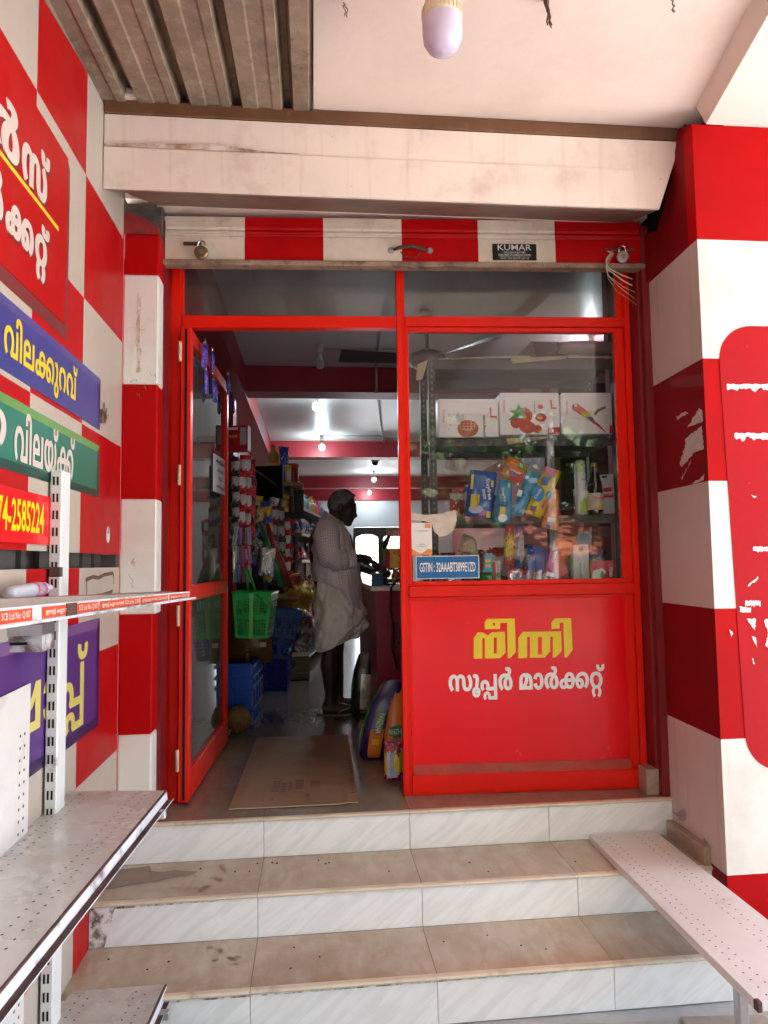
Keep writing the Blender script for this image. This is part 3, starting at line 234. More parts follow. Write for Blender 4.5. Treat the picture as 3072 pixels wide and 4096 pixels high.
'NN': (1369, [[684, 577, 742, 572, 790, 558, 832, 533, 871, 498, 901, 535, 946, 559, 997, 572, 1057, 577, 1138, 567, 1206, 540, 1260, 497, 1300, 441, 1325, 374, 1333, 299, 1329, 238, 1317, 182, 1297, 130, 1270, 82, 1235, 35, 1193, -12, 1076, 66, 1106, 105, 1130, 143, 1148, 180, 1160, 216, 1167, 253, 1169, 291, 1165, 345, 1152, 388, 1131, 421, 1105, 444, 1074, 458, 1040, 462, 1020, 460, 1001, 455, 985, 445, 972, 432, 960, 413, 953, 389, 949, 358, 948, 316, 948, 0, 787, 0, 787, 312, 785, 356, 780, 389, 771, 415, 757, 435, 744, 447, 728, 455, 708, 461, 685, 462, 662, 460, 642, 454, 626, 445, 612, 433, 598, 412, 589, 386, 584, 351, 582, 303, 582, 0, 421, 0, 421, 323, 419, 361, 416, 390, 409, 414, 398, 433, 386, 444, 371, 454, 352, 460, 329, 462, 298, 458, 268, 445, 241, 423, 219, 391, 205, 349, 200, 296, 202, 256, 209, 218, 221, 181, 239, 144, 263, 106, 293, 66, 176, -12, 134, 35, 99, 81, 72, 130, 52, 181, 40, 236, 36, 296, 44, 372, 69, 439, 109, 496, 164, 539, 234, 567, 318, 577, 360, 574, 396, 568, 427, 558, 456, 544, 483, 525, 511, 502, 493, 498, 534, 532, 577, 557, 626, 572]]),
}
def curve_mesh(cd):
    o = bpy.data.objects.new('tmp', cd); COL.objects.link(o)
    dg = bpy.context.evaluated_depsgraph_get(); me = bpy.data.meshes.new_from_object(o.evaluated_get(dg))
    bpy.data.objects.remove(o); return me
def from_me(me, w=None, h=None, cx=.5, cy=0, x=0, y=0, dep=0.):
    """flat letter mesh -> MB in the XZ plane facing -Y, fitted to width/height"""
    xs = [v.co.x for v in me.vertices]; ys = [v.co.y for v in me.vertices]
    x0, x1, y0, y1 = min(xs), max(xs), min(ys), max(ys)
    sx = w/(x1-x0) if w else (h/(y1-y0)); sy = h/(y1-y0) if h else sx
    mb = MB(); mb.add([(x+(v.co.x-x0-cx*(x1-x0))*sx, dep, y+(v.co.y-y0-cy*(y1-y0))*sy) for v in me.vertices], [list(p.vertices) for p in me.polygons])
    bpy.data.meshes.remove(me); return mb
_gc = {}
def glyph_faces(t):
    """outline -> triangles, filled wherever the winding number is not zero"""
    if t in _gc: return _gc[t]
    vs, es, loops = [], [], []
    for c in GLY[t][1]:
        n = len(c)//2; o = len(vs); P = [Vector((c[2*i]/1000, c[2*i+1]/1000)) for i in range(n)]; vs += P; loops.append(P); es += [(o+i, o+(i+1) % n) for i in range(n)]
    V, _, F = geometry.delaunay_2d_cdt(vs, es, [], 0, 1e-6)[:3]; keep = []
    for f in F:
        cx, cy = sum(V[i].x for i in f)/len(f), sum(V[i].y for i in f)/len(f); wn = 0
        for P in loops:
            for p, q in zip(P, P[1:]+P[:1]):
                if (p.y <= cy) != (q.y <= cy):
                    if p.x+(cy-p.y)/(q.y-p.y)*(q.x-p.x) > cx: wn += 1 if q.y > p.y else -1
        if wn: keep.append(list(f))
    _gc[t] = (V, keep); return _gc[t]
def malayalam(tokens, bold=.0):
    """tokens: glyph keys; a virama sits high on the letter before it"""
    vs, fs, pen = [], [], 0.
    for t in tokens:
        if t == ' ': pen += .3; continue
        V, F = glyph_faces(t); used = sorted({i for f in F for i in f}); mp = {i: len(vs)+k for k, i in enumerate(used)}
        vs += [(pen+V[i].x, V[i].y, 0) for i in used]; fs += [[mp[i] for i in f] for f in F]; pen += GLY[t][0]/1000
    me = bpy.data.meshes.new('letters'); me.from_pydata(vs, [], fs); return me
def bolder(mb, e, n=8):
    """thicken strokes: shifted copies, each a hair further out so no two faces share a plane"""
    v0, f0 = list(mb.v), [list(f) for f in mb.f]
    for k in range(n):
        a = 2*math.pi*k/n; mb.add([p+Vector((e*math.cos(a), .00014*(k+1), e*math.sin(a))) for p in v0], f0)
    return mb
def latin(s, bold=.0, spacing=1., shear=0., align='LEFT'):
    cd = bpy.data.curves.new('tmp', 'FONT'); cd.body = s; cd.offset = bold; cd.space_character = spacing; cd.shear = shear
    cd.fill_mode = 'BOTH'; cd.align_x = align; cd.resolution_u = 2; return curve_mesh(cd)
# ================================================================== materials of the place
BROWN = (.16, .085, .045); DK = (.03, .024, .02)
cream = M('cream limewash', (.78, .66, .575), .75, var=.07, vs=1.3, bump=.18, bs=55, dirt=[((.45, .33, .25), 3.2, .58, .78, .35), ((.2, .13, .09), 26, .70, .76, .5)])
creamb = M('stained cream paint', (.80, .67, .565), .6, var=.12, vs=2, bump=.3, bs=30, dirt=[((.42, .27, .17), 4.5, .52, .74, .45), ((.12, .07, .045), 34, .66, .72, .7)], streak=((.5, .34, .23), 26, .55, .75, .3))
under = M('brown soffit paint', (.24, .165, .125), .6, var=.25, vs=5, bump=.2, bs=20, dirt=((.22, .12, .09), 6, .5, .7, .6))  # soffit colour, much darker and browner than the fascia cream
whitew = M('white wall paint', (.75, .715, .665), .6, spec=.25, var=.07, vs=2.5, bump=.25, bs=30, dirt=[((.48, .38, .30), 3, .5, .78, .5), ((.12, .09, .07), 30, .70, .75, .6)], streak=((.5, .34, .22), 16, .6, .75, .4))
whitew_shaded = M('shaded white wall paint', (.54, .43, .39), .6, var=.1, vs=2.5, bump=.2, bs=30, dirt=[((.38, .27, .22), 4, .55, .78, .4), ((.14, .1, .08), 22, .68, .74, .6)], streak=((.36, .25, .2), 14, .58, .75, .45))  # white of the pier's side face, with its shade mixed into the colour
redw = M('red wall paint', (.44, .0015, .0025), .6, spec=.12, var=.12, vs=2, bump=.15, bs=30, dirt=[((.62, .5, .45), 45, .74, .78, .7), ((.25, .01, .012), 3, .5, .75, .3)])
redlogo = M('faded red wall paint', (.43, .006, .011), .6, spec=.15, var=.16, vs=2.2, bump=.2, bs=26, dirt=[((.72, .6, .58), 11, .68, .72, .8), ((.4, .012, .02), 2.2, .5, .75, .5)])
redfr = M('red powder-coated aluminium', (.74, .013, .004), .35, spec=.22, var=.08, vs=4, bump=.03, bs=60, dirt=((.16, .012, .008), 40, .72, .77, .7), coat=.0, rvar=.06)
redpan = M('glossy red sheet', (.80, .001, .004), .22, spec=.3, var=.06, vs=1.5, bump=.02, bs=6, dirt=((.3, .01, .01), 60, .74, .78, .6), coat=.06, rvar=.06)
dred = M('dark red paint', (.20, .008, .012), .5, var=.2, vs=3)
redw_shaded = M('maroon shaded side paint', (.21, .003, .006), .55, spec=.2, var=.18, vs=2, bump=.15, bs=30, dirt=((.5, .4, .36), 45, .75, .79, .6))  # deeper red of the pier's side face, partly its shade painted in
black = M('black gap', (.006, .005, .005), .9, var=0)
grout = M('cement grout', (.30, .26, .21), .9, var=.2, vs=9)
metalg = M('galvanised steel', (.55, .57, .6), .35, metal=.9, var=.2, vs=9)
chrome = M('chrome', (.75, .75, .77), .15, metal=1, var=.05)
rusty = M('rusty iron', (.12, .06, .035), .7, metal=.3, var=.5, vs=14, bump=.4, bs=60)
brass = M('old brass', (.32, .22, .10), .4, metal=.8, var=.3, vs=20)

def marble(name, base, vein, rough, dirt=None, vs=7., coat=.3):
    if name in MATS: return MATS[name]
    m = M(name, base, rough, var=0, coat=coat, spec=.5); n = m.node_tree.nodes; l = m.node_tree.links; b = n['Principled BSDF']
    tc = n.new('ShaderNodeTexCoord'); mp = n.new('ShaderNodeMapping'); mp.inputs['Rotation'].default_value = (0, R(38), 0); l.new(tc.outputs['Object'], mp.inputs[0])
    oi = n.new('ShaderNodeObjectInfo'); ad = n.new('ShaderNodeVectorMath'); ad.operation = 'ADD'; cx = n.new('ShaderNodeCombineXYZ')
    mu = n.new('ShaderNodeMath'); mu.operation = 'MULTIPLY'; mu.inputs[1].default_value = 40; l.new(oi.outputs['Random'], mu.inputs[0]); l.new(mu.outputs[0], cx.inputs[0]); l.new(mu.outputs[0], cx.inputs[1])
    l.new(mp.outputs[0], ad.inputs[0]); l.new(cx.outputs[0], ad.inputs[1])
    mp2 = n.new('ShaderNodeMapping'); mp2.inputs['Scale'].default_value = (.7, 1, 5); l.new(ad.outputs[0], mp2.inputs[0])
    t = n.new('ShaderNodeTexNoise'); t.inputs['Scale'].default_value = vs; t.inputs['Detail'].default_value = 7; t.inputs['Distortion'].default_value = .8; l.new(mp2.outputs[0], t.inputs['Vector'])
    r = n.new('ShaderNodeMapRange'); r.inputs[1].default_value = .42; r.inputs[2].default_value = .62; l.new(t.outputs['Fac'], r.inputs[0])
    x = n.new('ShaderNodeMix'); x.data_type = 'RGBA'; x.inputs[6].default_value = base+(1,); x.inputs[7].default_value = vein+(1,); l.new(r.outputs[0], x.inputs[0]); o = x.outputs[2]
    for (dc, ds, lo, hi, amt) in (dirt or []):
        t2 = n.new('ShaderNodeTexNoise'); t2.inputs['Scale'].default_value = ds; t2.inputs['Detail'].default_value = 9; t2.inputs['Roughness'].default_value = .65; l.new(ad.outputs[0], t2.inputs['Vector'])
        r2 = n.new('ShaderNodeMapRange'); r2.inputs[1].default_value = lo; r2.inputs[2].default_value = hi; r2.inputs[4].default_value = amt; l.new(t2.outputs['Fac'], r2.inputs[0])
        x2 = n.new('ShaderNodeMix'); x2.data_type = 'RGBA'; l.new(o, x2.inputs[6]); x2.inputs[7].default_value = dc+(1,); l.new(r2.outputs[0], x2.inputs[0]); o = x2.outputs[2]
        if ds < 12:
            r3 = n.new('ShaderNodeMapRange'); r3.inputs[1].default_value = lo; r3.inputs[2].default_value = hi; r3.inputs[3].default_value = rough; r3.inputs[4].default_value = rough+.25; l.new(t2.outputs['Fac'], r3.inputs[0]); l.new(r3.outputs[0], b.inputs['Roughness'])
    l.new(o, b.inputs['Base Color']); return m
riser_m = marble('white veined riser tile', (.86, .86, .86), (.78, .775, .77), .14, [((.5, .42, .34), 5, .66, .8, .5), ((.2, .15, .1), 60, .72, .76, .6)])
tread_m = marble('beige tread tile', (.47, .39, .30), (.41, .32, .23), .16, [((.30, .19, .105), 2.6, .42, .68, .85), ((.22, .13, .08), 9, .62, .74, .5), ((.12, .08, .05), 70, .71, .74, .7)])
nose_m = M('cream tile edge', (.66, .56, .42), .3, var=.15, vs=6, dirt=((.3, .2, .12), 12, .55, .7, .6))
floor_m = marble('beige floor tile', (.24, .205, .165), (.215, .175, .135), .2, [((.20, .16, .125), 14, .5, .75, .5), ((.1, .08, .06), 60, .71, .75, .6)])
plinth_m = marble('brown skirting tile', (.36, .27, .2), (.30, .22, .16), .3, [((.2, .13, .09), 5, .5, .7, .6)])

# ================================================================== ground and street
g = MB(); g.quad((-60, -80, -.47), (60, -80, -.47), (60, 30, -.47), (-60, 30, -.47))
struct('ground', g, M('dusty ground', (.40, .40, .395), .9, var=.3, vs=.6, bump=.4, bs=12))
g = MB(); g.quad((-60, -12.6, -.462), (60, -12.6, -.462), (60, -6.4, -.462), (-60, -6.4, -.462))
struct('road', g, M('asphalt', (.075, .072, .07), .85, var=.2, vs=2, bump=.3, bs=40))
for i in range(14):
    x = -22+i*3.4; link('road_marking', MB().quad((x, -9.56, -.457), (x+1.5, -9.56, -.457), (x+1.5, -9.44, -.457), (x, -9.44, -.457)).mesh('m', M('road paint', (.7, .68, .62), .7)), kind='structure')
pv = MB(); pv.box(-3.2, 4.2, -5.6, -.80, -.60, -.466); pav = struct('pavement', pv, M('cement mortar', (.40, .40, .39), .9, var=.3, vs=4, bump=.5, bs=25))
rs = random.Random(3); yy = -.86
stone_m = M('paving stone', (.36, .31, .26), .75, var=.35, vs=3.5, bump=.5, bs=18, dirt=((.2, .13, .09), 5, .5, .7, .6))
for j in range(4):
    x = -.75+rs.uniform(-.2, 0); dy = rs.uniform(.26, .34)
    while x < 1.95:
        w = rs.uniform(.24, .46); j1, j2 = [rs.uniform(-.03, .03) for _ in 'ab'], [rs.uniform(-.03, .03) for _ in 'ab']; z = -.452+rs.uniform(-.004, .004)
        q = [(x+.012, yy-dy+.012+j1[0]), (x+w-.012+j1[1], yy-dy+.012), (x+w-.012, yy-.012-abs(j2[0])), (x+.012+abs(j2[1]), yy-.012)]
        link('paving_stone', MB().prism(q, 'Z', -.50, z).mesh('paving_stone', stone_m, .006), pav)
        x += w
    yy -= dy

# ================================================================== steps
H1, H2, H3 = .1564, .1531, .1526; Y0, Y1, Y2 = -.185, -.5012, -.812
XL, XR = -1.024, 1.30; SX = [-.4352, .1648, .7607]
st = thing('entrance_steps', 'three white veined steps with beige treads below the shop door', 'steps', (.1, Y2, -.462))
core = MB().box(XL+.02, 1.34, Y0+.008, -.02, -.46, -.014); core.box(XL+.02, 1.34, Y1+.008, Y0+.004, -.46, -H1-.014); core.box(XL+.02, 1.34, Y2+.008, Y1+.004, -.46, -H1-H2-.014)
part('step_core', core, grout, st, True)
edges = [XL]+SX+[1.318]
for k, (yf, zt, hh, yb) in enumerate(((Y0, 0, H1, .0), (Y1, -H1, H2, Y0), (Y2, -H1-H2, H3, Y1))):
    for i in range(4):
        a, b = edges[i]+.0009, edges[i+1]-.0009
        part('riser_tile', MB().box(a, b, yf, yf+.010, zt-hh, zt-.013), riser_m, st, True, bevel=.0012)
        if k:
            part('tread_tile', MB().box(a, b, yf+.012, yb-.001, zt-.014, zt), tread_m, st, True)
        q = [(yf-.010, zt-.0105), (yf-.0115, zt-.006), (yf-.009, zt-.0015), (yf-.003, zt+.0004), (yf+.012, zt+.0004), (yf+.012, zt-.0125), (yf-.006, zt-.0125)]
        part('nosing', MB().prism(q, 'X', a, b), nose_m, st, True)

wet = M('damp stain', (.20, .12, .07), .12, var=.25, vs=9, coat=.2); spot = M('dried drip', (.27, .165, .09), .3, var=.2, vs=20); mould = M('black mould', (.20, .17, .14), .9, var=.5, vs=30, dirt=((.8, .8, .8), 24, .40, .56, .98))
def decal(name, src, Z, mat, dz=.0016):
    P = [at(x, y, Z=Z)+Vector((0, 0, dz)) for x, y in src]; return part(name, MB().add(P, [list(range(len(P)))]), mat, st, True)
decal('water_stain', [(475, 3480), (560, 3470), (600, 3465), (605, 3485), (650, 3490), (700, 3482), (790, 3488), (760, 3500), (690, 3510), (640, 3525), (560, 3535), (500, 3545), (455, 3555), (400, 3562), (430, 3520)], -H1, wet)
rs2 = random.Random(4)
for k, (x, y) in enumerate(((543, 3561), (590, 3561), (690, 3552), (733, 3552), (780, 3551), (818, 3549), (805, 3562), (830, 3546), (878, 3519), (890, 3478), (885, 3463), (865, 3840), (920, 3833), (950, 3828), (945, 3857), (930, 3838), (840, 3790), (880, 3802))):
    w_ = rs2.uniform(10, 17); decal('dried_drip', [(x+w_*math.cos(q*.7)*(1+.2*math.sin(q*2+k)), y+w_*.42*math.sin(q*.7)) for q in range(9)], -H1 if y < 3650 else -H1-H2, spot)
for k in range(26):
    x, y = rs2.uniform(420, 2500), rs2.choice([rs2.uniform(3440, 3520), rs2.uniform(3740, 3880)]); Zt = -H1 if y < 3600 else -H1-H2; p = at(x, y, Z=Zt)
    link('crumb', MB().box(-.003, .003, -.002, .002, 0, .003).mesh('crumb', M('dirt crumb', (.06, .04, .03), .9)), st, m=RM[st.name].inverted() @ Matrix.Translation(p+Vector((0, 0, .0006))) @ Matrix.Rotation(k, 4, 'Z'))
part('mould_patch', MB().quad((XL+.002, Y1-.0012, -H1-H2+.002), (XL+.055, Y1-.0012, -H1-H2+.002), (XL+.09, Y1-.0012, -H1-.016), (XL+.002, Y1-.0012, -H1-.016)), mould, st, True)
part('mould_patch', MB().quad((XL+.04, Y1-.0013, -H1-.024), (XL+.45, Y1-.0013, -H1-.0165), (XL+.45, Y1-.0013, -H1-.0145), (XL+.04, Y1-.0013, -H1-.0145)), mould, st, True)
part('mould_patch', MB().quad((XL+.3, Y2-.0013, -H1-H2-.022), (1.0, Y2-.0013, -H1-H2-.0165), (1.0, Y2-.0013, -H1-H2-.0145), (XL+.3, Y2-.0013, -H1-H2-.0145)), mould, st, True)

# ================================================================== shop floor (landing and inside)
fb = MB().box(-1.3, 3.2, Y0+.0125, 13.2, -.05, -.012); shopfloor = struct('floor', fb, M('far floor tile', (.30, .265, .215), .2, var=.2, vs=3))
for j in range(18):
    ya = Y0+.0125+.6*j-(0 if j == 0 else .18); yb = Y0+.0125+.6*(j+1)-.18
    for i in range(4):
        xa, xb = (edges[i]+.001, edges[i+1]-.001)
        if i == 3: xb = XR+.02 if j == 0 else xb
        link('floor_tile', MB().box(xa, xb, ya+.001, yb-.001, -.012, 0).mesh('t', floor_m), shopfloor)

# ================================================================== left wall with its printed banner
wl = thing('side_wall', 'left porch wall behind the chequered banner, with a black vent slot', 'wall', (XL, -1.5, -.46))
part('masonry', MB().box(XL-.25, XL-.022, -4.9, -.1, -.47, 1.027), cream, wl, True)
part('masonry', MB().box(XL-.25, XL-.022, -4.9, -.1, 1.085, 2.35), cream, wl, True)
part('vent_back', MB().box(XL-.25, XL-.2, -4.9, -.1, 1.02, 1.09), black, wl, True)
for i in range(9):
    y = -.25-i*.14; part('vent_block', MB().box(XL-.19, XL-.06, y-.05, y+.05, 1.0275, 1.0845), M('dark cement', (.07, .06, .055), .9), wl, True)  # slot blocks in a near-black grey
part('vent_dark_fill', MB().box(XL-.19, XL-.0006, -.215, -.1645, 1.0275, 1.0795), M('dark cement', (.07, .06, .055), .9), wl, True)  # dark filler over the bright slot end, its shade put into the colour
BW = M('banner white', (.44, .37, .305), .45, var=.1, vs=2, dirt=((.3, .2, .14), 6, .6, .8, .3), streak=((.5, .4, .32), 30, .45, .7, .35))
BR = M('banner red', (.40, .003, .004), .45, spec=.2, var=.14, vs=2, dirt=((.45, .05, .04), 5, .5, .8, .4), rvar=.08)
BLUE = M('banner blue', (.045, .045, .20), .35, var=.2, vs=2); BLUE2 = M('banner light blue', (.085, .07, .24), .35, var=.1)
GRN = M('banner green', (.012, .15, .095), .35, var=.2, vs=2); GRN2 = M('banner light green', (.12, .27, .06), .35, var=.2); GRN3 = M('banner dark green', (.008, .05, .035), .35, var=.2)
PUR = M('banner purple', (.085, .03, .16), .4, var=.15, vs=2); PUR2 = M('banner light purple', (.17, .08, .21), .4); PUR3 = M('banner dark purple', (.03, .012, .06), .4)
SHD = M('banner printed dark edge', (.17, .03, .028), .4, var=.2); YEL = M('banner yellow', (.72, .52, .03), .4, var=.12); LTW = M('banner letter white', (.60, .50, .44), .4, var=.08, vs=5)
YEL2 = M('banner pale yellow', (.60, .50, .13), .45, var=.12); PHR = M('phone board red', (.72, .008, .012), .25, coat=.3)
LSH = M('banner letter shadow', (.16, .012, .012), .5, var=.1)
bn = thing('banner', 'large red and cream chequered vinyl banner with lettered panels on the left wall', 'banner', (XL, -.9, 1.0))
def bq(name, y0, y1, z0, z1, mat, dx=0., parent=bn, th=.004):
    return part(name, MB().box(XL-.02+dx, XL-.02+dx+th, y0, y1, z0, z1), mat, parent, True)
def topz(y): return min(2.841, 2.841+(y+.465)*.17)
ys = [-.164, -.665, -1.115, -1.57, -2.02, -2.5]; zs = [(2.425, 9), (1.976, 2.425), (1.528, 1.976), (1.08, 1.528), (.716, 1.027), (.29, .716), (-.14, .29), (-.46, -.14)]
for i in range(5):
    ya, yb = ys[i+1], ys[i]
    for j, (za, zb) in enumerate(zs):
        red = (i+j) % 2 == 1
        if j == 0:
            part('banner_square', MB().hexa([(XL-.02, ya, za), (XL, ya, za), (XL, yb, za), (XL-.02, yb, za), (XL-.02, ya, topz(ya)), (XL, ya, topz(ya)), (XL, yb, topz(yb)), (XL-.02, yb, topz(yb))]), BR if red else BW, bn, True)
        else: part('banner_square', MB().box(XL-.02, XL, ya, yb, za, zb), BR if red else BW, bn, True)
def wtext(name, me, y_right, y_left, z0, z1, mat, parent, dx, bold=0):
    """letters on the left wall: reading direction is +Y (away from the camera)"""
    mb = from_me(me, w=y_right-y_left-2*bold, h=z1-z0-2*bold, cx=0)
    if bold: bolder(mb, bold)
    mb.v = [Vector((XL+dx-p.y, y_left+bold+p.x, z0+bold+p.z)) for p in mb.v]
    return part(name, mb, mat, parent, True)
def panel(name, y0, y1, z0, z1, main, top, side, e, lab, bot=None):
    """a flat printed panel with its printed bevel, each tone a sheet"""
    p = part(name, MB().box(XL+.0005, XL+.003, y0, y1, z0, z1), main, bn, True, label=lab)
    X_ = XL+.0036
    part('printed_edge', MB().quad((X_, y0, z1), (X_, y1, z1), (X_, y1-e, z1-e), (X_, y0, z1-e)), top, p, True)
    part('printed_edge', MB().quad((X_, y1, z1), (X_, y1, z0), (X_, y1-e, z0+e), (X_, y1-e, z1-e)), side, p, True)
    if bot: part('printed_edge', MB().quad((X_, y0, z0), (X_, y1, z0), (X_, y1-e, z0+e), (X_, y0, z0+e)), bot, p, True)
    return p
pr = part('red_panel', MB().box(XL+.0005, XL+.003, -2.3, -.853, 1.812, 2.372), BR, bn, True, label='red banner panel with two lines of cream lettering and a yellow rule')
part('printed_edge', MB().quad((XL+.001, -.853, 2.372), (XL+.001, -.828, 2.345), (XL+.001, -.828, 1.775), (XL+.001, -.853, 1.812)), SHD, pr, True)
part('printed_edge', MB().quad((XL+.001, -2.3, 1.812), (XL+.001, -.853, 1.812), (XL+.001, -.828, 1.768), (XL+.001, -2.3, 1.768)), SHD, pr, True)
part('yellow_rule', MB().quad((XL+.0036, -2.0, 2.088), (XL+.0036, -.93, 2.088), (XL+.0036, -.93, 2.102), (XL+.0036, -2.0, 2.102)), YEL, pr, True)
def ly(sx, sy): return at(sx, sy, X=XL).y
def lz(sx, sy): return at(sx, sy, X=XL).z
for (dx, dy, dz, mt, nm) in ((.0038, .007, -.008, LSH, 'letter_shadow'), (.0044, 0, 0, LTW, 'lettering')):
    for tk, sa, sb, pb_, pt_ in ((['സ', '്'], (82, 600), (195, 640), (174, 829), (159, 588)), (['ാ', 'ർ'], (-150, 300), (75, 500), (70, 695), (45, 420)), (['KK'], (15, 900), (130, 950), (125, 1038), (47, 809)), (['RR', '്'], (135, 950), (193, 930), (172, 1146), (159, 888)), (['മ', 'ാ', 'ർ'], (-300, 700), (8, 800), (3, 905), (3, 690))):
        wtext(nm, malayalam(tk), ly(*sb)+dy, ly(*sa)+dy, lz(*pb_)+dz, lz(*pt_)+dz, mt, pr, dx, .004)
pb = panel('blue_panel', -2.3, -.468, 1.543, 1.737, BLUE, BLUE2, M('banner deep blue', (.02, .015, .085), .35), .026, 'blue banner panel with yellow lettering')
wtext('lettering', malayalam(['വ', 'ി', 'ല', 'KK', 'ു', 'റ', 'വ', '്']), ly(303, 1560), ly(9, 1350), 1.556, 1.706, YEL, pb, .0044)
pg = panel('green_panel', -2.3, -.468, 1.288, 1.482, GRN, GRN2, GRN3, .026, 'green banner panel with white lettering', GRN3)
wtext('lettering', malayalam(['വ', 'ി', 'ല', 'യ', '്', 'KK', '്']), ly(293, 1830), ly(52, 1720), 1.318, 1.462, LTW, pg, .0044)
wtext('lettering', malayalam(['NN']), ly(18, 1720), ly(18, 1720)-.24, 1.345, 1.438, LTW, pg, .0044)
pp = panel('purple_panel', -2.3, -.432, .447, .84, PUR, PUR2, PUR3, .035, 'purple banner panel with large pale yellow letters', PUR3)
wtext('lettering', malayalam(['െ', 'ഷ', 'ാ', 'PP', '്']), ly(346, 2620), -1.50, .49, .772, YEL2, pp, .0044)
ph = part('phone_board', MB().box(XL+.0005, XL+.007, -2.3, -.795, 1.098, 1.243), PHR, bn, True, label='bright red board with a yellow phone number')
wtext('lettering', latin('0474-2585224', .02), ly(165, 2020), ly(165, 2020)-.375, 1.128, 1.218, M('sign yellow', (.85, .62, .0), .4), ph, .0085)
# small round sticker and scuffs on the banner
sk = MB(); sk.add([(XL+.002, -.338+.026*math.cos(a), 1.155+.032*math.sin(a)) for a in [k*math.pi/10 for k in range(20)]], [list(range(20))])
sto = single('sticker', sk, M('sticker white', (.62, .6, .55), .5), 'small round white sticker with a blue and red peak on the red banner square', 'sticker', (XL, -.338, 1.155))
part('printed_peak', MB().add([(XL+.0028, -.352, 1.16), (XL+.0028, -.338, 1.16), (XL+.0028, -.338, 1.19)], [(0, 1, 2)]), M('sticker blue', (.03, .12, .35), .5), sto, True)
part('printed_peak', MB().add([(XL+.0028, -.336, 1.16), (XL+.0028, -.326, 1.16), (XL+.0028, -.337, 1.185)], [(0, 1, 2)]), M('sticker red', (.5, .03, .04), .5), sto, True)
def blotch(cy, cz, w, h, seed, n=9):
    r = random.Random(seed); mb = MB()
    for _ in range(n):
        y, z = cy+r.gauss(0, w/2.5), cz+r.gauss(0, h/2.5); a0 = r.random()*6; s1, s2 = r.uniform(.1, .4)*w, r.uniform(.1, .35)*h
        mb.add([(XL+.0046+_*.00012, y+s1*(1+.5*math.sin(3*k+a0))*math.cos(k*.9), z+s2*(1+.5*math.cos(4*k+a0))*math.sin(k*.9)) for k in range(7)], [list(range(7))])
    return mb
SCUFF = M('peeled print', (.15, .075, .055), .8, var=.3, vs=30)
for cy, cz, w, h, sd_ in ((-.445, 1.60, .05, .07, 1), (-.40, 1.62, .03, .02, 2)): part('peeled_patch', blotch(cy, cz, w, h, sd_), SCUFF, bn, True)
sc = MB()
def stroke(mb, pts, wdt, X_=XL+.0012):
    for a, b in zip(pts, pts[1:]):
        dy, dz = b[0]-a[0], b[1]-a[1]; L_ = math.hypot(dy, dz) or 1; ny, nz = -dz/L_*wdt/2, dy/L_*wdt/2
        mb.quad((X_, a[0]+ny, a[1]+nz), (X_, a[0]-ny, a[1]-nz), (X_, b[0]-ny, b[1]-nz), (X_, b[0]+ny, b[1]+nz)); X_ += .00004
stroke(sc, [(-.60, .985), (-.52, .995), (-.45, .99), (-.38, 1.0), (-.26, 1.005), (-.25, .99)], .014); stroke(sc, [(-.59, .985), (-.585, .94), (-.59, .91)], .009); stroke(sc, [(-.25, 1.0), (-.248, .96)], .008)
stroke(sc, [(-.60, .912), (-.5, .925), (-.40, .925), (-.30, .93), (-.26, .935)], .013); stroke(sc, [(-.60, .912), (-.605, .89)], .01)
part('dried_glue', sc, SCUFF, bn, True)

nb = thing('unseen_light_blocker', 'unseen cream building added beyond the banner wall to block light', 'building', (-4, -3, -.47))  # unseen block added to keep light from the left front off the porch
part('wall', MB().box(-7.5, -1.29, -6.2, -.2, -.47, 5.4), cream, nb, True); part('parapet', MB().box(-7.6, -1.22, -6.3, -.1, 5.401, 5.7), cream, nb, True)
for x in (-5.8, -3.4):
    w_ = part('window', MB().box(x, x+1.1, -6.24, -6.201, 2.6, 3.9), M('dark window pane', (.03, .035, .04), .1), nb, True); part('sill', MB().box(x-.1, x+1.2, -6.32, -6.202, 2.5, 2.59), cream, w_, True)

# ================================================================== left pillar
LP = thing('pillar', 'narrow painted pillar in red and white blocks left of the door', 'pillar', (-.95, -.1, 0))
rows = [(-.2, .10, 0), (.10, .716, 1), (.716, 1.21, 0), (1.21, 1.625, 1), (1.625, 2.04, 0), (2.04, 2.60, 1)]
lp_z = [at(480, y, Y=-.164).z for y in (3000, 2540, 1995, 1536, 1097)]
zz = [-.02]+[at(540, y, Y=-.164).z for y in (2940, 2457, 1996, 1536, 1097)]+[2.45]
for k in range(6):
    part('painted_block', MB().box(XL+.001, -.876-(.012 if k < 2 else 0), -.164, .12, zz[k], zz[k+1]), [whitew, redw][k % 2], LP, True, bevel=.006)
top = at(240, 0, Y=-.164)
part('broken_top', MB().prism([(XL+.001, 2.4505), (-.876, 2.4505), (-.880, 2.485), (-.905, 2.495), (-.93, 2.52), (-.96, 2.525), (-.99, 2.54), (XL+.001, 2.545)], 'Y', -.163, .12), M('dark scuffed red paint', (.30, .02, .018), .6, var=.5, vs=9, dirt=((.07, .05, .04), 12, .5, .65, .8)), LP, True)
stn = MB(); r_ = random.Random(5)
X0 = at(540, 1150, Y=-.164)
def face_stroke(mb, pts, w, Y_):
    for a, b in zip(pts, pts[1:]):
        dx, dz = b[0]-a[0], b[1]-a[1]; L_ = math.hypot(dx, dz) or 1; nx, nz = -dz/L_*w/2, dx/L_*w/2
        mb.quad((a[0]+nx, Y_, a[1]+nz), (a[0]-nx, Y_, a[1]-nz), (b[0]-nx, Y_, b[1]-nz), (b[0]+nx, Y_, b[1]+nz)); Y_ -= .00002
RUST = M('rust stain', (.60, .42, .26), .7, var=.3, vs=12, dirt=((.78, .72, .66), 30, .45, .6, .9))
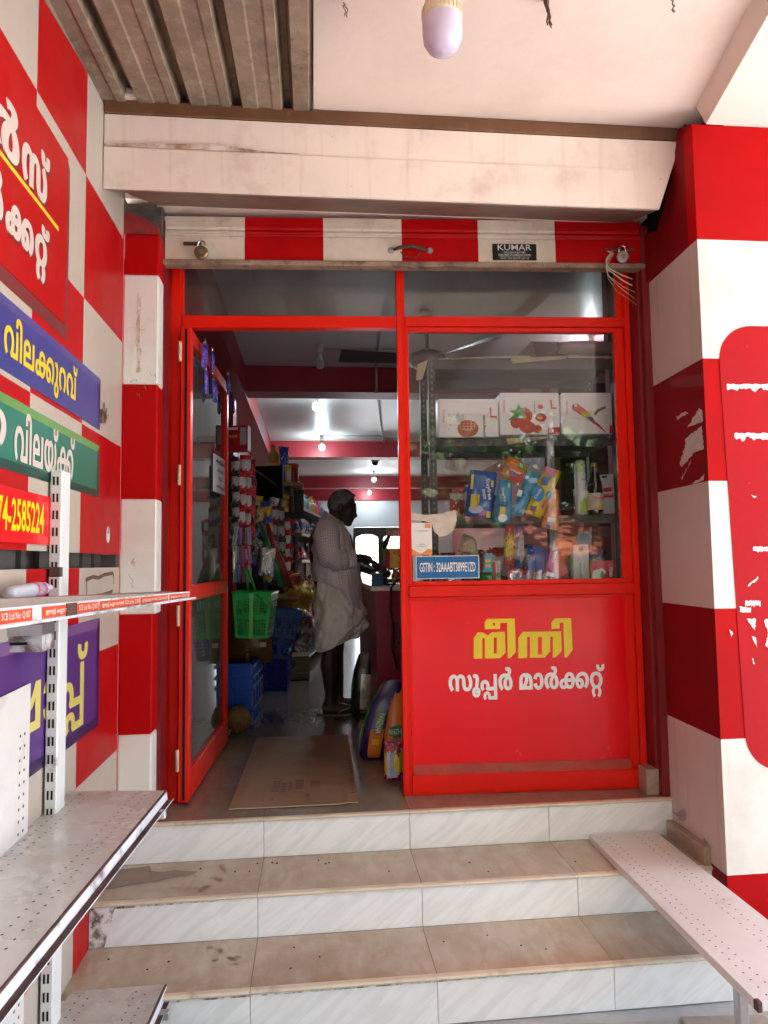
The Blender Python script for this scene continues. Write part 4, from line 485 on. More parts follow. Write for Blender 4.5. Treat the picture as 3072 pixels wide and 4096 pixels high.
for s0 in range(5): face_stroke(stn, [(-.957+r_.gauss(0, .004)+.003*math.sin(k+s0), z) for k, z in enumerate([2.19-.043*k for k in range(9)])], r_.uniform(.002, .006), -.1644-.0003*s0)
face_stroke(stn, [(-.975, 2.03), (-.962, 2.036), (-.945, 2.03), (-.93, 2.032)], .003, -.1662)
part('rust_stain', stn, RUST, LP, True)
crk = MB()
for s0 in range(7):
    x, z = r_.uniform(-1.0, -.89), r_.choice([1.7, 1.75, 1.8, 1.85, .8, 1.0, 1.05]); p = [(x, z)]
    for _ in range(6): x += r_.uniform(-.008, .012); z += r_.uniform(-.02, .015); p.append((x, z))
    face_stroke(crk, p, .0013, -.1648)
part('hairline_crack', crk, M('crack', (.2, .15, .12), .9), LP, True)
part('bare_cement_patch', MB().prism([(-.925, .0), (-.889, .0), (-.889, .09), (-.90, .08), (-.905, .105), (-.915, .07), (-.92, .05)], 'Y', -.1652, -.16), M('bare cement', (.36, .36, .38), .85, var=.3, vs=12), LP, True)

# ================================================================== right pier
RP = thing('corner_pier', 'wide red and white painted corner pier right of the shopfront', 'pier', (1.6, -.5, -.46))
RZ = [-.46, -.145, .3506, .8389, 1.3287, 1.8112, 2.2919, 2.767]
XF, YF, XB, YBK = 1.293, -.612, 1.3156, -.06
for k in range(7):
    red = k % 2 == 0
    part('painted_block', MB().hexa([(XF+.001, YF, RZ[k]), (2.9, YF, RZ[k]), (2.9, YF+.12, RZ[k]), (XF+.006, YF+.12, RZ[k]), (XF+.001, YF, RZ[k+1]), (2.9, YF, RZ[k+1]), (2.9, YF+.12, RZ[k+1]), (XF+.006, YF+.12, RZ[k+1])]), redw if red else whitew, RP, True)
    if k < 6:
        part('painted_block', MB().hexa([(XF, YF-.0005, RZ[k]), (XF+.10, YF+.1, RZ[k]), (XB+.10, YBK, RZ[k]), (XB, YBK, RZ[k]), (XF, YF-.0005, RZ[k+1]), (XF+.10, YF+.1, RZ[k+1]), (XB+.10, YBK, RZ[k+1]), (XB, YBK, RZ[k+1])]), redw_shaded if red else whitew_shaded, RP, True)
jag = [(2672, 1168), (2560, 1168), (2563, 995), (2577, 950), (2614, 927), (2634, 930), (2646, 880), (2660, 850), (2668, 805), (2680, 750), (2694, 700), (2696, 660), (2707, 615), (2712, 580), (2714, 545), (2722, 520), (2763, 497), (2785, 953)]
jy = []
for sx, sy in jag[1:]:
    p = at(sx, sy, X=1.306); jy.append((p.y, p.z))
jy = [(-.06, 2.2919)] + [q for q in jy if q[1] > 2.2925 and q[0] > YF+.01] + [(YF+.002, 2.767), (YF+.002, 2.2919)]
part('broken_edge_block', MB().prism(jy, 'X', 1.297, 1.36), redw_shaded, RP, True)
part('recess', MB().box(1.33, 1.5, -.5, -.0, 2.0, 2.85), black, RP, True)  # solid black filling; the shade of the recess is its colour
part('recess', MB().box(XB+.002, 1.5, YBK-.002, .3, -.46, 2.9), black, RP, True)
# painted emblem on the front: a red field with rounded corners
ex0 = at(2876, 1430, Y=YF).x; lg = []
for (cx, cz, a0) in ((ex0+.14, at(2990, 1304, Y=YF).z-.14, 90), (ex0+.03+.14, at(3010, 3087, Y=YF).z+.14, 180)):
    lg += [(cx+.14*math.cos(R(a0+k*10)), cz+.14*math.sin(R(a0+k*10))) for k in range(10)]
lg += [(2.2, lg[-1][1]), (2.2, lg[0][1])]
part('painted_emblem', MB().prism(lg, 'Y', YF-.0022, YF-.0005), redlogo, RP, True, label='large red painted emblem field with rounded corners')
def side_pt(sx, sy, off=.0025):
    x = 1.30
    for _ in range(4):
        p = at(sx, sy, X=x); x = XF+(XB-XF)*(p.y-YF)/(YBK-YF)
    return at(sx, sy, X=x-off)
PAP = M('torn white paper', (.80, .78, .76), .8, var=.12, vs=20)
def torn(parent, sx0, sx1, sy0, sy1, seed, plane, slant=0.):
    r = random.Random(seed); n = 46; topp = []; bot = []
    for i in range(n+1):
        x = sx0+(sx1-sx0)*i/n; topp.append((x, sy0+slant*i/n+r.uniform(0, .14)*(sy1-sy0))); bot.append((x+r.uniform(-2, 2), sy0+slant*i/n+(sy1-sy0)*(.62+.38*mnoise.noise(Vector((i*.35, seed*7., 0)))+r.uniform(-.12, .16))))
    P = [at(*q, **plane) for q in topp+bot[::-1]]
    ax = 'Y' if 'Y' in plane else 'X'; d = -.0035 if ax == 'Y' else -.004
    P = [p+(Vector((0, d, 0)) if ax == 'Y' else Vector((d, 0, 0))) for p in P]
    mb = MB(); m = len(topp)
    mb.add(P, [(i, i+1, 2*m-2-i, 2*m-1-i) for i in range(m-1)])
    return part('torn_paper', mb, PAP, parent, True)
torn(RP, 2905, 3300, 1535, 1572, 1, dict(Y=YF)); torn(RP, 2935, 3300, 1730, 1770, 2, dict(Y=YF)); torn(RP, 3010, 3200, 2185, 2215, 3, dict(Y=YF)); torn(RP, 2978, 3040, 2400, 2435, 5, dict(Y=YF))
def ragged(poly, seed, step=7., amp=3.2):
    r = random.Random(seed); out = []
    for a_, b_ in zip(poly, poly[1:]+poly[:1]):
        d = math.hypot(b_[0]-a_[0], b_[1]-a_[1]); n = max(1, int(d/step))
        for i in range(n): out.append((a_[0]+(b_[0]-a_[0])*i/n+r.uniform(-amp, amp)*(i > 0), a_[1]+(b_[1]-a_[1])*i/n+r.uniform(-amp, amp)*(i > 0)))
    return out
for k, q in enumerate([[(2990, 2340), (3030, 2305), (3020, 2325), (2988, 2345)], [(2985, 2475), (3020, 2475), (3018, 2520), (2998, 2495)], [(3005, 2545), (3020, 2550), (3025, 2590)], [(2915, 2515), (2930, 2535), (2922, 2550)], [(3008, 2630), (3018, 2655), (3010, 2655)], [(3002, 1978), (3025, 1985), (3012, 1992)], [(2955, 2425), (3002, 2430), (3000, 2450), (2958, 2448)], [(3055, 2480), (3090, 2470), (3090, 2600), (3058, 2580), (3070, 2530)]]):
    P = [at(*s, Y=YF)+Vector((0, -.004, 0)) for s in ragged(q, k)]; part('torn_paper', MB().add(P, [list(range(len(P)))]), PAP, RP, True)
for q in ([(2705, 1665), (2740, 1645), (2755, 1655), (2735, 1662), (2708, 1682)], [(2750, 1710), (2795, 1632), (2808, 1640), (2810, 1688)], [(2740, 1758), (2808, 1702), (2815, 1795), (2775, 1810), (2728, 1870), (2718, 1850), (2740, 1790)], [(2725, 1915), (2765, 1840), (2745, 1880), (2728, 1920)], [(2762, 1932), (2800, 1915), (2818, 1895), (2812, 1922), (2790, 1930)]):
    P = [side_pt(*s) for s in ragged(q, len(q))]; part('torn_paper', MB().add(P, [list(range(len(P)))]), M('greyish torn paper', (.55, .47, .44), .8, var=.15, vs=20), RP, True)
PEEL = M('peeled paint', (.34, .30, .30), .85, var=.3, vs=25)
for q in ([(2663, 3168), (2672, 3170), (2685, 3200), (2668, 3225), (2660, 3235)], [(2680, 3240), (2705, 3250), (2735, 3232), (2740, 3275), (2730, 3290), (2700, 3260)], [(2812, 3355), (2820, 3352), (2832, 3375), (2825, 3380)]):
    P = [side_pt(*s) for s in ragged(q, len(q))]; part('peeled_patch', MB().add(P, [list(range(len(P)))]), PEEL, RP, True)
part('skirting_tile', MB().box(1.270, XF+.012, -.50, -.02+Y0, -.462+.155, -.085), plinth_m, RP, True, bevel=.003)
part('conduit_stub', MB().box(1.905, 1.985, YF-.07, YF-.001, 2.46, 2.50), whitew, RP, True, bevel=.01)

# ================================================================== ceilings and beams overhead; their unseen stretch is lengthened to shape the light
ZC = 2.836; YB = -.471
pc = MB().box(-.215, 1.40, -4.9, YB-.004, ZC+.004, ZC+.16); pc.box(1.30, 6, -4.9, -.62, ZC+.03, ZC+.16)
pco = single('porch_ceiling', pc, M('ceiling limewash', (.74, .595, .505), .8, var=.06, vs=.9, bump=.25, bs=28, dirt=[((.48, .37, .29), 1.6, .48, .78, .5), ((.25, .17, .12), 40, .72, .76, .5)]), 'cream plastered porch ceiling slab above the steps', 'ceiling', (.5, -1.5, ZC))
bmx = MB().hexa([(1.352, -.615, 2.768), (2.9, -.615, 2.768), (2.9, -4.9, 2.768), (.46, -4.9, 2.768), (1.305, -.615, ZC+.02), (2.9, -.615, ZC+.02), (2.9, -4.9, ZC+.02), (.43, -4.9, ZC+.02)])
single('ceiling_beam', bmx, cream, 'cream ceiling beam running out from the right pier', 'beam', (1.6, -1.5, 2.768))
# corrugated sheet
cs = MB(); prof = []
x = -1.09
while x < -.235:
    prof += [(x, 0), (x+.055, 0.0), (x+.062, .004), (x+.11, .004), (x+.118, .0), (x+.150, 0), (x+.162, .055), (x+.184, .055), (x+.198, 0)]; x += .2
prof = [q for q in prof if q[0] <= -.222]+[(-.222, 0)]
def sheet(yv, off): return [(q[0], yv, 2.80+(yv-YB)*.10+q[1]+.03+off) for q in prof]
a, b, c2 = sheet(YB+.1, 0), sheet(-4.9, 0), None; n = len(a)
cs.add(a+b, [(i, i+1, n+i+1, n+i) for i in range(n-1)])
a2, b2 = sheet(YB+.1, .004), sheet(-4.9, .004); cs.add(a2+b2, [(i, n+i, n+i+1, i+1) for i in range(n-1)])
single('roof_sheet', cs, M('old asbestos sheet', (.27, .195, .13), .85, var=.35, vs=3, bump=.4, bs=24, dirt=[((.12, .085, .06), 5, .5, .72, .8), ((.05, .035, .025), 26, .60, .70, .8)], streak=((.40, .33, .26), 18, .5, .7, .5)), 'weathered brown corrugated roof sheet above the banner', 'roof sheet', (-.65, -1.5, 2.8))
single('sky_block_slab', MB().box(-1.6, -.1, -4.95, YB+.12, 3.02, 3.06).box(-1.6, 6, -4.95, YB+.12, 3.06, 3.1), M('sky block cement', (.3, .26, .22), .9), 'unseen cement slab added over the porch roof to block the sky', 'roof', (0, -2, 3.05))  # added out of view to stop sky light coming through the porch roof
# shutter hood
HD = thing('shutter_hood', 'stained cream plaster hood over the rolling shutter with a brown top strip', 'shutter hood', (.1, YB, 2.48))
def slab(name, x0a, x1a, x0b, x1b, z0, z1, ya, yb, dep, mat, bev=.003):
    part(name, MB().hexa([(x0a, ya, z0), (x1a, ya, z0), (x1a, ya+dep, z0), (x0a, ya+dep, z0), (x0b, yb, z1), (x1b, yb, z1), (x1b, yb+dep, z1), (x0b, yb+dep, z1)]), mat, HD, True, bevel=bev)
slab('brown_strip', XL+.002, 1.322, XL+.002, 1.31, 2.783, ZC+.003, YB-.007, YB-.007, .06, M('brown painted strip', (.15, .065, .028), .55, var=.35, vs=4, dirt=((.3, .18, .09), 9, .58, .72, .6)))
slab('upper_fascia', XL+.002, 1.278, XL+.002, 1.325, 2.647, 2.782, YB+.004, YB-.002, .03, creamb)
slab('lower_fascia', XL+.002, 1.218, XL+.002, 1.276, 2.484, 2.649, YB, YB-.004, .012, creamb)
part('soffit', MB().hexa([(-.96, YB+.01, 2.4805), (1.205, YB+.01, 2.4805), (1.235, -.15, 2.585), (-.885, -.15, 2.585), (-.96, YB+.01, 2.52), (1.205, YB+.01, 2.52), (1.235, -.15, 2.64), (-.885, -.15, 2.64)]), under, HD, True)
part('lip', MB().box(-.89, 1.24, -.165, -.145, 2.582, 2.612), creamb, HD, True, bevel=.003)
part('hood_back', MB().box(XL, 1.34, -.145, .35, 2.615, 3.0), creamb, HD, True)
part('dark_gap_fill', MB().box(XL-.02, -.878, -.10, .2, 2.42, 2.70), M('dark cement', (.07, .06, .055), .9), HD, True)  # solid block added over a bright gap, shade painted as its colour
part('broken_concrete', MB().prism([(XL+.004, 2.50), (-.95, 2.48), (-.90, 2.46), (-.872, 2.46), (-.875, 2.60), (XL+.004, 2.60)], 'Y', -.13, -.101), M('broken concrete', (.10, .08, .065), .95, var=.5, vs=20, bump=.8, bs=30), HD, True)
stm = MB(); stm.prism([(XL+.003, 2.66), (XL+.22, 2.668), (XL+.42, 2.676), (XL+.62, 2.655), (XL+.75, 2.651), (XL+.003, 2.650)], 'Y', YB-.0055, YB-.003)
part('brown_stain', stm, M('brown stain', (.36, .21, .12), .7, var=.3, vs=9, dirt=((.78, .68, .58), 8, .42, .62, .95)), HD, True)
part('plaster_lump', MB().prism([(XL+.003, ZC), (XL+.003, ZC+.075), (XL+.09, ZC+.045), (XL+.20, ZC+.004)], 'Y', YB-.03, YB+.05), creamb, HD, True, bevel=.008)
# cobweb clumps on the ceiling
for k, (sx, sy, L_, nm) in enumerate(((2185, 0, .085, 'brown dry leaf scrap hanging from the ceiling right of the bulb'), (2690, -8, .05, 'thin dark cobweb thread near the right ceiling beam'), (1375, 10, .05, 'dark cobweb wisp at the edge of the roof sheet'))):
    p = at(sx, sy, Z=ZC); mb = MB(); r = random.Random(k)
    for s in range(3 if k == 0 else 2):
        q = [p+Vector((r.uniform(-.006, .006), r.uniform(-.006, .006), 0))]
        for _ in range(5): q.append(q[-1]+Vector((r.uniform(-.010, .010), r.uniform(-.004, .004), -L_/5)))
        mb.tube(q, [.007-.001*i if k == 0 else .0016 for i in range(6)], 5)
    single('cobweb', mb, M('dry web', (.10, .05, .03), .9, var=.4, vs=40), nm, 'cobweb', tuple(p))
# ================================================================== rolling shutter (rolled up)
SH = thing('rolling_shutter', 'rolled-up shutter edge in red and cream squares with a handle and maker plate', 'shutter', mat=FM @ Matrix.Translation((0, -.10, 2.36)))
shw = M('shutter cream paint', (.70, .59, .46), .5, var=.18, vs=6, bump=.15, bs=40, dirt=[((.3, .19, .12), 7, .55, .72, .6), ((.08, .05, .03), 40, .66, .72, .7)])
shr = M('shutter red paint', (.46, .002, .003), .4, spec=.2, var=.15, vs=5, bump=.08, bs=30, dirt=((.7, .5, .4), 60, .74, .77, .5))
ub = [fr(s, 950, -.1)[0] for s in (660, 980, 1293, 1606, 1910, 2217, 2556)]
for k in range(6):
    a, b = ub[k]+.0004, ub[k+1]-.0004; m_ = shr if k % 2 else shw
    z = .2
    part('slat_section', MB().prism([(0, .165), (-.006, .168), (-.009, .178), (-.009, .225), (.01, .225), (.01, .165)], 'X', a, b), m_, SH)
    part('slat_section', MB().prism([(.002, .146), (-.007, .149), (-.009, .1555), (-.007, .162), (.002, .164), (.01, .155)], 'X', a, b), m_, SH)
    part('bottom_plate', MB().prism([(-.012, .022), (-.012, .132), (-.008, .139), (-.010, .145), (.012, .145), (.012, .022)], 'X', a, b), m_, SH)
part('groove', MB().box(ub[0]+.002, ub[-1]-.002, .004, .009, .14, .17), black, SH)
part('bottom_bar', MB().box(ub[0]-.008, ub[-1]+.012, -.030, .025, -.003, .021), M('weathered bar', (.33, .22, .15), .8, var=.4, vs=12, bump=.5, bs=50, dirt=((.08, .045, .03), 14, .5, .66, .8)), SH, bevel=.004)
for (x, w_) in ((ub[0]-.03, .034), (ub[-1]-.002, .034)): part('guide_channel', MB().box(x, x+w_, -.02, .07, -2.36, .2), dred, SH)
# handle
hu = fr(1640, 1000, -.11)[0]
part('pull_handle', MB().tube([(hu-.075, -.014, .078), (hu-.05, -.03, .082), (hu, -.042, .084), (hu+.05, -.03, .078), (hu+.08, -.014, .076)], [.006, .009, .010, .009, .006], 8), rusty, SH, smooth=True)
for d in (-.085, .09): part('handle_rivet', MB().lathe([(.0, -.006), (.013, -.005), (.015, 0)], (hu+d, -.0125, .077), 12, 'Y'), metalg, SH)
part('handle_loop', MB().tube([(hu-.045, -.018, .068), (hu-.02, -.02, .045), (hu+.015, -.02, .036), (hu+.045, -.02, .06), (hu+.05, -.02, .095)], .0025, 6), rusty, SH)
# maker's plate
npu0, npu1 = fr(1970, 1000, -.115)[0], fr(2146, 1000, -.115)[0]
plate = part('maker_plate', MB().box(npu0, npu1, -.0155, -.0125, .035, .112), M('black plate', (.012, .012, .014), .35), SH, bevel=.003, label='small black maker plate with white lettering')
npw = M('plate white', (.75, .72, .66), .5); uc = (npu0+npu1)/2
for s, w_, h_, z_ in (('KUMAR', .155, .028, .0805), ('ROLLING SHUTTERS', .10, .0085, .067), ('SASIKUMAR ENGINEERING WORKS', .15, .009, .055), ('ANJILIMOODU, SASTHAMCOTTA P.O.', .14, .006, .046), ('Phone : 0476 2830169, 2831168', .13, .006, .0385)):
    mb = from_me(latin(s, .008), w_, h_, .5, 0, uc, z_, -.0162); part('lettering', mb, npw, plate)
# padlocks
def padlock(name, u, z, label, body, r=.030, tilt=0.):
    m = FM @ Matrix.Translation((u, -.140, 2.36+z)) @ Matrix.Rotation(tilt, 4, 'Y')
    t = thing(name, label, 'padlock', mat=m)
    part('body', MB().lathe([(r*.85, -.010), (r, -.006), (r, .006), (r*.85, .010)], (0, 0, -.022), 20, 'Y'), body, t, smooth=False)
    part('keyhole_plate', MB().lathe([(r*.35, -.0115), (r*.4, -.0105)], (0, 0, -.022), 12, 'Y'), M('worn steel', (.35, .32, .28), .35, metal=.8), t)
    part('shackle', MB().tube([(-.016, 0, -.01), (-.016, 0, .016), (-.01, 0, .028), (0, 0, .032), (.01, 0, .028), (.016, 0, .016), (.016, 0, -.01)], .0042, 8), chrome, t, smooth=True)
    return t
padlock('padlock', fr(805, 1000, -.14)[0], .068, 'round brass padlock on the left end of the shutter', brass)
padlock('padlock', fr(2490, 1020, -.14)[0], .065, 'grey steel padlock tangled with plastic strings at the right shutter end', metalg, .028)
ul = fr(760, 950, -.12)[0]; part('hasp', MB().box(ul-.03, ul+.05, -.022, -.013, .088, .104), rusty, SH, bevel=.003); ur = fr(2460, 960, -.12)[0]
part('hasp', MB().box(ur-.05, ur+.09, -.022, -.013, .08, .096), M('red stained hasp', (.2, .04, .03), .6), SH, bevel=.003)
r = random.Random(11)
for k in range(5):
    u0, z0 = fr(2440, 1000, -.14); pts = [Vector((u0+r.uniform(-.02, .03), -.05, z0-2.36-.01))]
    for i in range(9):
        a = i/8; pts.append(Vector((u0-.045*math.sin(a*3.0)*(1+.4*k/5)+.09*a*a*r.uniform(.8, 1.2)+.004*k, -.05-.008*math.sin(a*3), z0-2.36-.02-(.12+.03*k)*a)))
    m = FM @ Matrix.Translation((0, -.10, 2.36)); mb = MB().tube(pts, .0022 if k < 2 else .0011, 5).xf(m)
    single('plastic_string', mb, M('plastic string %d' % k, (.6, .38, .06) if k == 4 else (.62, .56, .48), .5), ['broad pale plastic string curling down from the right padlock', 'second pale plastic strip looped below the right padlock', 'thin stray string hanging at the right padlock', 'long thin string trailing over the upper right pane', 'outermost fine string below the right padlock'][k], 'string', tuple(m @ pts[0]), smooth=True)

# ================================================================== red aluminium shopfront
SF = thing('shopfront_frame', 'red aluminium shopfront with glazed panes and a lettered red lower panel', 'shopfront', mat=FM)
def fb_(name, u0, u1, z0, z1, v0=0., v1=.05, mat=redfr, bev=.002): return part(name, MB().box(u0, u1, v0, v1, z0, z1), mat, SF, bevel=bev)
fb_('post', -1.056, -1.030, 0, 2.56, .012, .06); fb_('post', -1.0295, -.990, 0, 2.56); fb_('post', -.9895, -.978, 2.10, 2.56, .008, .05)
fb_('post', 0, .0265, 0, 2.56, -.004, .05); fb_('post', .027, .037, 0, 2.56, .004, .05)
fb_('post', 1.078, 1.1057, 0, 2.56, -.002, .05); fb_('side_channel', 1.108, 1.122, .015, 2.56, -.085, .05, dred)
fb_('side_channel', 1.124, 1.135, .0, 2.56, -.115, -.07, black)  # black strip that paints the dark gap next to the pier
part('skirting_block', MB().box(1.06, 1.118, -.09, -.004, 0, .11), plinth_m, SF, bevel=.003)
fb_('transom', -.9775, -.0005, 2.117, 2.172, -.003, .05); fb_('transom', .0375, 1.0775, 2.126, 2.173, -.002, .05)
fb_('head_rail', -.9775, -.0005, 2.50, 2.56); fb_('head_rail', .0375, 1.0775, 2.50, 2.56)
fb_('mid_rail', .0375, 1.0775, .874, .923, -.003, .05)
fb_('bottom_rail', .0375, 1.0775, .001, .088, -.003, .05)
# glazing beads of the right side
fb_('glazing_bead', .0375, .053, .924, 2.1245, .006, .04); fb_('glazing_bead', 1.030, 1.0765, .924, 2.1245, .012, .04)
fb_('glazing_bead', .0535, 1.0295, 2.102, 2.1245, .007, .04); fb_('glazing_bead', .0535, 1.0295, .924, .944, .007, .04)
fb_('glazing_bead', 1.046, 1.0765, 2.174, 2.499, .012, .04)
fb_('panel_bead', .0375, .048, .089, .873, .006, .04); fb_('panel_bead', 1.034, 1.0765, .089, .873, .014, .04); fb_('panel_bead', .0485, 1.0335, .858, .873, .007, .04)
part('sill_bevel', MB().prism([(-.002, .089), (.0185, .127), (.04, .127), (.04, .089)], 'X', .0485, 1.0335), M('dusty dark red rail', (.40, .03, .016), .5, var=.3, vs=7, dirt=((.2, .1, .06), 9, .5, .68, .7)), SF)
gp = glass('shop window glass', (.98, .985, .985), ior=1.38, dirt=.006); gp2 = glass('transom glass', (.82, .84, .82), ior=1.6, dirt=.07)
part('pane', MB().box(-.977, -.001, .022, .026, 2.173, 2.499), gp2, SF); part('pane', MB().box(.038, 1.045, .022, .026, 2.174, 2.499), gp2, SF)
part('pane', MB().box(.0535, 1.0295, .022, .026, .945, 2.1015), gp, SF)
rp = part('red_panel', MB().box(.0485, 1.0335, .020, .03, .1275, .8575), redpan, SF, label='glossy red panel with yellow and white lettering')
def ptx(poly, mat, v=.0185, name='lettering'):
    q = [fr(1600+x*.663, 2300+y*.663, v) for x, y in poly]
    return part(name, MB().add([(u, v, z) for u, z in q], [list(range(len(q)))]), mat, rp)
YS = M('sign paint yellow', (.80, .62, .012), .35, var=.06, vs=9); WS = M('sign paint white', (.82, .82, .82), .4, var=.05, vs=9)
v_ = .0192
for poly in ([(445, 382), (468, 346), (497, 346), (497, 505), (445, 505)], [(468, 346), (500, 346), (530, 364), (530, 385), (497, 380)], [(512, 380), (553, 346), (566, 346), (566, 503), (512, 503)], [(553, 346), (632, 343), (635, 376), (553, 378)], [(584, 343), (632, 343), (637, 468), (603, 502), (584, 502)], [(512, 474), (608, 474), (601, 502), (512, 503)],
             [(510, 290), (525, 265), (560, 265), (560, 326), (513, 327)], [(525, 265), (693, 263), (694, 289), (525, 289)], [(556, 305), (604, 305), (604, 326), (556, 326)], [(573, 265), (604, 265), (604, 326), (573, 326)], [(646, 263), (693, 263), (698, 465), (665, 502), (650, 502)],
             [(713, 382), (740, 342), (767, 342), (767, 500), (713, 502)], [(740, 342), (972, 340), (972, 372), (740, 374)], [(784, 360), (832, 360), (832, 498), (784, 499)], [(784, 480), (890, 480), (872, 498), (784, 499)], [(857, 360), (906, 360), (906, 460), (872, 498), (857, 498)], [(922, 360), (972, 342), (975, 460), (937, 498), (922, 498)],
             [(912, 288), (935, 262), (963, 262), (963, 322), (914, 325)], [(935, 262), (1032, 260), (1033, 288), (935, 288)], [(985, 262), (1032, 260), (1042, 450), (1008, 497), (992, 497)]):
    ptx(poly, YS, v_); v_ -= .00006
(u0, z0), (u1, z1) = fr(1600+295*.663, 2300+760*.663, .019), fr(1600+1232*.663, 2300+537*.663, .019)
mb = bolder(from_me(malayalam(['സ', 'ൂ', 'PP', 'ർ', ' ', 'മ', 'ാ', 'ർ', 'KK', 'RR', '്']), u1-u0-.002, z1-z0-.002, 0, 0, u0+.001, z0+.001, .0183), .0010, 4); mb.v = [Vector((p.x, .0366-p.y, p.z)) for p in mb.v]; part('lettering', mb, WS, rp)
# things stuck on the glass
(a0, z1_), (a1, z0_) = fr(1662, 2224, .018), fr(1918, 2313, .018)
gs = thing('number_plate', 'blue tax number plate with white digits stuck on the window', 'sign', mat=FM @ Matrix.Translation((a0, .016, z0_)))
part('plate', MB().box(0, a1-a0, 0, .004, 0, z1_-z0_), M('plate edge white', (.75, .76, .75), .4), gs, bevel=.002)
part('blue_field', MB().box(.005, a1-a0-.005, -.0012, .0, .004, z1_-z0_-.004), M('plate blue', (.008, .12, .33), .4, dirt=((.6, .6, .6), 30, .72, .76, .5)), gs)
part('lettering', from_me(latin('GSTIN : 32AAABT3899E1ZD', .018), (a1-a0)*.88, (z1_-z0_)*.42, .5, .5, (a1-a0)*.5, (z1_-z0_)*.5, -.002), M('plate letters', (.80, .78, .72), .5), gs)
(a0, z1_), (a1, z0_) = fr(1645, 2092, .018), fr(1729, 2220, .018)
rc = thing('retailer_card', 'white card with an orange wave stuck on the glass above the blue plate', 'card', mat=FM @ Matrix.Translation((a0, .0165, z0_)))
W_, H_ = a1-a0, z1_-z0_
part('card', MB().box(0, W_, 0, .003, 0, H_), M('card white', (.78, .76, .72), .45), rc)
part('orange_wave', MB().add([(0, -.0006, .0), (W_, -.0006, 0)]+[(W_*(1-k/8), -.0006, .018+.010*math.sin(k*.9+.6)) for k in range(9)], [list(range(11))]), M('card orange', (.75, .25, .06), .5), rc)
part('orange_tag', MB().box(W_*.66, W_*.95, -.0007, 0, H_*.84, H_*.97), M('card orange', (.75, .25, .06), .5), rc)
ctx = M('card text', (.12, .1, .09), .6)
for s, w_, h_, zz_ in (('AUTHORIZED RETAILER', .8, .035, .73), ('NEETHI', .35, .03, .32), ('SUPERMARKET', .6, .03, .26)): part('lettering', from_me(latin(s, .01), W_*w_*.8, H_*h_, .5, 0, W_*.5, H_*zz_, -.0007), ctx, rc)
for (poly, lab) in (([(1645, 2050), (1700, 2060), (1760, 2055), (1790, 2048), (1822, 2040), (1828, 2080), (1815, 2120), (1790, 2140), (1760, 2148), (1735, 2125), (1728, 2092), (1700, 2085), (1650, 2082)], 'torn cream paper remnant stuck on the window glass'),):
    q = [fr(x, y, .019) for x, y in poly]; mb = MB().add([FM @ Vector((u, .0195, z)) for u, z in q], [list(range(len(q)))])
    single('torn_sticker', mb, M('cracked cream paper', (.62, .52, .43), .8, var=.25, vs=20, dirt=((.12, .08, .06), 18, .58, .62, .9)), lab, 'paper', tuple(FM @ Vector((q[0][0], .0195, q[0][1]))))

# ================================================================== open door leaf
DA = R(87.6); DM = Matrix.Translation((-.792, .012, .012)) @ Matrix.Rotation(DA, 4, 'Z')
DW, DH = 1.06, 2.095
DL = thing('door_leaf', 'red framed glass door leaf swung open into the shop', 'door', mat=DM)
def db(name, a, b, z0, z1, t0=-.022, t1=.022, mat=redfr, bev=.002): return part(name, MB().box(a, b, t0, t1, z0, z1), mat, DL, bevel=bev)
db('stile', 0, .055, 0, DH); db('stile', DW-.055, DW, 0, DH); db('top_rail', .0555, DW-.0555, DH-.06, DH); db('mid_rail', .0555, DW-.0555, .86, .93); db('bottom_rail', .0555, DW-.0555, 0, .125)
part('edge_seal', MB().box(-.004, .0, -.007, .004, .01, DH-.01), black, DL)
for z0, z1 in ((.126, .859), (.931, DH-.061)): part('pane', MB().box(.056, DW-.056, -.003, .003, z0, z1), glass('door glass', (.62, .66, .63), ior=1.55, dirt=.10), DL)
for zc in (.18, .80, 1.42, 1.98): part('hinge', MB().lathe([(.007, -.045), (.0075, -.04), (.0075, .04), (.007, .045)], (-.008, .024, zc), 10), M('cream hinge', (.6, .5, .36), .5, var=.2), DL, smooth=True)
part('handle_lock', MB().box(DW-.05, DW+.012, -.045, -.024, .04, .075), chrome, DL, bevel=.006)
part('pull_handle', MB().tube([(DW-.03, -.024, 1.10), (DW-.03, -.06, 1.10), (DW-.03, -.06, .98), (DW-.03, -.024, .98)], .006, 8), chrome, DL, smooth=True)
nm = thing('paper_notice', 'white paper notice with four handwritten lines taped on the open door glass', 'notice', mat=DM @ Matrix.Translation((.63, -.0075, 1.415)))
part('sheet', MB().grid(lambda a, b: (a*.40, -.004*math.sin(a*3.1)-.001, b*.205+.012*a), 6, 3), M('notice paper', (.72, .72, .74), .7), nm)
pen = M('black marker', (.03, .03, .04), .7)
for k, tk in enumerate((['ക', 'ാ', 'ശ', '്', 'മ', 'ീ', 'ര', 'ി'], ['പ', 'ി', 'ര', 'ി', 'യ', 'ൻ'], ['മ', 'ു', 'ള', 'ക', '്'], ['പ', 'ാ', 'ND', 'ി', 'മ', 'ു', 'ള', 'ക', '്'])):
    part('handwriting', from_me(malayalam(tk, .0), [.27, .2, .12, .28][k], .03, .5, 0, .2, .165-.047*k, -.0065), pen, nm)

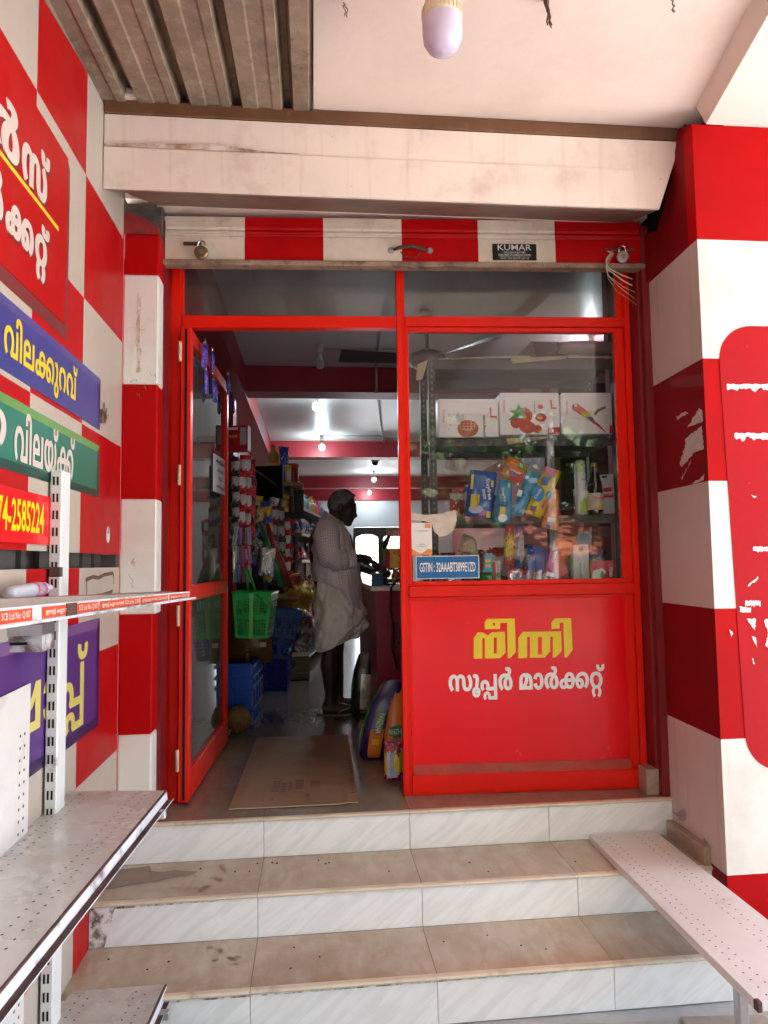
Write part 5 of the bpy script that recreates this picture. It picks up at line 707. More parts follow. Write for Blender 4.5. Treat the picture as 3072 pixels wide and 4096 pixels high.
# ================================================================== room shell behind the shopfront
ired = M('maroon wall paint', (.30, .018, .028), .45, var=.15, vs=2); ipink = M('dusty rose wall', (.40, .12, .12), .6, var=.15, vs=1.5)
ceilm = M('inside ceiling paint', (.74, .76, .75), .38, var=.08, vs=1, bump=.05, bs=6)
rmw = thing('shop_room', 'inside walls and grey-white ceiling of the shop with maroon beams', 'room', (1, 6, 0))
part('wall', MB().box(-1.25, -1.06, .13, 13.3, -.05, 2.95), ipink, rmw, True); part('wall', MB().box(3.0, 3.2, -.4, 13.3, -.05, 2.95), ipink, rmw, True)
part('wall', MB().box(1.36, 3.0, .31, .45, -.05, 2.95), ipink, rmw, True)
part('wall', MB().box(-1.25, -.895, .121, .2, -.05, 2.95), ired, rmw, True)
cb = MB().box(-1.25, 3.2, .05, 13.3, 2.752, 2.9); part('ceiling', cb, ceilm, rmw, True)
part('roof', MB().box(-1.6, 3.5, -.4, 13.6, 3.0, 3.15), cream, rmw, True)
part('wall_beam', MB().box(-1.06, -.80, .3, 13.0, 2.50, 2.7515), ired, rmw, True)
for k, yb_ in enumerate((2.9, 6.7, 10.75)): part('cross_beam', MB().box(-.799, 2.999, yb_, yb_+.26, 2.525, 2.7515), ired, rmw, True)
part('pilaster', MB().box(-1.06, -.90, 2.9, 3.16, 0, 2.499), ired, rmw, True)
# back wall with two arched windows
bw_ = M('pale blue-white wall', (.62, .66, .70), .6, var=.06)
Yb = 12.9
part('back_wall', MB().box(-1.06, 3.0, Yb, Yb+.2, 1.846, 2.46), bw_, rmw, True); part('back_beam', MB().box(-1.06, 3.0, Yb-.05, Yb+.2, 2.461, 2.7515), ired, rmw, True)
part('back_wall', MB().box(-1.06, .70, Yb, Yb+.2, 0, 1.845), bw_, rmw, True); part('back_wall', MB().box(2.0, 3.0, Yb, Yb+.2, 0, 1.845), bw_, rmw, True); part('back_wall', MB().box(.701, 1.999, Yb, Yb+.2, 0, .50), bw_, rmw, True)
win = thing('grille_window', 'dark double arched window with white iron grille in the far wall', 'window', (1.35, Yb, .5))
wood = M('dark window wood', (.02, .014, .012), .6, var=.2)
def arch_frame(x0, x1):
    n = 14; w = x1-x0; cx = (x0+x1)/2; rr = w/2-.06; zs_ = 1.58
    outer = [(x0, .502), (x0, 1.84), (x1, 1.84), (x1, .502)]
    arc = [(cx+rr*math.cos(math.pi*k/n), zs_+.10*math.sin(math.pi*k/n)) for k in range(n+1)]
    mb = MB()
    for k in range(n):
        a, b = arc[k], arc[k+1]; mb.add([(a[0], Yb+.02, a[1]), (b[0], Yb+.02, b[1]), (b[0], Yb+.02, 1.84), (a[0], Yb+.02, 1.84)], [(0, 1, 2, 3)])
    mb.box(x0, cx-rr, Yb+.015, Yb+.08, .502, 1.839); mb.box(cx+rr, x1, Yb+.015, Yb+.08, .502, 1.839)
    part('arched_frame', mb, wood, win, True)
    gb = MB()
    for k in range(1, 5): gb.box(cx-rr+2*rr*k/5-.008, cx-rr+2*rr*k/5+.008, Yb+.05, Yb+.065, .5, 1.7)
    for k in range(7): gb.box(cx-rr, cx+rr, Yb+.066, Yb+.08, .62+.17*k-.007, .62+.17*k+.007)
    part('grille', gb, M('grille iron', (.10, .09, .09), .5), win, True)
arch_frame(.702, 1.33); arch_frame(1.332, 1.998)
# bulbs inside
def bulb(x, y, lit, label, r=.034, ztop=2.7515, group=None, drop=.0):
    t = thing('light_bulb', label, 'light bulb', (x, y, ztop-.15-drop), group=group)
    part('socket', MB().lathe([(.030, .15), (.032, .135), (.022, .128), (.020, .095), (.024, .09), (.024, .07), (.014, .066)], (0, 0, 0), 14), M('socket white', (.6, .57, .5), .5), t, smooth=True)
    part('cap', MB().lathe([(.014, .066), (.015, .05), (.024, .03), (.032, .012)], (0, 0, 0), 14, cap=False), M('bulb neck', (.7, .68, .62), .4), t, smooth=True)
    part('globe', MB().lathe([(.032, .012), (r, -.005), (r, -.02), (r*.85, -.038), (r*.5, -.048), (.001, -.052)], (0, 0, 0), 14, cap=False), M('lit bulb glass', (.9, .95, 1), .3, var=0, emit=((.78, .94, 1.0), 27)) if lit else M('unlit bulb glass', (.55, .5, .42), .4, var=.2), t, smooth=True)
    return t
for (sx, sy, lit, lab) in ((1280, 1452, False, 'dusty unlit bulb hanging just inside the door'), (1265, 1622, True, 'glowing bulb behind the first maroon beam'), (1288, 1787, True, 'glowing bulb on a pipe before the second maroon beam'), (1496, 1916, True, 'small glowing bulb deep in the shop, upper of the far pair'), (1477, 1969, True, 'farthest glowing bulb before the back wall')):
    p = at(sx, sy, Z=2.60); bulb(p.x, p.y, lit, lab)
for (x, y, lab) in ((1.9, 1.9, 'glowing bulb above the right side of the shop'), (1.9, 5.2, 'glowing bulb on the right behind the first beam')): bulb(x, y, True, lab)
# conduits
cdm = M('white conduit', (.52, .52, .5), .5)
def conduit(pts, lab, r_=.011):
    single('conduit', MB().tube([tuple(p) for p in pts], r_, 8), cdm, lab, 'conduit', tuple(pts[0]), smooth=True)
p1 = at(1300, 1400, Z=2.74); p2 = at(1595, 1403, Z=2.74); conduit([p1, p2], 'white conduit from the unlit bulb along the ceiling')
p1 = at(1520, 1320, Z=2.74); p2 = at(1502, 1478, Z=2.74); conduit([p1, p2, Vector((p2.x, 2.885, 2.74)), Vector((p2.x, 2.885, 2.51))], 'white conduit crossing the ceiling to the first beam')
p1 = at(1300, 1745, Z=2.74); p2 = at(1590, 1745, Z=2.74); conduit([p1, p2], 'white conduit from the second lit bulb')
p1 = at(1515, 1605, Z=2.74); p2 = at(1535, 1770, Z=2.74); conduit([p1, p2], 'white conduit running down the second ceiling bay', .014)
dc = at(1500, 1850, Z=2.68); t = thing('dome_camera', 'small white dome security camera on the far ceiling', 'camera', tuple(dc))
part('base', MB().lathe([(.07, .06), (.075, .03), (.06, .0)], (0, 0, 0), 16), cdm, t, smooth=True); part('dome', MB().lathe([(.055, 0), (.05, -.03), (.03, -.05), (.001, -.055)], (0, 0, 0), 16, cap=False), M('camera dome', (.03, .03, .03), .1), t, smooth=True)
# ceiling fan
fc = at(1650, 1385, Z=2.50); fan = thing('ceiling_fan', 'dark ceiling fan hanging behind the right shop window', 'fan', (fc.x+.1, fc.y, 2.4))
fm = M('fan brown', (.05, .035, .03), .4)
part('rod', MB().tube([(0, 0, .35), (0, 0, .05)], .012, 8), fm, fan); part('canopy', MB().lathe([(.05, .35), (.05, .32), (.02, .28)], (0, 0, 0), 14), fm, fan, smooth=True)
part('motor', MB().lathe([(.05, .07), (.12, .04), (.13, .0), (.1, -.04), (.03, -.05)], (0, 0, 0), 20), fm, fan, smooth=True)
for k in range(3):
    a = R(185+120*k); ca, sa = math.cos(a), math.sin(a)
    def bl(i, j, ca=ca, sa=sa):
        l_ = .14+.46*i; w_ = (.05+.03*i)*(2*j-1); return (l_*ca-w_*sa, l_*sa+w_*ca, .01+.02*(2*j-1))
    mb = MB().grid(bl, 4, 1); part('blade', mb, fm, fan)
# ================================================================== packets, bottles and baskets
def pkt(name, c1, c2, c3=(.8, .8, .78), rough=.28, metal=0., freq=3.):
    """printed film packet: two printed colours in bands and a light lettering patch, on crinkled film"""
    if name in MATS: return MATS[name]
    m = bpy.data.materials.new(name); m.use_nodes = True; n = m.node_tree.nodes; l = m.node_tree.links; b = n['Principled BSDF']
    b.inputs['Roughness'].default_value = rough; b.inputs['Metallic'].default_value = metal; b.inputs['Coat Weight'].default_value = .4
    tc = n.new('ShaderNodeTexCoord'); sp = n.new('ShaderNodeSeparateXYZ'); l.new(tc.outputs['Generated'], sp.inputs[0])
    t = n.new('ShaderNodeTexNoise'); t.inputs['Scale'].default_value = freq; t.inputs['Detail'].default_value = 1; l.new(tc.outputs['Generated'], t.inputs['Vector'])
    ad = n.new('ShaderNodeMath'); ad.operation = 'MULTIPLY_ADD'; ad.inputs[1].default_value = .5; l.new(t.outputs['Fac'], ad.inputs[0]); l.new(sp.outputs[2], ad.inputs[2])
    r = n.new('ShaderNodeValToRGB'); r.color_ramp.interpolation = 'CONSTANT'; e = r.color_ramp.elements
    e[0].position = 0; e[0].color = c1+(1,); e[1].position = .48; e[1].color = c2+(1,); x = e.new(.98); x.color = c1+(1,)
    l.new(ad.outputs[0], r.inputs[0])
    mp = n.new('ShaderNodeMapping'); mp.inputs['Scale'].default_value = (9, 9, 14); l.new(tc.outputs['Generated'], mp.inputs[0])
    t2 = n.new('ShaderNodeTexNoise'); t2.inputs['Scale'].default_value = 1; t2.inputs['Detail'].default_value = 0; l.new(mp.outputs[0], t2.inputs['Vector'])
    gr = n.new('ShaderNodeMath'); gr.operation = 'GREATER_THAN'; gr.inputs[1].default_value = .69; l.new(t2.outputs['Fac'], gr.inputs[0])
    mx = n.new('ShaderNodeMix'); mx.data_type = 'RGBA'; l.new(gr.outputs[0], mx.inputs[0]); l.new(r.outputs[0], mx.inputs[6]); mx.inputs[7].default_value = c3+(1,)
    l.new(mx.outputs[2], b.inputs['Base Color'])
    t3 = n.new('ShaderNodeTexNoise'); t3.inputs['Scale'].default_value = 7; t3.inputs['Detail'].default_value = 3; l.new(tc.outputs['Generated'], t3.inputs['Vector'])
    bp = n.new('ShaderNodeBump'); bp.inputs['Strength'].default_value = .5; bp.inputs['Distance'].default_value = .02; l.new(t3.outputs['Fac'], bp.inputs['Height']); l.new(bp.outputs[0], b.inputs['Normal'])
    MATS[name] = m; return m
def pouch(w, h, t, seed=0, nu=7, nv=8, crimp=.06):
    r = random.Random(seed); o = Vector((r.uniform(0, 50), r.uniform(0, 50), r.uniform(0, 50)))
    def half(sg):
        def f(a, b):
            x = 2*a-1; z = 2*b-1
            th = max(0, 1-abs(x)**2.6)**.55*max(0, 1-(abs(z)/(1-crimp))**4 if abs(z) < 1-crimp else 0)**.6
            k = mnoise.noise(Vector((x*2.2, sg*3, z*2.6))+o)*.22
            pinch = 1-.07*(1-abs(z)**6)+.05*mnoise.noise(Vector((z*3, 0, 9))+o)
            return (x*w/2*pinch, sg*t/2*th*(1+k)+.02*t*k, h*b)
        return f
    mb = MB(); mb.grid(half(-1), nu, nv); mb.grid(half(1), nu, nv); return mb
_pm = {}
def pouch_mesh(key, w, h, t, mat, seed=0):
    k = (key, mat.name, seed)
    if k not in _pm: _pm[k] = pouch(w, h, t, seed).mesh(key, mat, smooth=True)
    return _pm[k]
def put(name, me, loc, label, cat, group=None, rz=0., ry=0., rx=0., sc=1.):
    m = Matrix.Translation(Vector(loc)) @ Matrix.Rotation(rz, 4, 'Z') @ Matrix.Rotation(ry, 4, 'Y') @ Matrix.Rotation(rx, 4, 'X') @ Matrix.Scale(sc, 4)
    return link(name, me, None, label, cat, group, m=m)
def size(px, Y, sx=1200, sy=2200):
    return px/4/FPX*(at(sx, sy, Y=Y)-CAMP).dot(FWD)
RED, PNK, BLU, NAV, GRE, YLW, ORA, BLK, SIL, WHT, PURP, MAR = (.55, .01, .015), (.55, .05, .16), (.02, .10, .42), (.012, .02, .16), (.02, .22, .05), (.68, .46, .02), (.72, .18, .02), (.015, .014, .016), (.5, .5, .52), (.72, .71, .68), (.10, .04, .36), (.22, .01, .03)

# -- shelving on the left of the shop -----------------------------------------------------------
shm = M('shelf steel grey', (.20, .18, .165), .4, var=.2, vs=4, metal=.2); shd = M('shelf back', (.035, .033, .035), .6)
P1, P2 = Vector((-.335, 3.62, 0)), Vector((.215, 7.44, 0)); dv = (P2-P1).normalized(); nvx = Vector((dv.y, -dv.x, 0))
SM = Matrix.Translation(P1) @ Matrix.Rotation(math.atan2(dv.y, dv.x), 4, 'Z')
LEN = (P2-P1).length
su = thing('shelf_unit', 'long dark steel shelf unit of goods receding behind the man', 'shelf unit', mat=SM)
part('back_panel', MB().box(0, LEN, .36, .38, 0, 1.85), shd, su)
SZ = [.10, .445, .743, 1.065, 1.327, 1.578]
for z in SZ: part('shelf_board', MB().box(0, LEN, 0, .36, z-.022, z), shm, su, bevel=.002)
for x in (0.0, LEN*.33, LEN*.66, LEN-.03): part('upright', MB().box(x, x+.03, .34, .36, 0, 1.75), shm, su)
for z in SZ[1:]: part('price_rail', MB().box(0, LEN, -.006, -.001, z-.024, z+.004), M('price rail', (.42, .40, .37), .3), su)
uf = thing('end_rack', 'short front rack of stacked packets at the left before the long unit', 'rack', (-.68, 3.5, 0))
part('back_panel', MB().box(-1.0, -.37, 3.75, 3.77, 0, 1.55), shd, uf, True)
for z in (.43, .735): part('shelf_board', MB().box(-1.0, -.362, 3.36, 3.745, z-.022, z), shm, uf, True)
for z in (.43, .735): part('price_rail', MB().box(-1.0, -.36, 3.352, 3.358, z-.024, z+.004), M('price rail', (.42, .40, .37), .3), uf, True)
for x in (-1.0, -.40): part('upright', MB().box(x, x+.03, 3.72, 3.745, 0, 1.55), shm, uf, True)
ws = thing('wall_shelf', 'wooden edged wall shelf holding the oil bottle and the blue bag', 'shelf', (-.55, 2.45, 1.64))
part('board', MB().box(-.80, -.30, 2.28, 2.62, 1.635, 1.66), M('wooden shelf', (.28, .17, .07), .6, var=.25, vs=8), ws, True)
for x in (-.75, -.40): part('bracket', MB().hexa([(x, 2.60, 1.45), (x+.02, 2.60, 1.45), (x+.02, 2.62, 1.45), (x, 2.62, 1.45), (x, 2.30, 1.634), (x+.02, 2.30, 1.634), (x+.02, 2.62, 1.634), (x, 2.62, 1.634)]), shm, ws, True)
part('wall_plate', MB().box(-1.06, -.30, 2.621, 2.64, 1.40, 1.70), shd, ws, True)
# goods standing on the long unit, row by row
ORD = ['first', 'second', 'third', 'fourth', 'fifth', 'sixth', 'seventh', 'eighth', 'ninth', 'tenth', 'eleventh', 'twelfth', 'thirteenth', 'fourteenth', 'fifteenth', 'sixteenth', 'seventeenth', 'eighteenth', 'nineteenth', 'twentieth']+['far']*40
rg = random.Random(21); rowk = {0: (SIL, BLK, 'silver packet heaped on the bottom shelf of the long unit'), 1: (YLW, GRE, 'yellow packet on the low shelf of the long unit'), 2: (YLW, BLK, 'small yellow and green pack on the waist-high shelf of the long unit'), 3: (BLU, GRE, 'dark bottle-green pack on the chest-high shelf of the long unit'), 4: (BLU, WHT, 'blue and white pouch on the eye-level shelf of the long unit'), 5: (WHT, BLU, 'plastic cup or flask on the top shelf of the long unit')}
bottle_prof = [(.0, 0), (.03, 0), (.033, .005), (.033, .10), (.028, .12), (.012, .14), (.012, .155), (.015, .156), (.015, .175), (0, .176)]
def bottle_mesh(key, mat):
    if key not in _pm: _pm[key] = MB().lathe(bottle_prof, (0, 0, 0), 12, cap=False).mesh(key, mat, smooth=True)
    return _pm[key]
for k, z in enumerate(SZ):
    c1, c2, lab = rowk[k]; x = .06; num = -1
    while x < LEN*.55:
        w_ = rg.uniform(.075, .12); h_ = rg.uniform(.10, .17); cc = rg.choice([(c1, c2), (c2, c1), (c1, RED)])
        num += 1
        for d in (.06, .17):
            rowname = 'front row' if d < .1 else 'second row'
            p = SM @ Vector((x+rg.uniform(-.01, .01), d, z))
            if k == 5:
                fi = rg.randrange(6); fn = ['blue', 'pink', 'grey', 'teal', 'orange', 'violet'][fi]; me = bottle_mesh('flask'+fn, M('flask '+fn, [(.05, .2, .5), (.6, .08, .25), (.5, .5, .5), (.05, .35, .35), (.6, .3, .05), (.12, .08, .2)][fi], .3)); put('flask', me, p, fn+' plastic flask on the top shelf of the long unit, '+rowname+', '+ORD[num], 'flask', fn+' flasks on the top shelf', sc=rg.uniform(.7, 1.15)); continue
            me = pouch_mesh('packet', w_ if False else .1, .14, .05, pkt('pk %d %d' % (k, rg.randrange(3)), *cc), rg.randrange(3))
            put('packet', me, p, lab+', '+rowname+', '+ORD[num], 'packet', 'goods on the long shelf unit, row %s' % ['one', 'two', 'three', 'four', 'five'][k], rz=math.atan2(dv.y, dv.x)+rg.uniform(-.3, .3), ry=rg.uniform(-.25, .25), rx=rg.uniform(-.3, .1), sc=h_/.14)
        x += w_*.95
# yellow packets on the front rack shelf
for k in range(9):
    p = at(1085+k*18, 2452+(k % 3)*6-(k//4)*24, Y=3.40+.03*(k % 3)); put('packet', pouch_mesh('packet', .1, .14, .05, pkt('yellow film', YLW, (.5, .30, .02), (.2, .25, .03)), k % 3), p, 'shiny yellow packet on the low front rack behind the baskets, '+ORD[k]+' from the left', 'packet', 'yellow packets on the front rack', rz=rg.uniform(-.6, .6), ry=rg.uniform(-.5, .5), rx=-.2, sc=1.32)
for k in range(10):
    p = at(1095+k*17, 2585-(k % 3)*28, Y=3.42+.05*(k % 2)); put('packet', pouch_mesh('packet', .1, .14, .05, pkt('clear silver film', SIL, (.22, .22, .2), (.7, .7, .66), .18, .5), k % 3), p, 'crinkled silver packet near the floor behind the baskets, '+ORD[k]+' from the left', 'packet', 'silver packets near the floor', rz=rg.uniform(-.6, .6), ry=rg.uniform(-.9, .9), rx=-.3, sc=1.35)
for k in range(5):
    p = at(1140+k*12, 2340, Y=3.45); put('packet', pouch_mesh('packet', .1, .14, .05, pkt('orange biscuit film', ORA, (.5, .05, .02)), k % 2), p, 'small orange biscuit packet on the waist-high front rack, '+ORD[k]+' from the left', 'packet', 'orange packets on the rack', rz=rg.uniform(-.2, .2), sc=.78)
# oil bottle, blue bag, red jar on the top board
def oil(sx0, sx1, sy0, sy1, Y):
    b_ = at((sx0+sx1)/2, sy1, Y=Y); tp = at((sx0+sx1)/2, sy0, Y=Y); h = tp.z-b_.z; r_ = (at(sx1, sy1, Y=Y)-at(sx0, sy1, Y=Y)).length/2
    t = thing('oil_bottle', 'big clear bottle of yellow oil with a red cap on the top board', 'bottle', tuple(b_))
    part('body', MB().lathe([(0, 0), (r_*.95, 0), (r_, h*.03), (r_*.96, h*.2), (r_, h*.24), (r_, h*.5), (r_*.95, h*.55), (r_, h*.6), (r_*.8, h*.74), (r_*.4, h*.86), (r_*.36, h*.92), (0, h*.92)], (0, 0, 0), 18, cap=False), M('oil plastic', (.55, .42, .06), .12, trans=.35, var=.1), t, smooth=True)
    part('cap', MB().lathe([(r_*.42, h*.9), (r_*.42, h*.985), (r_*.36, h), (0, h)], (0, 0, 0), 14, cap=False), M('red cap', (.6, .05, .02), .4), t)
    part('label', MB().lathe([(r_*1.02, h*.26), (r_*1.02, h*.5)], (0, 0, 0), 18, cap=False), pkt('oil label', (.6, .1, .02), (.7, .45, .02)), t)
oil(1073, 1116, 1779, 1912, 2.40)
def bagthing(name, sx0, sx1, sy0, sy1, Y, label, mat, thick=.5, lean=0., rz=0., seed=0, cat='bag'):
    b_ = at((sx0+sx1)/2, sy1, Y=Y); h = at((sx0+sx1)/2, sy0, Y=Y).z-b_.z; w = (at(sx1, sy1, Y=Y)-at(sx0, sy1, Y=Y)).length
    me = pouch(w, h, w*thick, seed, 9, 10).mesh(name, mat, smooth=True)
    return put(name, me, b_, label, cat, rz=rz, ry=lean)
bagthing('detergent_bag', 1116, 1156, 1787, 1910, 2.42, 'tall blue foil bag beside the oil bottle on the top board', pkt('blue foil', (.01, .03, .40), (.02, .07, .5), (.5, .55, .65)))
bagthing('snack_pouch', 1140, 1166, 1860, 1945, 2.36, 'shiny yellow and silver pouch hanging at the end of the top board', pkt('gold film', YLW, SIL), seed=4)
jr = at(1170, 1960, Y=2.5); t = thing('storage_jar', 'dark red plastic jar at the end of the top board', 'jar', (jr.x, jr.y, jr.z))
part('body', MB().lathe([(0, 0), (.045, 0), (.05, .02), (.05, .16), (.045, .18), (0, .18)], (0, 0, 0), 16, cap=False), M('red jar plastic', (.3, .02, .015), .3), t, smooth=True); part('lid', MB().lathe([(.053, .18), (.053, .205), (.05, .21), (0, .21)], (0, 0, 0), 16, cap=False), M('red lid', (.42, .05, .02), .4), t)
# wall television
tv = thing('television', 'black flat screen standing askew above the hanging goods', 'television', mat=Matrix.Translation(at(1063, 1997, Y=2.0)) @ Matrix.Rotation(R(-12), 4, 'Z'))
part('casing', MB().box(-.13, .13, -.012, .012, 0, .245), M('tv black', (.006, .006, .007), .35), tv, bevel=.003); part('screen', MB().box(-.122, .122, -.0135, -.0125, .012, .235), M('tv screen', (.003, .003, .004), .12), tv); part('bracket', MB().box(-.03, .03, .013, .06, .08, .16), rusty, tv)

# -- rows of hanging goods by the door -----------------------------------------------------------
hang = thing('hanging_rail', 'dark wire rail carrying strips of sachets by the door', 'rail', tuple(at(1000, 1815, Y=1.75)))
pa, pb_ = at(925, 1818, Y=1.45), at(1170, 1990, Y=2.2); part('wire', MB().tube([pa, (pa+pb_)/2+Vector((0, 0, .01)), pb_], .006, 6), rusty, hang, True)
for p in (pa, pb_): part('bracket', MB().tube([p, p+Vector((-.12, 0, .0))], .005, 6), rusty, hang, True)
DSL, DWH = (.34, .34, .37), (.58, .55, .56)
strips = [  # sx, sy_top, n, pitch(src), width(src), Y, colours, label
    (943, 1830, 5, 62, 34, 1.42, (BLK, DSL, RED), 'black comb card in the hanging column nearest the open door'),
    (968, 1822, 4, 70, 36, 1.50, (RED, DWH, PNK), 'red and white napkin packet in the second hanging column'),
    (990, 1822, 7, 72, 34, 1.55, (RED, (.5, .5, .52), MAR), 'red film sachet in the third hanging column'),
    (1010, 1840, 4, 80, 26, 1.62, (MAR, RED, PNK), 'narrow maroon sachet in the fourth hanging column'),
    (1042, 2010, 4, 70, 30, 1.85, (NAV, DSL, BLU), 'dark blue sachet hanging below the television'),
    (1072, 2010, 5, 66, 36, 1.90, (BLU, YLW, RED), 'blue and yellow snack sachet hanging below the television'),
    (1098, 2025, 5, 62, 36, 1.95, (MAR, DSL, (.35, .2, .1)), 'brown and silver snack sachet in the strip right of the blue ones'),
    (1124, 2030, 5, 62, 34, 2.0, ((.03, .06, .03), DSL, GRE), 'green and silver snack sachet in the tall curved strip'),
    (1146, 2075, 5, 54, 34, 2.04, (RED, DWH, RED), 'bright red sachet in the long red strip'),
    (1164, 2080, 4, 54, 26, 2.08, (RED, BLK, RED), 'red and black sachet behind the long red strip')]
for si, (sx, sy, n_, pit, wd_, Y, (c1, c2, c3), lab) in enumerate(strips):
    mt = pkt('strip %d' % si, c1, c2, tuple(min(.7, .22+.5*x) for x in c3), .2, .25)
    for k in range(n_):
        p = at(sx+rg.uniform(-3, 3), sy+(k+1)*pit, Y=Y); w = size(wd_, Y); h = size(pit*1.04, Y)
        me = pouch_mesh('sachet%d' % si, w, h, w*.35, mt, k % 3); put('sachet', me, p, ['topmost ', 'second ', 'third ', 'fourth ', 'fifth ', 'sixth ', 'seventh '][k]+lab, 'sachet', 'hanging strip of sachets number %s' % ['one', 'two', 'three', 'four', 'five', 'six', 'seven', 'eight', 'nine', 'ten'][si], rz=rg.uniform(-.35, .35), ry=rg.uniform(-.08, .08))
clut = [('black', BLK, (.12, .12, .13)), ('silver', (.4, .4, .42), (.15, .15, .17)), ('blue', (.03, .08, .40), (.12, .2, .5)), ('crimson', (.48, .01, .04), (.2, .01, .02)), ('clear', (.30, .30, .31), (.12, .12, .12)), ('yellow', (.6, .38, .03), (.3, .2, .05))]
for k in range(78):
    nm_, c1, c2 = clut[k % 6]; sx, sy = rg.uniform(930, 1150), rg.uniform(1880, 2350); Y = 1.55+(sx-930)/220*.6+rg.uniform(0, .12)
    if sx > 1010 and sy < 2040: continue
    put('packet', pouch_mesh('hangpack'+nm_, .075, .13, .03, pkt('clutter '+nm_, c1, c2, tuple(min(.7, x*2+.05) for x in c1), .16, .5), k % 3), at(sx, sy, Y=Y), nm_+' film packet hanging loosely among the sachet strips', 'packet', nm_+' packets among the strips', rz=rg.uniform(-.9, .9), ry=rg.uniform(-.35, .35), sc=rg.uniform(.7, 1.15))
# toothbrush cards, combs: thin hanging cards
for k in range(12):
    sx = 935+(k % 4)*22+rg.uniform(-4, 4); sy = 2180+(k//4)*75; p = at(sx, sy, Y=1.38+.04*(k % 3)); w, h = size(16, 1.4), size(72, 1.4)
    t = thing('brush_card', 'slim toothbrush blister card above the green basket, '+['upper', 'middle', 'lower'][k//4]+' row, '+ORD[k % 4], 'blister card', group='blister cards by the basket', mat=Matrix.Translation(p) @ Matrix.Rotation(rg.uniform(-.5, .5), 4, 'Z') @ Matrix.Rotation(rg.uniform(-.15, .15), 4, 'Y'))
    part('card', MB().box(-w/2, w/2, 0, .002, 0, h), M('blister card %d' % (k % 4), [(.55, .55, .57), (.10, .2, .5), (.5, .06, .12), (.42, .2, .45)][k % 4], .35), t)
    part('brush', MB().tube([(0, -.005, .01), (0, -.006, h*.6), (0, -.005, h*.95)], [.003, .004, .005], 6), M('brush %d' % (k % 3), [(.05, .3, .6), (.6, .1, .3), (.5, .5, .5)][k % 3], .3), t)
bagthing('foil_pouch', 1030, 1095, 2190, 2305, 1.75, 'large crinkled silver foil pouch hanging above the blue baskets', pkt('silver foil', (.55, .55, .56), (.35, .35, .36), (.7, .7, .7), .15, .8), .3, lean=.1, seed=5)
pl = [(1045, 2095), (1070, 2180), (1105, 2270), (1125, 2340)]
for (c_, dx, lab) in (((.02, .16, .05), 0, 'long green plastic scoop leaning diagonally among the hanging goods'), ((.3, .01, .015), 24, 'long dark red plastic scoop leaning behind the green one')):
    P = [at(x+dx, y, Y=1.8+dx*.003) for x, y in pl]; mb = MB()
    mb.tube(P, [.012, .022, .028, .034], 8); single('plastic_scoop', mb, M('scoop %d' % dx, c_, .35), lab, 'scoop', tuple(P[-1]), smooth=True)
# red carton and purple chocolates
bx_ = at(958, 1807, Y=1.35); t = thing('red_carton', 'small red printed carton on top of the hanging goods by the door', 'carton', tuple(bx_), R(-14))
part('box', MB().box(-.07, .065, -.03, .03, 0, .165), M('carton red', (.36, .008, .012), .35), t, bevel=.002); part('logo_band', MB().box(-.06, -.0, -.0325, -.0305, .137, .153), M('carton white', (.7, .66, .6), .4), t, bevel=.005)
part('picture', MB().box(.015, .055, -.0325, -.0305, .04, .15), M('carton grey', (.3, .3, .3), .4), t); part('lettering', from_me(latin('IRON', .01), .05, .02, .5, 0, -.03, .085, -.0315), YEL, t)
chm = pkt('purple chocolate film', (.045, .02, .34), (.10, .05, .42), (.4, .3, .6), .2, .2)
for k, (sx, sy, X_) in enumerate(((817, 1426, -.735), (826, 1532, -.735), (850, 1452, -.735), (861, 1566, -.735), (916, 1538, -.70), (934, 1615, -.70), (790, 1500, -.80), (800, 1600, -.80))):
    p = at(sx, sy+44, X=X_); h = .105+.02*(k > 3); me = pouch_mesh('choc', .042, .12, .022, chm, k % 3)
    o = put('chocolate_packet', me, p, ['uppermost purple chocolate packet hanging on the open door nearest the hinge', 'purple chocolate packet hanging second in the hinge-side strip', 'upper purple chocolate packet of the middle strip on the door', 'lower purple chocolate packet of the middle strip on the door', 'upper purple chocolate packet of the strip farthest from the hinge', 'lowest purple chocolate packet of the strip farthest from the hinge', 'purple chocolate packet seen through the door glass, upper', 'purple chocolate packet seen through the door glass, lower'][k], 'packet', rz=R(60+15*(k % 3)), ry=rg.uniform(-.12, .12))
    link('gold_clip', _pm.setdefault('clip', MB().lathe([(.002, .115), (.006, .125), (.003, .14)], (0, 0, 0), 6).mesh('gold_clip', M('gold foil', (.6, .4, .1), .25, metal=.8))), o)

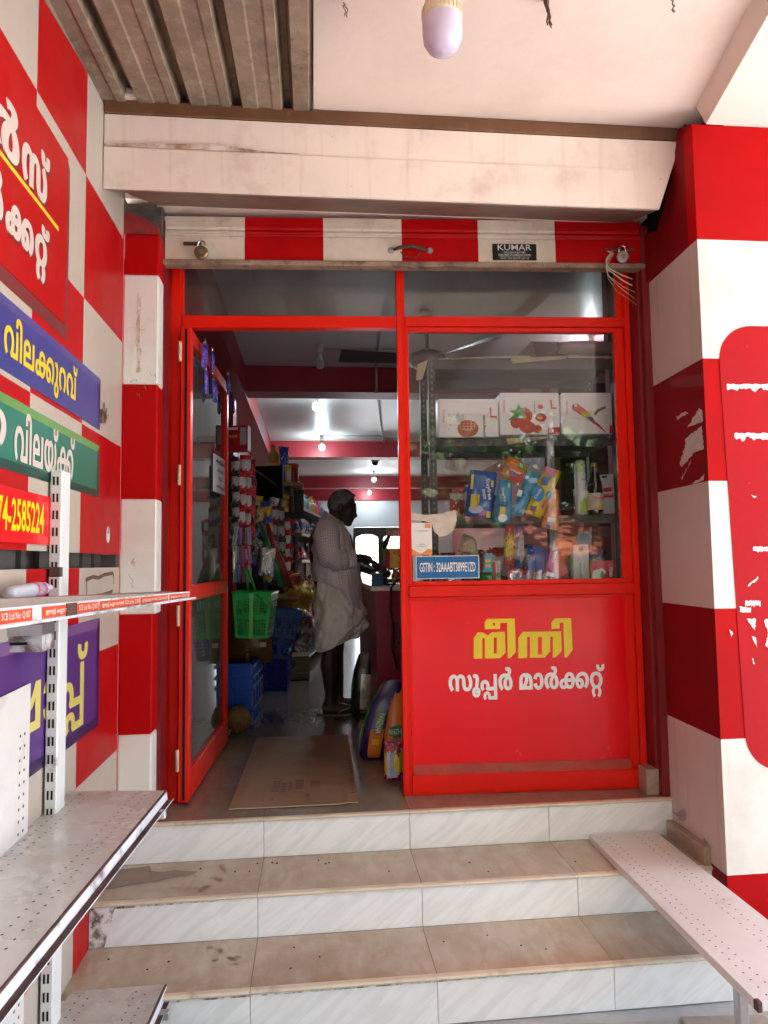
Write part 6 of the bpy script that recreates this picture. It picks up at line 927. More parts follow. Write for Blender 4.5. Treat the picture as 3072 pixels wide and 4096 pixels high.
# -- baskets and crates ----------------------------------------------------------------------------
def perforated_basket(name, label, mat, M0, wt, dt, wb, db, h, cols=8, rows=9, solid_top=.16, ribs=True):
    t = thing(name, label, 'basket', mat=M0)
    def wall(A, B, Cc, D, cols, nm='side_wall'):   # A,B bottom corners, Cc,D top corners (D above A)
        mb = MB()
        def P(a, b): return (A*(1-a)+B*a)*(1-b)+(D*(1-a)+Cc*a)*b
        nrm = (B-A).cross(D-A).normalized()*.0035
        def q(a0, b0, a1, b1): mb.add([P(a0, b0), P(a1, b0), P(a1, b1), P(a0, b1)], [(0, 1, 2, 3)])
        blocks = [(.07, .46), (.54, .93)]; bands = [(.07, .43), (.49, 1-solid_top)]
        ax = [0, .07, .46, .54, .93, 1]; bx2 = [0, .07, .43, .49, 1-solid_top, 1]
        for i in range(5):
            for j in range(5):
                if i in (1, 3) and j in (1, 3):
                    for ci in range(cols//2):
                        for rj in range(rows//2+1):
                            a0 = ax[i]+(ax[i+1]-ax[i])*ci/(cols//2); a1 = ax[i]+(ax[i+1]-ax[i])*(ci+1)/(cols//2); n_ = rows//2+1
                            b0 = bx2[j]+(bx2[j+1]-bx2[j])*rj/n_; b1 = bx2[j]+(bx2[j+1]-bx2[j])*(rj+1)/n_
                            ca, cb2 = (a0+a1)/2, (b0+b1)/2; ra, rb = (a1-a0)*.42, (b1-b0)*.42
                            ring = [(ca+ra*x, cb2+rb*y) for x, y in ((-.55, -1), (.55, -1), (1, 0), (.55, 1), (-.55, 1), (-1, 0))]
                            out = [(a0, b0), (a1, b0), (a1, cb2), (a1, b1), (a0, b1), (a0, cb2)]
                            mb.add([P(*p) for p in out+ring], [(k, (k+1) % 6, 6+(k+1) % 6, 6+k) for k in range(6)])
                else: q(ax[i], bx2[j], ax[i+1], bx2[j+1])
        part(nm, mb, mat, t)
    b = [Vector((sx*wb/2, sy*db/2, 0)) for sx, sy in ((-1, -1), (1, -1), (1, 1), (-1, 1))]; tp = [Vector((sx*wt/2, sy*dt/2, h)) for sx, sy in ((-1, -1), (1, -1), (1, 1), (-1, 1))]
    for k in range(4): wall(b[k], b[(k+1) % 4], tp[(k+1) % 4], tp[k], cols)
    part('base', MB().add(b, [(0, 1, 2, 3)]), mat, t)
    rim = MB()
    for k in range(4):
        a, c = tp[k]*1.0, tp[(k+1) % 4]; rim.tube([a, c], .006, 6)
    part('rim', rim, mat, t)
    return t
def handle(t, mat, pts, r_=.008): part('handle', MB().tube(pts, r_, 8), mat, t, smooth=True)
gbm = M('green basket plastic', (.015, .42, .07), .35, var=.08, coat=.2)
gb0 = at(1010, 2555, Y=1.22); gw = size(128, 1.22, 1000, 2550); gwt = size(158, 1.22, 1000, 2380); gh = size(180, 1.22)
gb = perforated_basket('shopping_basket', 'bright green perforated shopping basket hanging by its handle beside the door', gbm, Matrix.Translation(gb0+Vector((-.0, .13, 0))) @ Matrix.Rotation(R(-6), 4, 'Z') @ Matrix.Rotation(R(2), 4, 'Y'), gwt, .26, gw, .20, gh, 10, 9)
part('center_rib', MB().hexa([(-.012, -.112, .0), (.012, -.112, .0), (.012, -.098, .0), (-.012, -.098, .0), (-.012, -.142, gh*.98), (.012, -.142, gh*.98), (.012, -.128, gh*.98), (-.012, -.128, gh*.98)]), M('light green plastic', (.16, .58, .15), .4), gb)
handle(gb, gbm, [(-.045, .0, gh), (-.06, 0, gh+.09), (-.08, 0, gh+.14), (-.06, 0, gh+.15), (-.03, 0, gh+.08), (-.0, 0, gh)]); handle(gb, gbm, [(.03, -.135, gh-.01), (.07, -.15, gh-.04), (.12, -.16, gh-.08)], .006)
bbm = M('blue basket plastic', (.010, .06, .24), .4, var=.1); bbm2 = M('royal blue basket plastic', (.006, .04, .52), .35, var=.1)
p = at(1095, 2625, Y=2.0); perforated_basket('shopping_basket', 'dark blue perforated basket tilted behind the green one', bbm, Matrix.Translation(p) @ Matrix.Rotation(R(14), 4, 'Z') @ Matrix.Rotation(R(8), 4, 'Y'), .25, .34, .19, .28, size(190, 2.0), 8, 9)
p = at(1106, 2765, Z=0); bsk = perforated_basket('shopping_basket', 'royal blue laundry basket standing on the floor behind the crate', bbm2, Matrix.Translation((p.x, p.y+.13, .005)) @ Matrix.Rotation(R(-4), 4, 'Z'), size(110, p.y), .3, size(90, p.y), .24, size(165, p.y), 10, 11, .22)
# stacking crate
cr = M('blue crate plastic', (.006, .085, .55), .4, var=.12, vs=5, dirt=((.3, .4, .6), 40, .72, .77, .6))
c0 = at(1020, 2915, Z=0); CW, CD, CH = .36, .50, .40
ct = thing('plastic_crate', 'blue ribbed plastic crate with a white label standing inside the door', 'crate', mat=Matrix.Translation((c0.x-CW/2-.01, c0.y+CD/2+.02, .004)) @ Matrix.Rotation(R(-3), 4, 'Z'))
part('side_wall', MB().box(-CW/2, CW/2, -CD/2, -CD/2+.012, 0, CH), cr, ct); part('side_wall', MB().box(-CW/2, CW/2, CD/2-.012, CD/2, 0, CH), cr, ct)
part('side_wall', MB().box(-CW/2, -CW/2+.012, -CD/2+.0125, CD/2-.0125, 0, CH), cr, ct); part('side_wall', MB().box(CW/2-.012, CW/2, -CD/2+.0125, CD/2-.0125, 0, CH), cr, ct); part('base', MB().box(-CW/2+.013, CW/2-.013, -CD/2+.013, CD/2-.013, .01, .02), cr, ct)
for z in (.0, .10, .235, .30, CH-.03): part('rib', MB().box(-CW/2-.012, CW/2+.012, -CD/2-.014, -CD/2-.0005, z, z+.022), cr, ct, bevel=.002); part('rib', MB().box(CW/2+.0005, CW/2+.014, -CD/2+.001, CD/2, z, z+.022), cr, ct, bevel=.002)
for x in (-.15, -.05, .05, .13): part('rib', MB().box(x, x+.012, -CD/2-.011, -CD/2-.0005, .023, CH-.031), cr, ct)
for y in (-.15, -.02, .12): part('rib', MB().box(CW/2+.0005, CW/2+.011, y, y+.012, .023, CH-.031), cr, ct)
part('paper_label', MB().box(-.13, .035, -CD/2-.0155, -CD/2-.0125, .215, .275), M('label white', (.66, .66, .64), .6), ct); part('lettering', from_me(latin('SAMMY PLASTICS', .01), .14, .016, .5, 0, -.05, .25, -CD/2-.0165), BLACKT if False else M('label ink', (.05, .05, .06), .6), ct)
# gold rice sack lying on the crate
gs_ = at(985, 2698, Y=1.62); sackm = M('brown gold sack', (.17, .085, .03), .35, var=.25, vs=4, metal=.25, bump=.3, bs=14)
sk_ = link('rice_sack', pouch(.36, .33, .22, 8, 10, 10, .03).mesh('rice_sack', sackm, smooth=True), None, 'bronze coloured rice sack lying on the blue crate', 'sack', m=Matrix.Translation((gs_.x, gs_.y+.14, .36)) @ Matrix.Rotation(R(-6), 4, 'Z'))
for s, x, z_, w_, h_, c_ in (('CH RICE', .03, .22, .10, .022, (.5, .5, .3)), ('JAYA RICE', .015, .06, .19, .03, (.45, .32, .10))):
    mb = from_me(latin(s, .012), w_, h_, .5, .5, 0, 0, 0); mb.v = [Vector((x+v.z, -.118, z_-v.x*.8+.03)) for v in mb.v]; part('lettering', mb, M('sack print '+s[:2], c_, .4), sk_)
part('paper_tag', MB().box(.10, .14, -.108, -.104, .12, .15), M('label white', (.66, .66, .64), .6), sk_)
# carton on floor
p = at(1192, 2722, Z=0); w_ = size(92, p.y); bxm = M('grey-brown carton board', (.30, .25, .17), .8, var=.15)
t = thing('carton', 'plain biscuit carton with green print standing on the floor at the shelves', 'carton', (p.x, p.y, .002), R(4))
part('box', MB().box(-w_/2, w_/2, 0, .3, 0, size(92, p.y)), bxm, t, bevel=.003); part('flap', MB().hexa([(-w_/2, -.002, size(92, p.y)), (w_/2, -.002, size(92, p.y)), (w_/2, .14, size(92, p.y)+.02), (-w_/2, .14, size(92, p.y)+.02), (-w_/2, -.002, size(92, p.y)+.003), (w_/2, -.002, size(92, p.y)+.003), (w_/2, .14, size(92, p.y)+.023), (-w_/2, .14, size(92, p.y)+.023)]), bxm, t)
part('print', MB().box(-.02, .09, -.003, -.0005, .045, .085), M('carton green', (.04, .2, .08), .6), t); part('lettering', from_me(latin('PARLE', .01), .09, .022, .5, 0, .035, .055, -.0042), M('carton print', (.55, .5, .38), .6), t)
stk2 = MB().tube([(-.09, -.002, .19), (-.05, -.002, .14), (-.08, -.002, .10), (-.03, -.002, .12), (-.03, -.002, .17)], .006, 6); part('print', stk2, M('carton ink', (.03, .03, .03), .7), t)
# coconut
p = at(930, 2940, Z=0); r0 = .075
def coco(a, b):
    th, ph = 2*math.pi*a, math.pi*(b-.5); q = Vector((math.cos(ph)*math.cos(th), math.cos(ph)*math.sin(th), math.sin(ph)*1.12)); k = 1+.06*mnoise.noise(q*3)+(.22*max(0, q.x-.75)); return tuple(q*r0*k+Vector((0, 0, r0)))
t = thing('coconut', 'brown husky coconut on the floor at the foot of the open door', 'coconut', (p.x+.03, p.y+.05, .008))
part('husk', MB().grid(coco, 18, 12), M('coconut husk', (.20, .12, .06), .85, var=.4, vs=25, bump=.8, bs=90), t, smooth=True)
fbm = MB(); rr = random.Random(2)
for k in range(26):
    d = Vector((rr.gauss(0, 1), rr.gauss(0, 1), rr.gauss(0, 1))).normalized(); a = d*r0*.98+Vector((0, 0, r0)); fbm.tube([a*.9, a+d*.01+Vector((rr.uniform(-.02, .02), rr.uniform(-.02, .02), rr.uniform(-.02, .01))), a+d*.012+Vector((rr.uniform(-.04, .05), rr.uniform(-.03, .03), -.01 if a.z > .06 else .01))], .0012, 4)
part('fibres', fbm, M('coconut fibre', (.35, .25, .14), .9), t, kind='stuff')
# cardboard mat
cbm = M('flattened cardboard', (.27, .165, .105), .8, var=.14, vs=4, dirt=((.16, .09, .055), 5, .5, .72, .55), bump=.15, bs=60)
C_ = [at(915, 3240, Z=.004), at(1432, 3215, Z=.004), at(1392, 2940, Z=.004), at(1028, 2952, Z=.004)]
t = thing('cardboard_mat', 'flattened cardboard box laid as a doormat on the shop floor', 'mat', tuple(C_[0]))
def cp(a, b): return (C_[0]*(1-a)+C_[1]*a)*(1-b)+(C_[3]*(1-a)+C_[2]*a)*b
def wav(a, b): return cp(a, b)+Vector((0, 0, .0045+.003*math.sin(a*9+b*3)*(abs(a-.5) > .4)+.002*mnoise.noise(Vector((a*6, b*8, 1)))))
seg = [0, .30, .36, .60, .66, 1.0]
for b0, b1 in ((0, .31), (.3115, .655), (.6565, 1)):
    mb = MB().grid(lambda a, b: wav(a, b0+(b1-b0)*b), 24, 8); top_ = len(mb.v); part('panel', mb, cbm, t, True)
    mb = MB().grid(lambda a, b: wav(a, b0+(b1-b0)*b)-Vector((0, 0, .004)), 24, 8); part('panel_underside', mb, cbm, t, True)
edge = MB()
for a in range(24): edge.quad(wav(a/24, 0), wav((a+1)/24, 0), wav((a+1)/24, 0)-Vector((0, 0, .004)), wav(a/24, 0)-Vector((0, 0, .004)))
part('cut_edge', edge, M('cardboard edge', (.5, .38, .26), .9), t, True)
ink = M('cardboard ink', (.16, .07, .055), .85, var=.3, vs=20)
for (a0, a1, b0, b1) in ((.30, .36, .16, .30), (.37, .42, .15, .27), (.43, .47, .17, .28), (.49, .56, .18, .30), (.58, .62, .08, .13), (.62, .70, .19, .27), (.30, .33, .06, .10), (.97, .995, .36, .62), (.955, .985, .10, .30)):
    mb = MB()
    for k in range(6):
        bb0 = b0+(b1-b0)*k/6; bb1 = bb0+(b1-b0)/6*.45; mb.quad(*[wav(*q)+Vector((0, 0, .0012)) for q in ((a0, bb0), (a1, bb0), (a1, bb1), (a0, bb1))])
    part('print', mb, ink, t, True)
# -- counter side ------------------------------------------------------------------------------------
cm = M('counter maroon', (.26, .012, .04), .35, var=.12, vs=3, dirt=((.4, .1, .12), 30, .7, .76, .4))
k0 = at(1512, 2935, Z=0); ctop = at(1500, 2345, Y=k0.y).z
cn = thing('counter', 'maroon shop counter with a white edged top behind the frame post', 'counter', (k0.x+.3, k0.y+.3, 0))
part('front_panel', MB().box(k0.x, k0.x+1.0, k0.y, k0.y+.02, 0, ctop-.03), cm, cn, True); part('side_panel', MB().box(k0.x, k0.x+.02, k0.y+.021, k0.y+1.6, 0, ctop-.03), cm, cn, True)
part('top', MB().box(k0.x-.03, k0.x+1.02, k0.y-.03, k0.y+1.62, ctop-.0285, ctop), M('counter top', (.45, .44, .43), .3, var=.15, vs=8), cn, True, bevel=.003)
part('top_edge', MB().box(k0.x-.032, k0.x+1.02, k0.y-.034, k0.y-.031, ctop-.026, ctop-.004), M('white edge strip', (.62, .60, .58), .4, var=.2, vs=30), cn, True)
jb = at(1570, 2345, Y=k0.y+.1); jh = size(235, k0.y); jr_ = size(80, k0.y)/1.25
t = thing('sweet_jar', 'large clear sweet jar with a yellow label standing on the counter', 'jar', (jb.x+.035, k0.y+.12, ctop+.001))
part('glass', MB().lathe([(0, 0), (jr_*.95, 0), (jr_, jh*.03), (jr_, jh*.68), (jr_*.9, jh*.78), (jr_*.66, jh*.86), (jr_*.66, jh*.88)], (0, 0, 0), 24, cap=False), glass('jar plastic', (.80, .80, .78), 1.5, .12), t, smooth=True)
part('lid', MB().lathe([(jr_*.70, jh*.88), (jr_*.72, jh*.89), (jr_*.72, jh*.99), (jr_*.66, jh), (0, jh)], (0, 0, 0), 24, cap=False), M('jar lid', (.55, .42, .36), .35), t, smooth=True)
part('wrap_label', MB().lathe([(jr_*1.012, jh*.30), (jr_*1.012, jh*.64)], (0, 0, 0), 24, cap=False), M('jar label', (.45, .05, .12), .4, var=.6, vs=9, dirt=((.05, .3, .08), 8, .5, .55, .9)), t)
yl_ = MB().grid(lambda a, b: (jr_*1.02*math.sin((a-.35)*1.7), -jr_*1.02*math.cos((a-.35)*1.7), jh*(.31+.31*b)), 8, 2); part('yellow_label', yl_, M('jar yellow', (.72, .5, .03), .4), t)
for k, (s, z_, h_) in enumerate((('STAINLESS STEEL', .57, .022), ('MICROWAVE SAFE', .53, .022), ('BOWL', .49, .02), ('MRP 5', .36, .02))):
    mb = from_me(latin(s, .012), jr_*(1.1 if len(s) > 5 else .5), h_*1.0, .5, 0, 0, 0, 0)
    mb.v = [Vector((jr_*1.03*math.sin(v.x/jr_+.2), -jr_*1.03*math.cos(v.x/jr_+.2), jh*z_+v.z)) for v in mb.v]; part('lettering', mb, M('jar red ink', (.5, .04, .03), .5), t)
for k in range(34):
    a, rr_ = rg.random()*6.28, jr_*.8*math.sqrt(rg.random()); cidx = k % 5
    me = _pm.setdefault('sweet%d' % cidx, MB().lathe([(.002, -.024), (.012, -.016), (.005, -.012), (.013, -.004), (.013, .004), (.005, .012), (.012, .016), (.002, .024)], (0, 0, 0), 6).mesh('sweet', M('sweet %d' % cidx, [(.65, .2, .02), (.5, .02, .03), (.03, .3, .06), (.5, .05, .3), (.6, .5, .1)][cidx], .25)))
    put('sweet', me, (jb.x+.035+rr_*math.cos(a), k0.y+.12+rr_*math.sin(a), ctop+.02+.11*rg.random()), 'wrapped sweet inside the large jar on the counter', 'sweet', 'sweets in the jar', rz=rg.random()*6, ry=rg.random()*3)
p = at(1510, 2338, Y=k0.y+.04)
for k in range(3): single('small_box', MB().box(p.x-.035, p.x+.03, k0.y+.0, k0.y+.08, ctop+.001+k*.026, ctop+.0255+k*.026), M('small blue box', (.02, .08, .26), .4), ['lowest small blue box of the stack beside the sweet jar', 'middle small blue box of the stack beside the sweet jar', 'topmost small blue box of the stack beside the sweet jar'][k], 'box', (p.x, k0.y+.04, ctop+k*.026), bevel=.002)
cp_ = [at(x, y, Y=k0.y-.05) for x, y in ((1630, 2315), (1590, 2318), (1565, 2350), (1562, 2430), (1572, 2520), (1570, 2600), (1590, 2680))]
single('power_cable', MB().tube(cp_, .007, 8), M('cable black', (.012, .012, .013), .5), 'black cable drooping over the counter front beside the post', 'cable', tuple(cp_[-1]), smooth=True)
cp2 = [at(x, y, Y=k0.y-.06) for x, y in ((1572, 2490), (1595, 2500), (1600, 2560), (1578, 2600), (1574, 2560), (1598, 2520), (1604, 2590))]
single('cable_coil', MB().tube(cp2, .006, 8), M('cable black', (.012, .012, .013), .5), 'tangled black cable loops hanging on the counter front', 'cable', tuple(cp2[0]), smooth=True)
# rice bags by the post: full sacks with prints that follow the bulge
def interp(tb, b):
    for (x0, y0), (x1, y1) in zip(tb, tb[1:]):
        if b <= x1: u = (b-x0)/(x1-x0); u = u*u*(3-2*u); return y0*(1-u)+y1*u
    return tb[-1][1]
def sack(w, h, t, lean, seed, sag=.0):
    o = Vector((seed*3.7, seed*1.3, 0))
    def S(th, b, off=0.):
        wx = w/2*interp([(0, .80), (.08, .95), (.35, 1.0), (.7, .93), (.88, .74), (1, .62)], b); ty = t/2*interp([(0, .55), (.1, .92), (.4, 1.0), (.72, .72), (.9, .26), (1, .05)], b)
        k = 1+.05*mnoise.noise(Vector((math.cos(th)*2, math.sin(th)*2, b*5))+o)+.02*mnoise.noise(Vector((math.cos(th)*6, math.sin(th)*6, b*16))+o)
        c, s_ = math.cos(th), math.sin(th); ex = math.copysign(abs(c)**.8, c); ey = math.copysign(abs(s_)**.8, s_)
        return Vector((lean*h*b**1.6+(wx*k+off)*ex, (ty*k+off)*ey, h*b*(1-.03*abs(ex))))
    mb = MB().grid(lambda a, b: S(2*math.pi*a, b), 28, 22); mb.add([S(2*math.pi*k/28, 0) for k in range(28)], [list(range(28))]); return mb, S
def ricebag(sx0, sx1, sy0, sy1, label, mat, lean, rz, thick, seed, dy=0.):
    b_ = at((sx0+sx1)/2, sy1, Z=0); Y = b_.y; h = size(sy1-sy0, Y); w = size(sx1-sx0, Y); mb, S = sack(w, h, w*thick, lean, seed)
    o = link('rice_bag', mb.mesh('rice_bag', mat, smooth=True), None, label, 'bag', m=Matrix.Translation(b_+Vector((0, w*thick*.5+dy, .003))) @ Matrix.Rotation(rz, 4, 'Z')); return o, S, w, h
def patch(o, S, a0, a1, b0, b1, mat, name='print', off=.0025): part(name, MB().grid(lambda a, b: S(R(a0+(a1-a0)*a), b0+(b1-b0)*b, off), 8, 8), mat, o)
def satext(o, S, tx, ac, b0, b1, hh, mat, up=True, bold=.012):
    mb = from_me(latin(tx, bold), 1, 1, .5, .5); mb.v = [S(R(ac+(p.z if up else -p.z)*hh), (b0+b1)/2+(-p.x if up else p.x)*(b1-b0), .0045) for p in mb.v]; part('lettering', mb, mat, o)
green_print, white_print, orange_print = M('green print', (.03, .25, .04), .35), M('white print', (.7, .7, .68), .4), M('orange print', (.72, .20, .02), .3)
g1, S, w_, h_ = ricebag(1405, 1500, 2618, 2868, 'black and green rice bag with gold print leaning on the counter', M('black rice film', (.012, .014, .012), .2, var=.3, bump=.3, bs=20, coat=.5), .06, R(-6), .6, 3)
patch(g1, S, 186, 222, .06, .62, M('green rice print', (.03, .16, .03), .3), off=.002); patch(g1, S, 262, 312, .05, .66, M('silver print', (.40, .40, .40), .3, metal=.6)); satext(g1, S, 'NANTHRI', 285, .10, .62, 34, M('gold ink', (.45, .30, .03), .35), False); patch(g1, S, 195, 214, .34, .46, white_print, 'badge', .004)
g2, S, w_, h_ = ricebag(1436, 1560, 2735, 3045, 'purple rice bag with an orange panel slumped against the post', M('purple rice film', (.026, .012, .125), .26, var=.15, bump=.35, bs=16, coat=.35), .26, R(-8), .62, 6)
patch(g2, S, 182, 212, .10, .96, green_print, off=.002); patch(g2, S, 184, 196, .10, .45, white_print, off=.0032); patch(g2, S, 252, 292, .03, .40, orange_print, 'orange_panel'); patch(g2, S, 262, 284, .34, .60, green_print, 'green_tag', .0036); satext(g2, S, 'PAVIZHAM', 273, .35, .59, 14, white_print); satext(g2, S, 'MATTA RICE', 300, .62, .86, 9, white_print); satext(g2, S, 'SUPERIOR GRAIN', 288, .64, .84, 6, white_print); patch(g2, S, 264, 280, .20, .27, YEL, 'weight_badge', .004)
g3, S, w_, h_ = ricebag(1530, 1650, 2765, 3030, 'orange rice bag with a green brand oval half hidden by the post', M('orange rice film', (.70, .19, .02), .28, var=.12, bump=.35, bs=16, coat=.3), .08, R(4), .5, 9, -.12)
def oval(o, S, ac, bc, ra, rb, mat, name, off): part(name, MB().add([S(R(ac), bc, off)]+[S(R(ac+ra*math.cos(k*.314)), bc+rb*math.sin(k*.314), off) for k in range(20)], [(0, 1+k, 1+(k+1) % 20) for k in range(20)]), mat, o)
oval(g3, S, 256, .46, 44, .085, green_print, 'green_oval', .004); mb = from_me(latin('PAVIZHAM', .014), 1, 1, .5, .5); mb.v = [S(R(256+p.x*70), .46+p.z*.075, .0065) for p in mb.v]; part('lettering', mb, white_print, g3); oval(g3, S, 256, .20, 40, .15, M('rice print', (.45, .28, .36), .6, var=.4, vs=60), 'rice_picture', .0035); patch(g3, S, 215, 235, .05, .16, pkt('pink tag', (.5, .05, .15), (.5, .05, .15)), 'tag', .003)
p = at(1570, 3132, Z=0); w_ = size(80, p.y); h_ = size(150, p.y)
sb = link('snack_bag', pouch(w_, h_, w_*.5, 12, 8, 8).mesh('snack_bag', pkt('striped snack film', (.30, .01, .03), (.75, .52, .02), (.5, .6, .72), .25, freq=5), smooth=True), None, 'small maroon and yellow striped snack bag on the floor at the post', 'bag', m=Matrix.Translation((p.x+.01, p.y+.03, .004)) @ Matrix.Rotation(R(-12), 4, 'Z'))
part('blue_leaflet', MB().grid(lambda a, b: (-.03+.05*a, -w_*.27-.006*math.sin(a*5), h_*(.1+.65*b)), 3, 3), M('pale blue print', (.45, .55, .66), .5, var=.2, vs=30), sb)
single('white_board', MB().box(k0.x+.10, k0.x+.30, k0.y-.20, k0.y-.19, .0, size(190, k0.y)), M('white board', (.55, .55, .56), .5), 'white board leaning on the counter behind the rice bags', 'board', (k0.x+.2, k0.y-.2, 0), bevel=.002)
# ================================================================== the man at the counter
PY = 1.80
def pz(sx, sy, dy=0.): return at(sx, sy, Y=PY+dy)
def zx(x, y, dy=0.): return pz(1200+.27125*x, 1900+.27125*y, dy)       # measured on an enlarged view of the upper body
def zl(x, y, dy=0.): return pz(700+.5726*x, 2100+.5726*y, dy)          # ... of the legs
def ellip(mb, c, rx, ry, rz, nu=16, nv=12, rot=None):
    c = Vector(c)
    def f(a, b):
        th, ph = 2*math.pi*a, math.pi*(b-.5); q = Vector((rx*math.cos(ph)*math.cos(th), ry*math.cos(ph)*math.sin(th), rz*math.sin(ph)))
        if rot is not None: q = rot @ q
        return c+q
    return mb.grid(f, nu, nv)
def modmesh(mb, name, mat, mods):
    me = mb.mesh(name, mat); o = bpy.data.objects.new('tmp', me); COL.objects.link(o)
    for kind, kw in mods:
        m = o.modifiers.new(kind, kind)
        for k, v in kw.items(): setattr(m, k, v)
    dg = bpy.context.evaluated_depsgraph_get(); out = bpy.data.meshes.new_from_object(o.evaluated_get(dg)); bpy.data.objects.remove(o)
    out.polygons.foreach_set('use_smooth', [True]*len(out.polygons)); return out
pman = thing('person', 'man in a checked shirt and folded white cloth, head bowed over what he holds', 'person', (pz(1340, 2850).x, PY, 0))
skin = M('dark skin', (.07, .038, .027), .42, var=.15, vs=12, spec=.4)
def knead(t, s): return [t*x for x in s]
B = MB()
# skull, jaw, face (looking right and down)
hc = zx(610, 430); tilt = Matrix.Rotation(R(20), 3, 'Y')
ellip(B, hc, .095, .074, .108, rot=tilt)
ellip(B, zx(700, 545), .062, .058, .085, rot=Matrix.Rotation(R(22), 3, 'Y'))
ellip(B, zx(680, 660), .050, .046, .038, rot=tilt)
ellip(B, zx(808, 600), .021, .018, .017, 10, 8)                      # nose tip
B.tube([zx(790, 480), zx(802, 540), zx(806, 598)], [.010, .014, .016], 8)   # nose bridge
ellip(B, zx(790, 440), .022, .046, .014, 10, 8)                      # brow
ellip(B, zx(762, 660), .018, .026, .011, 10, 8)                      # lips
ellip(B, zx(715, 715), .028, .030, .022, 10, 8)                      # chin
for s in (-1, 1): ellip(B, zx(598, 470, s*.074), .017, .008, .031, 10, 8, rot=Matrix.Rotation(R(10), 3, 'Y'))
B.tube([zx(545, 600), zx(505, 700), zx(470, 800)], [.060, .062, .072], 14)   # neck
ch = zx(440, 950)
B.tube([zx(450, 760), zx(440, 900), zx(480, 1150), zx(530, 1400), zx(560, 1600), zx(560, 1800), zx(540, 2050)], [.10, .15, .165, .17, .165, .155, .15], 16)
ellip(B, zx(430, 850), .12, .21, .085, 18, 12)                        # shoulder girdle
# legs
for s, (dx, f) in ((-1, (0, 0)), (1, (60, 1))):
    d = s*.085
    B.tube([zx(520+dx*.2, 2000, d), zl(1090+dx*.5, 640, d), zl(1092+dx*.55, 830, d), zl(1084+dx*.6, 900, d), zl(1076+dx*.7, 975, d), zl(1078+dx*.9, 1080, d), zl(1082+dx, 1190, d), zl(1076+dx, 1250, d)], [.092, .075, .060, .058, .061, .047, .034, .040], 12)
    hx, hz = zl(1075+dx*1.1, 1300, d).x, .045
    B.tube([(hx-.045, PY+d, .040), (hx+.02, PY+d, .048), (hx+.10, PY+d, .038), (hx+.165, PY+d, .028)], [.036, .042, .040, .026], 10)
    for k in range(5): B.tube([(hx+.15, PY+d-.034+.017*k, .026), (hx+.175+(.018 if (k == (4 if s < 0 else 0)) else .008-.003*abs(k-2)), PY+d-.036+.018*k, .024), (hx+.195+(.012 if (k == (4 if s < 0 else 0)) else 0)-.004*abs(k-2), PY+d-.037+.0185*k, .020)], [.0105, .010, .007], 7)
# near (right) arm under the sleeve, then bare wrist and hand; far arm too
B.tube([zx(390, 820, -.19), zx(410, 1050, -.22), zx(450, 1270, -.22), zx(600, 1265, -.21), zx(780, 1235, -.19), zx(900, 1225, -.17)], [.062, .055, .048, .046, .036, .029], 12)
B.tube([zx(430, 840, .19), zx(520, 1080, .22), zx(580, 1300, .2), zx(780, 1330, .12), zx(930, 1370, .02), zx(990, 1395, -.03)], [.06, .052, .046, .044, .034, .028], 12)
# hands: near hand over, far hand under the little box
def hand(p0, p1, side, curl, down):
    d = (p1-p0).normalized(); up = Vector((0, 0, 1)); lat = d.cross(up).normalized()*side
    B.tube([p0-d*.02, p0+d*.03, p0+d*.075], [.026, .033, .031], 10)
    for k in range(4):
        L_ = (.062, .072, .068, .054)[k]; b0 = p0+d*.085+lat*(.028-.019*k)
        B.tube([b0, b0+d*L_*.45+down*L_*.15, b0+d*L_*.75+down*L_*.5*curl, b0+d*L_*.85+down*L_*.95*curl], [.0095, .0092, .0085, .007], 7)
    b0 = p0+d*.02+lat*.030
    B.tube([b0, b0+d*.03+lat*.02+down*.012, b0+d*.055+lat*.016+down*.026, b0+d*.07+lat*.006+down*.034], [.0115, .0105, .009, .0075], 7)
hand(zx(905, 1222, -.17), zx(1010, 1255, -.14), 1, 1.0, Vector((.1, .2, -1)).normalized())
hand(zx(985, 1395, -.03), zx(1075, 1415, -.09), -1, .9, Vector((.2, -.5, .8)).normalized())
body = link('body', modmesh(B, 'body', skin, [('REMESH', dict(mode='VOXEL', voxel_size=.0065)), ('SMOOTH', dict(factor=.5, iterations=3))]), pman)
body.matrix_parent_inverse = RM[pman.name].inverted()
RM[body.name] = Matrix()
# hair: thin grey, brushed back
def hairf(a, b):
    th = 2*math.pi*a; lo = R(-34) if math.cos(th) < -.2 else R(-34)+R(72)*min(1, (math.cos(th)+.2)/.9)
    ph = lo+(R(90)-lo)*b
    q = Vector((.0975*math.cos(ph)*math.cos(th), .0765*math.cos(ph)*math.sin(th), .111*math.sin(ph)))
    q *= 1+.03*mnoise.noise(Vector((math.cos(th)*9, math.sin(th)*9, ph*2.4)))+.012*min(1, b*6)
    return hc+tilt @ q
hairm = M('grey hair', (.16, .155, .15), .6, var=.6, vs=30, bump=.8, bs=120)
mb = MB().grid(hairf, 40, 12)
for k in range(40):
    a = random.uniform(-1.0, 1.0); q = Vector((.030+.03*random.random(), .055*a, .098-.022*abs(a))); p = hc+tilt @ q
    mb.tube([p, p+Vector((.010, .003*a, -.001)), p+Vector((.018+.006*random.random(), .005*a, -.008))], [.0014, .001, .0005], 4)
part('hair', mb, hairm, body, True, smooth=True)
for s in (-1, 1): part('eye', ellip(MB(), zx(748, 492, s*.030), .009, .010, .006, 8, 6), M('eye', (.25, .22, .2), .2), body, True, smooth=True)
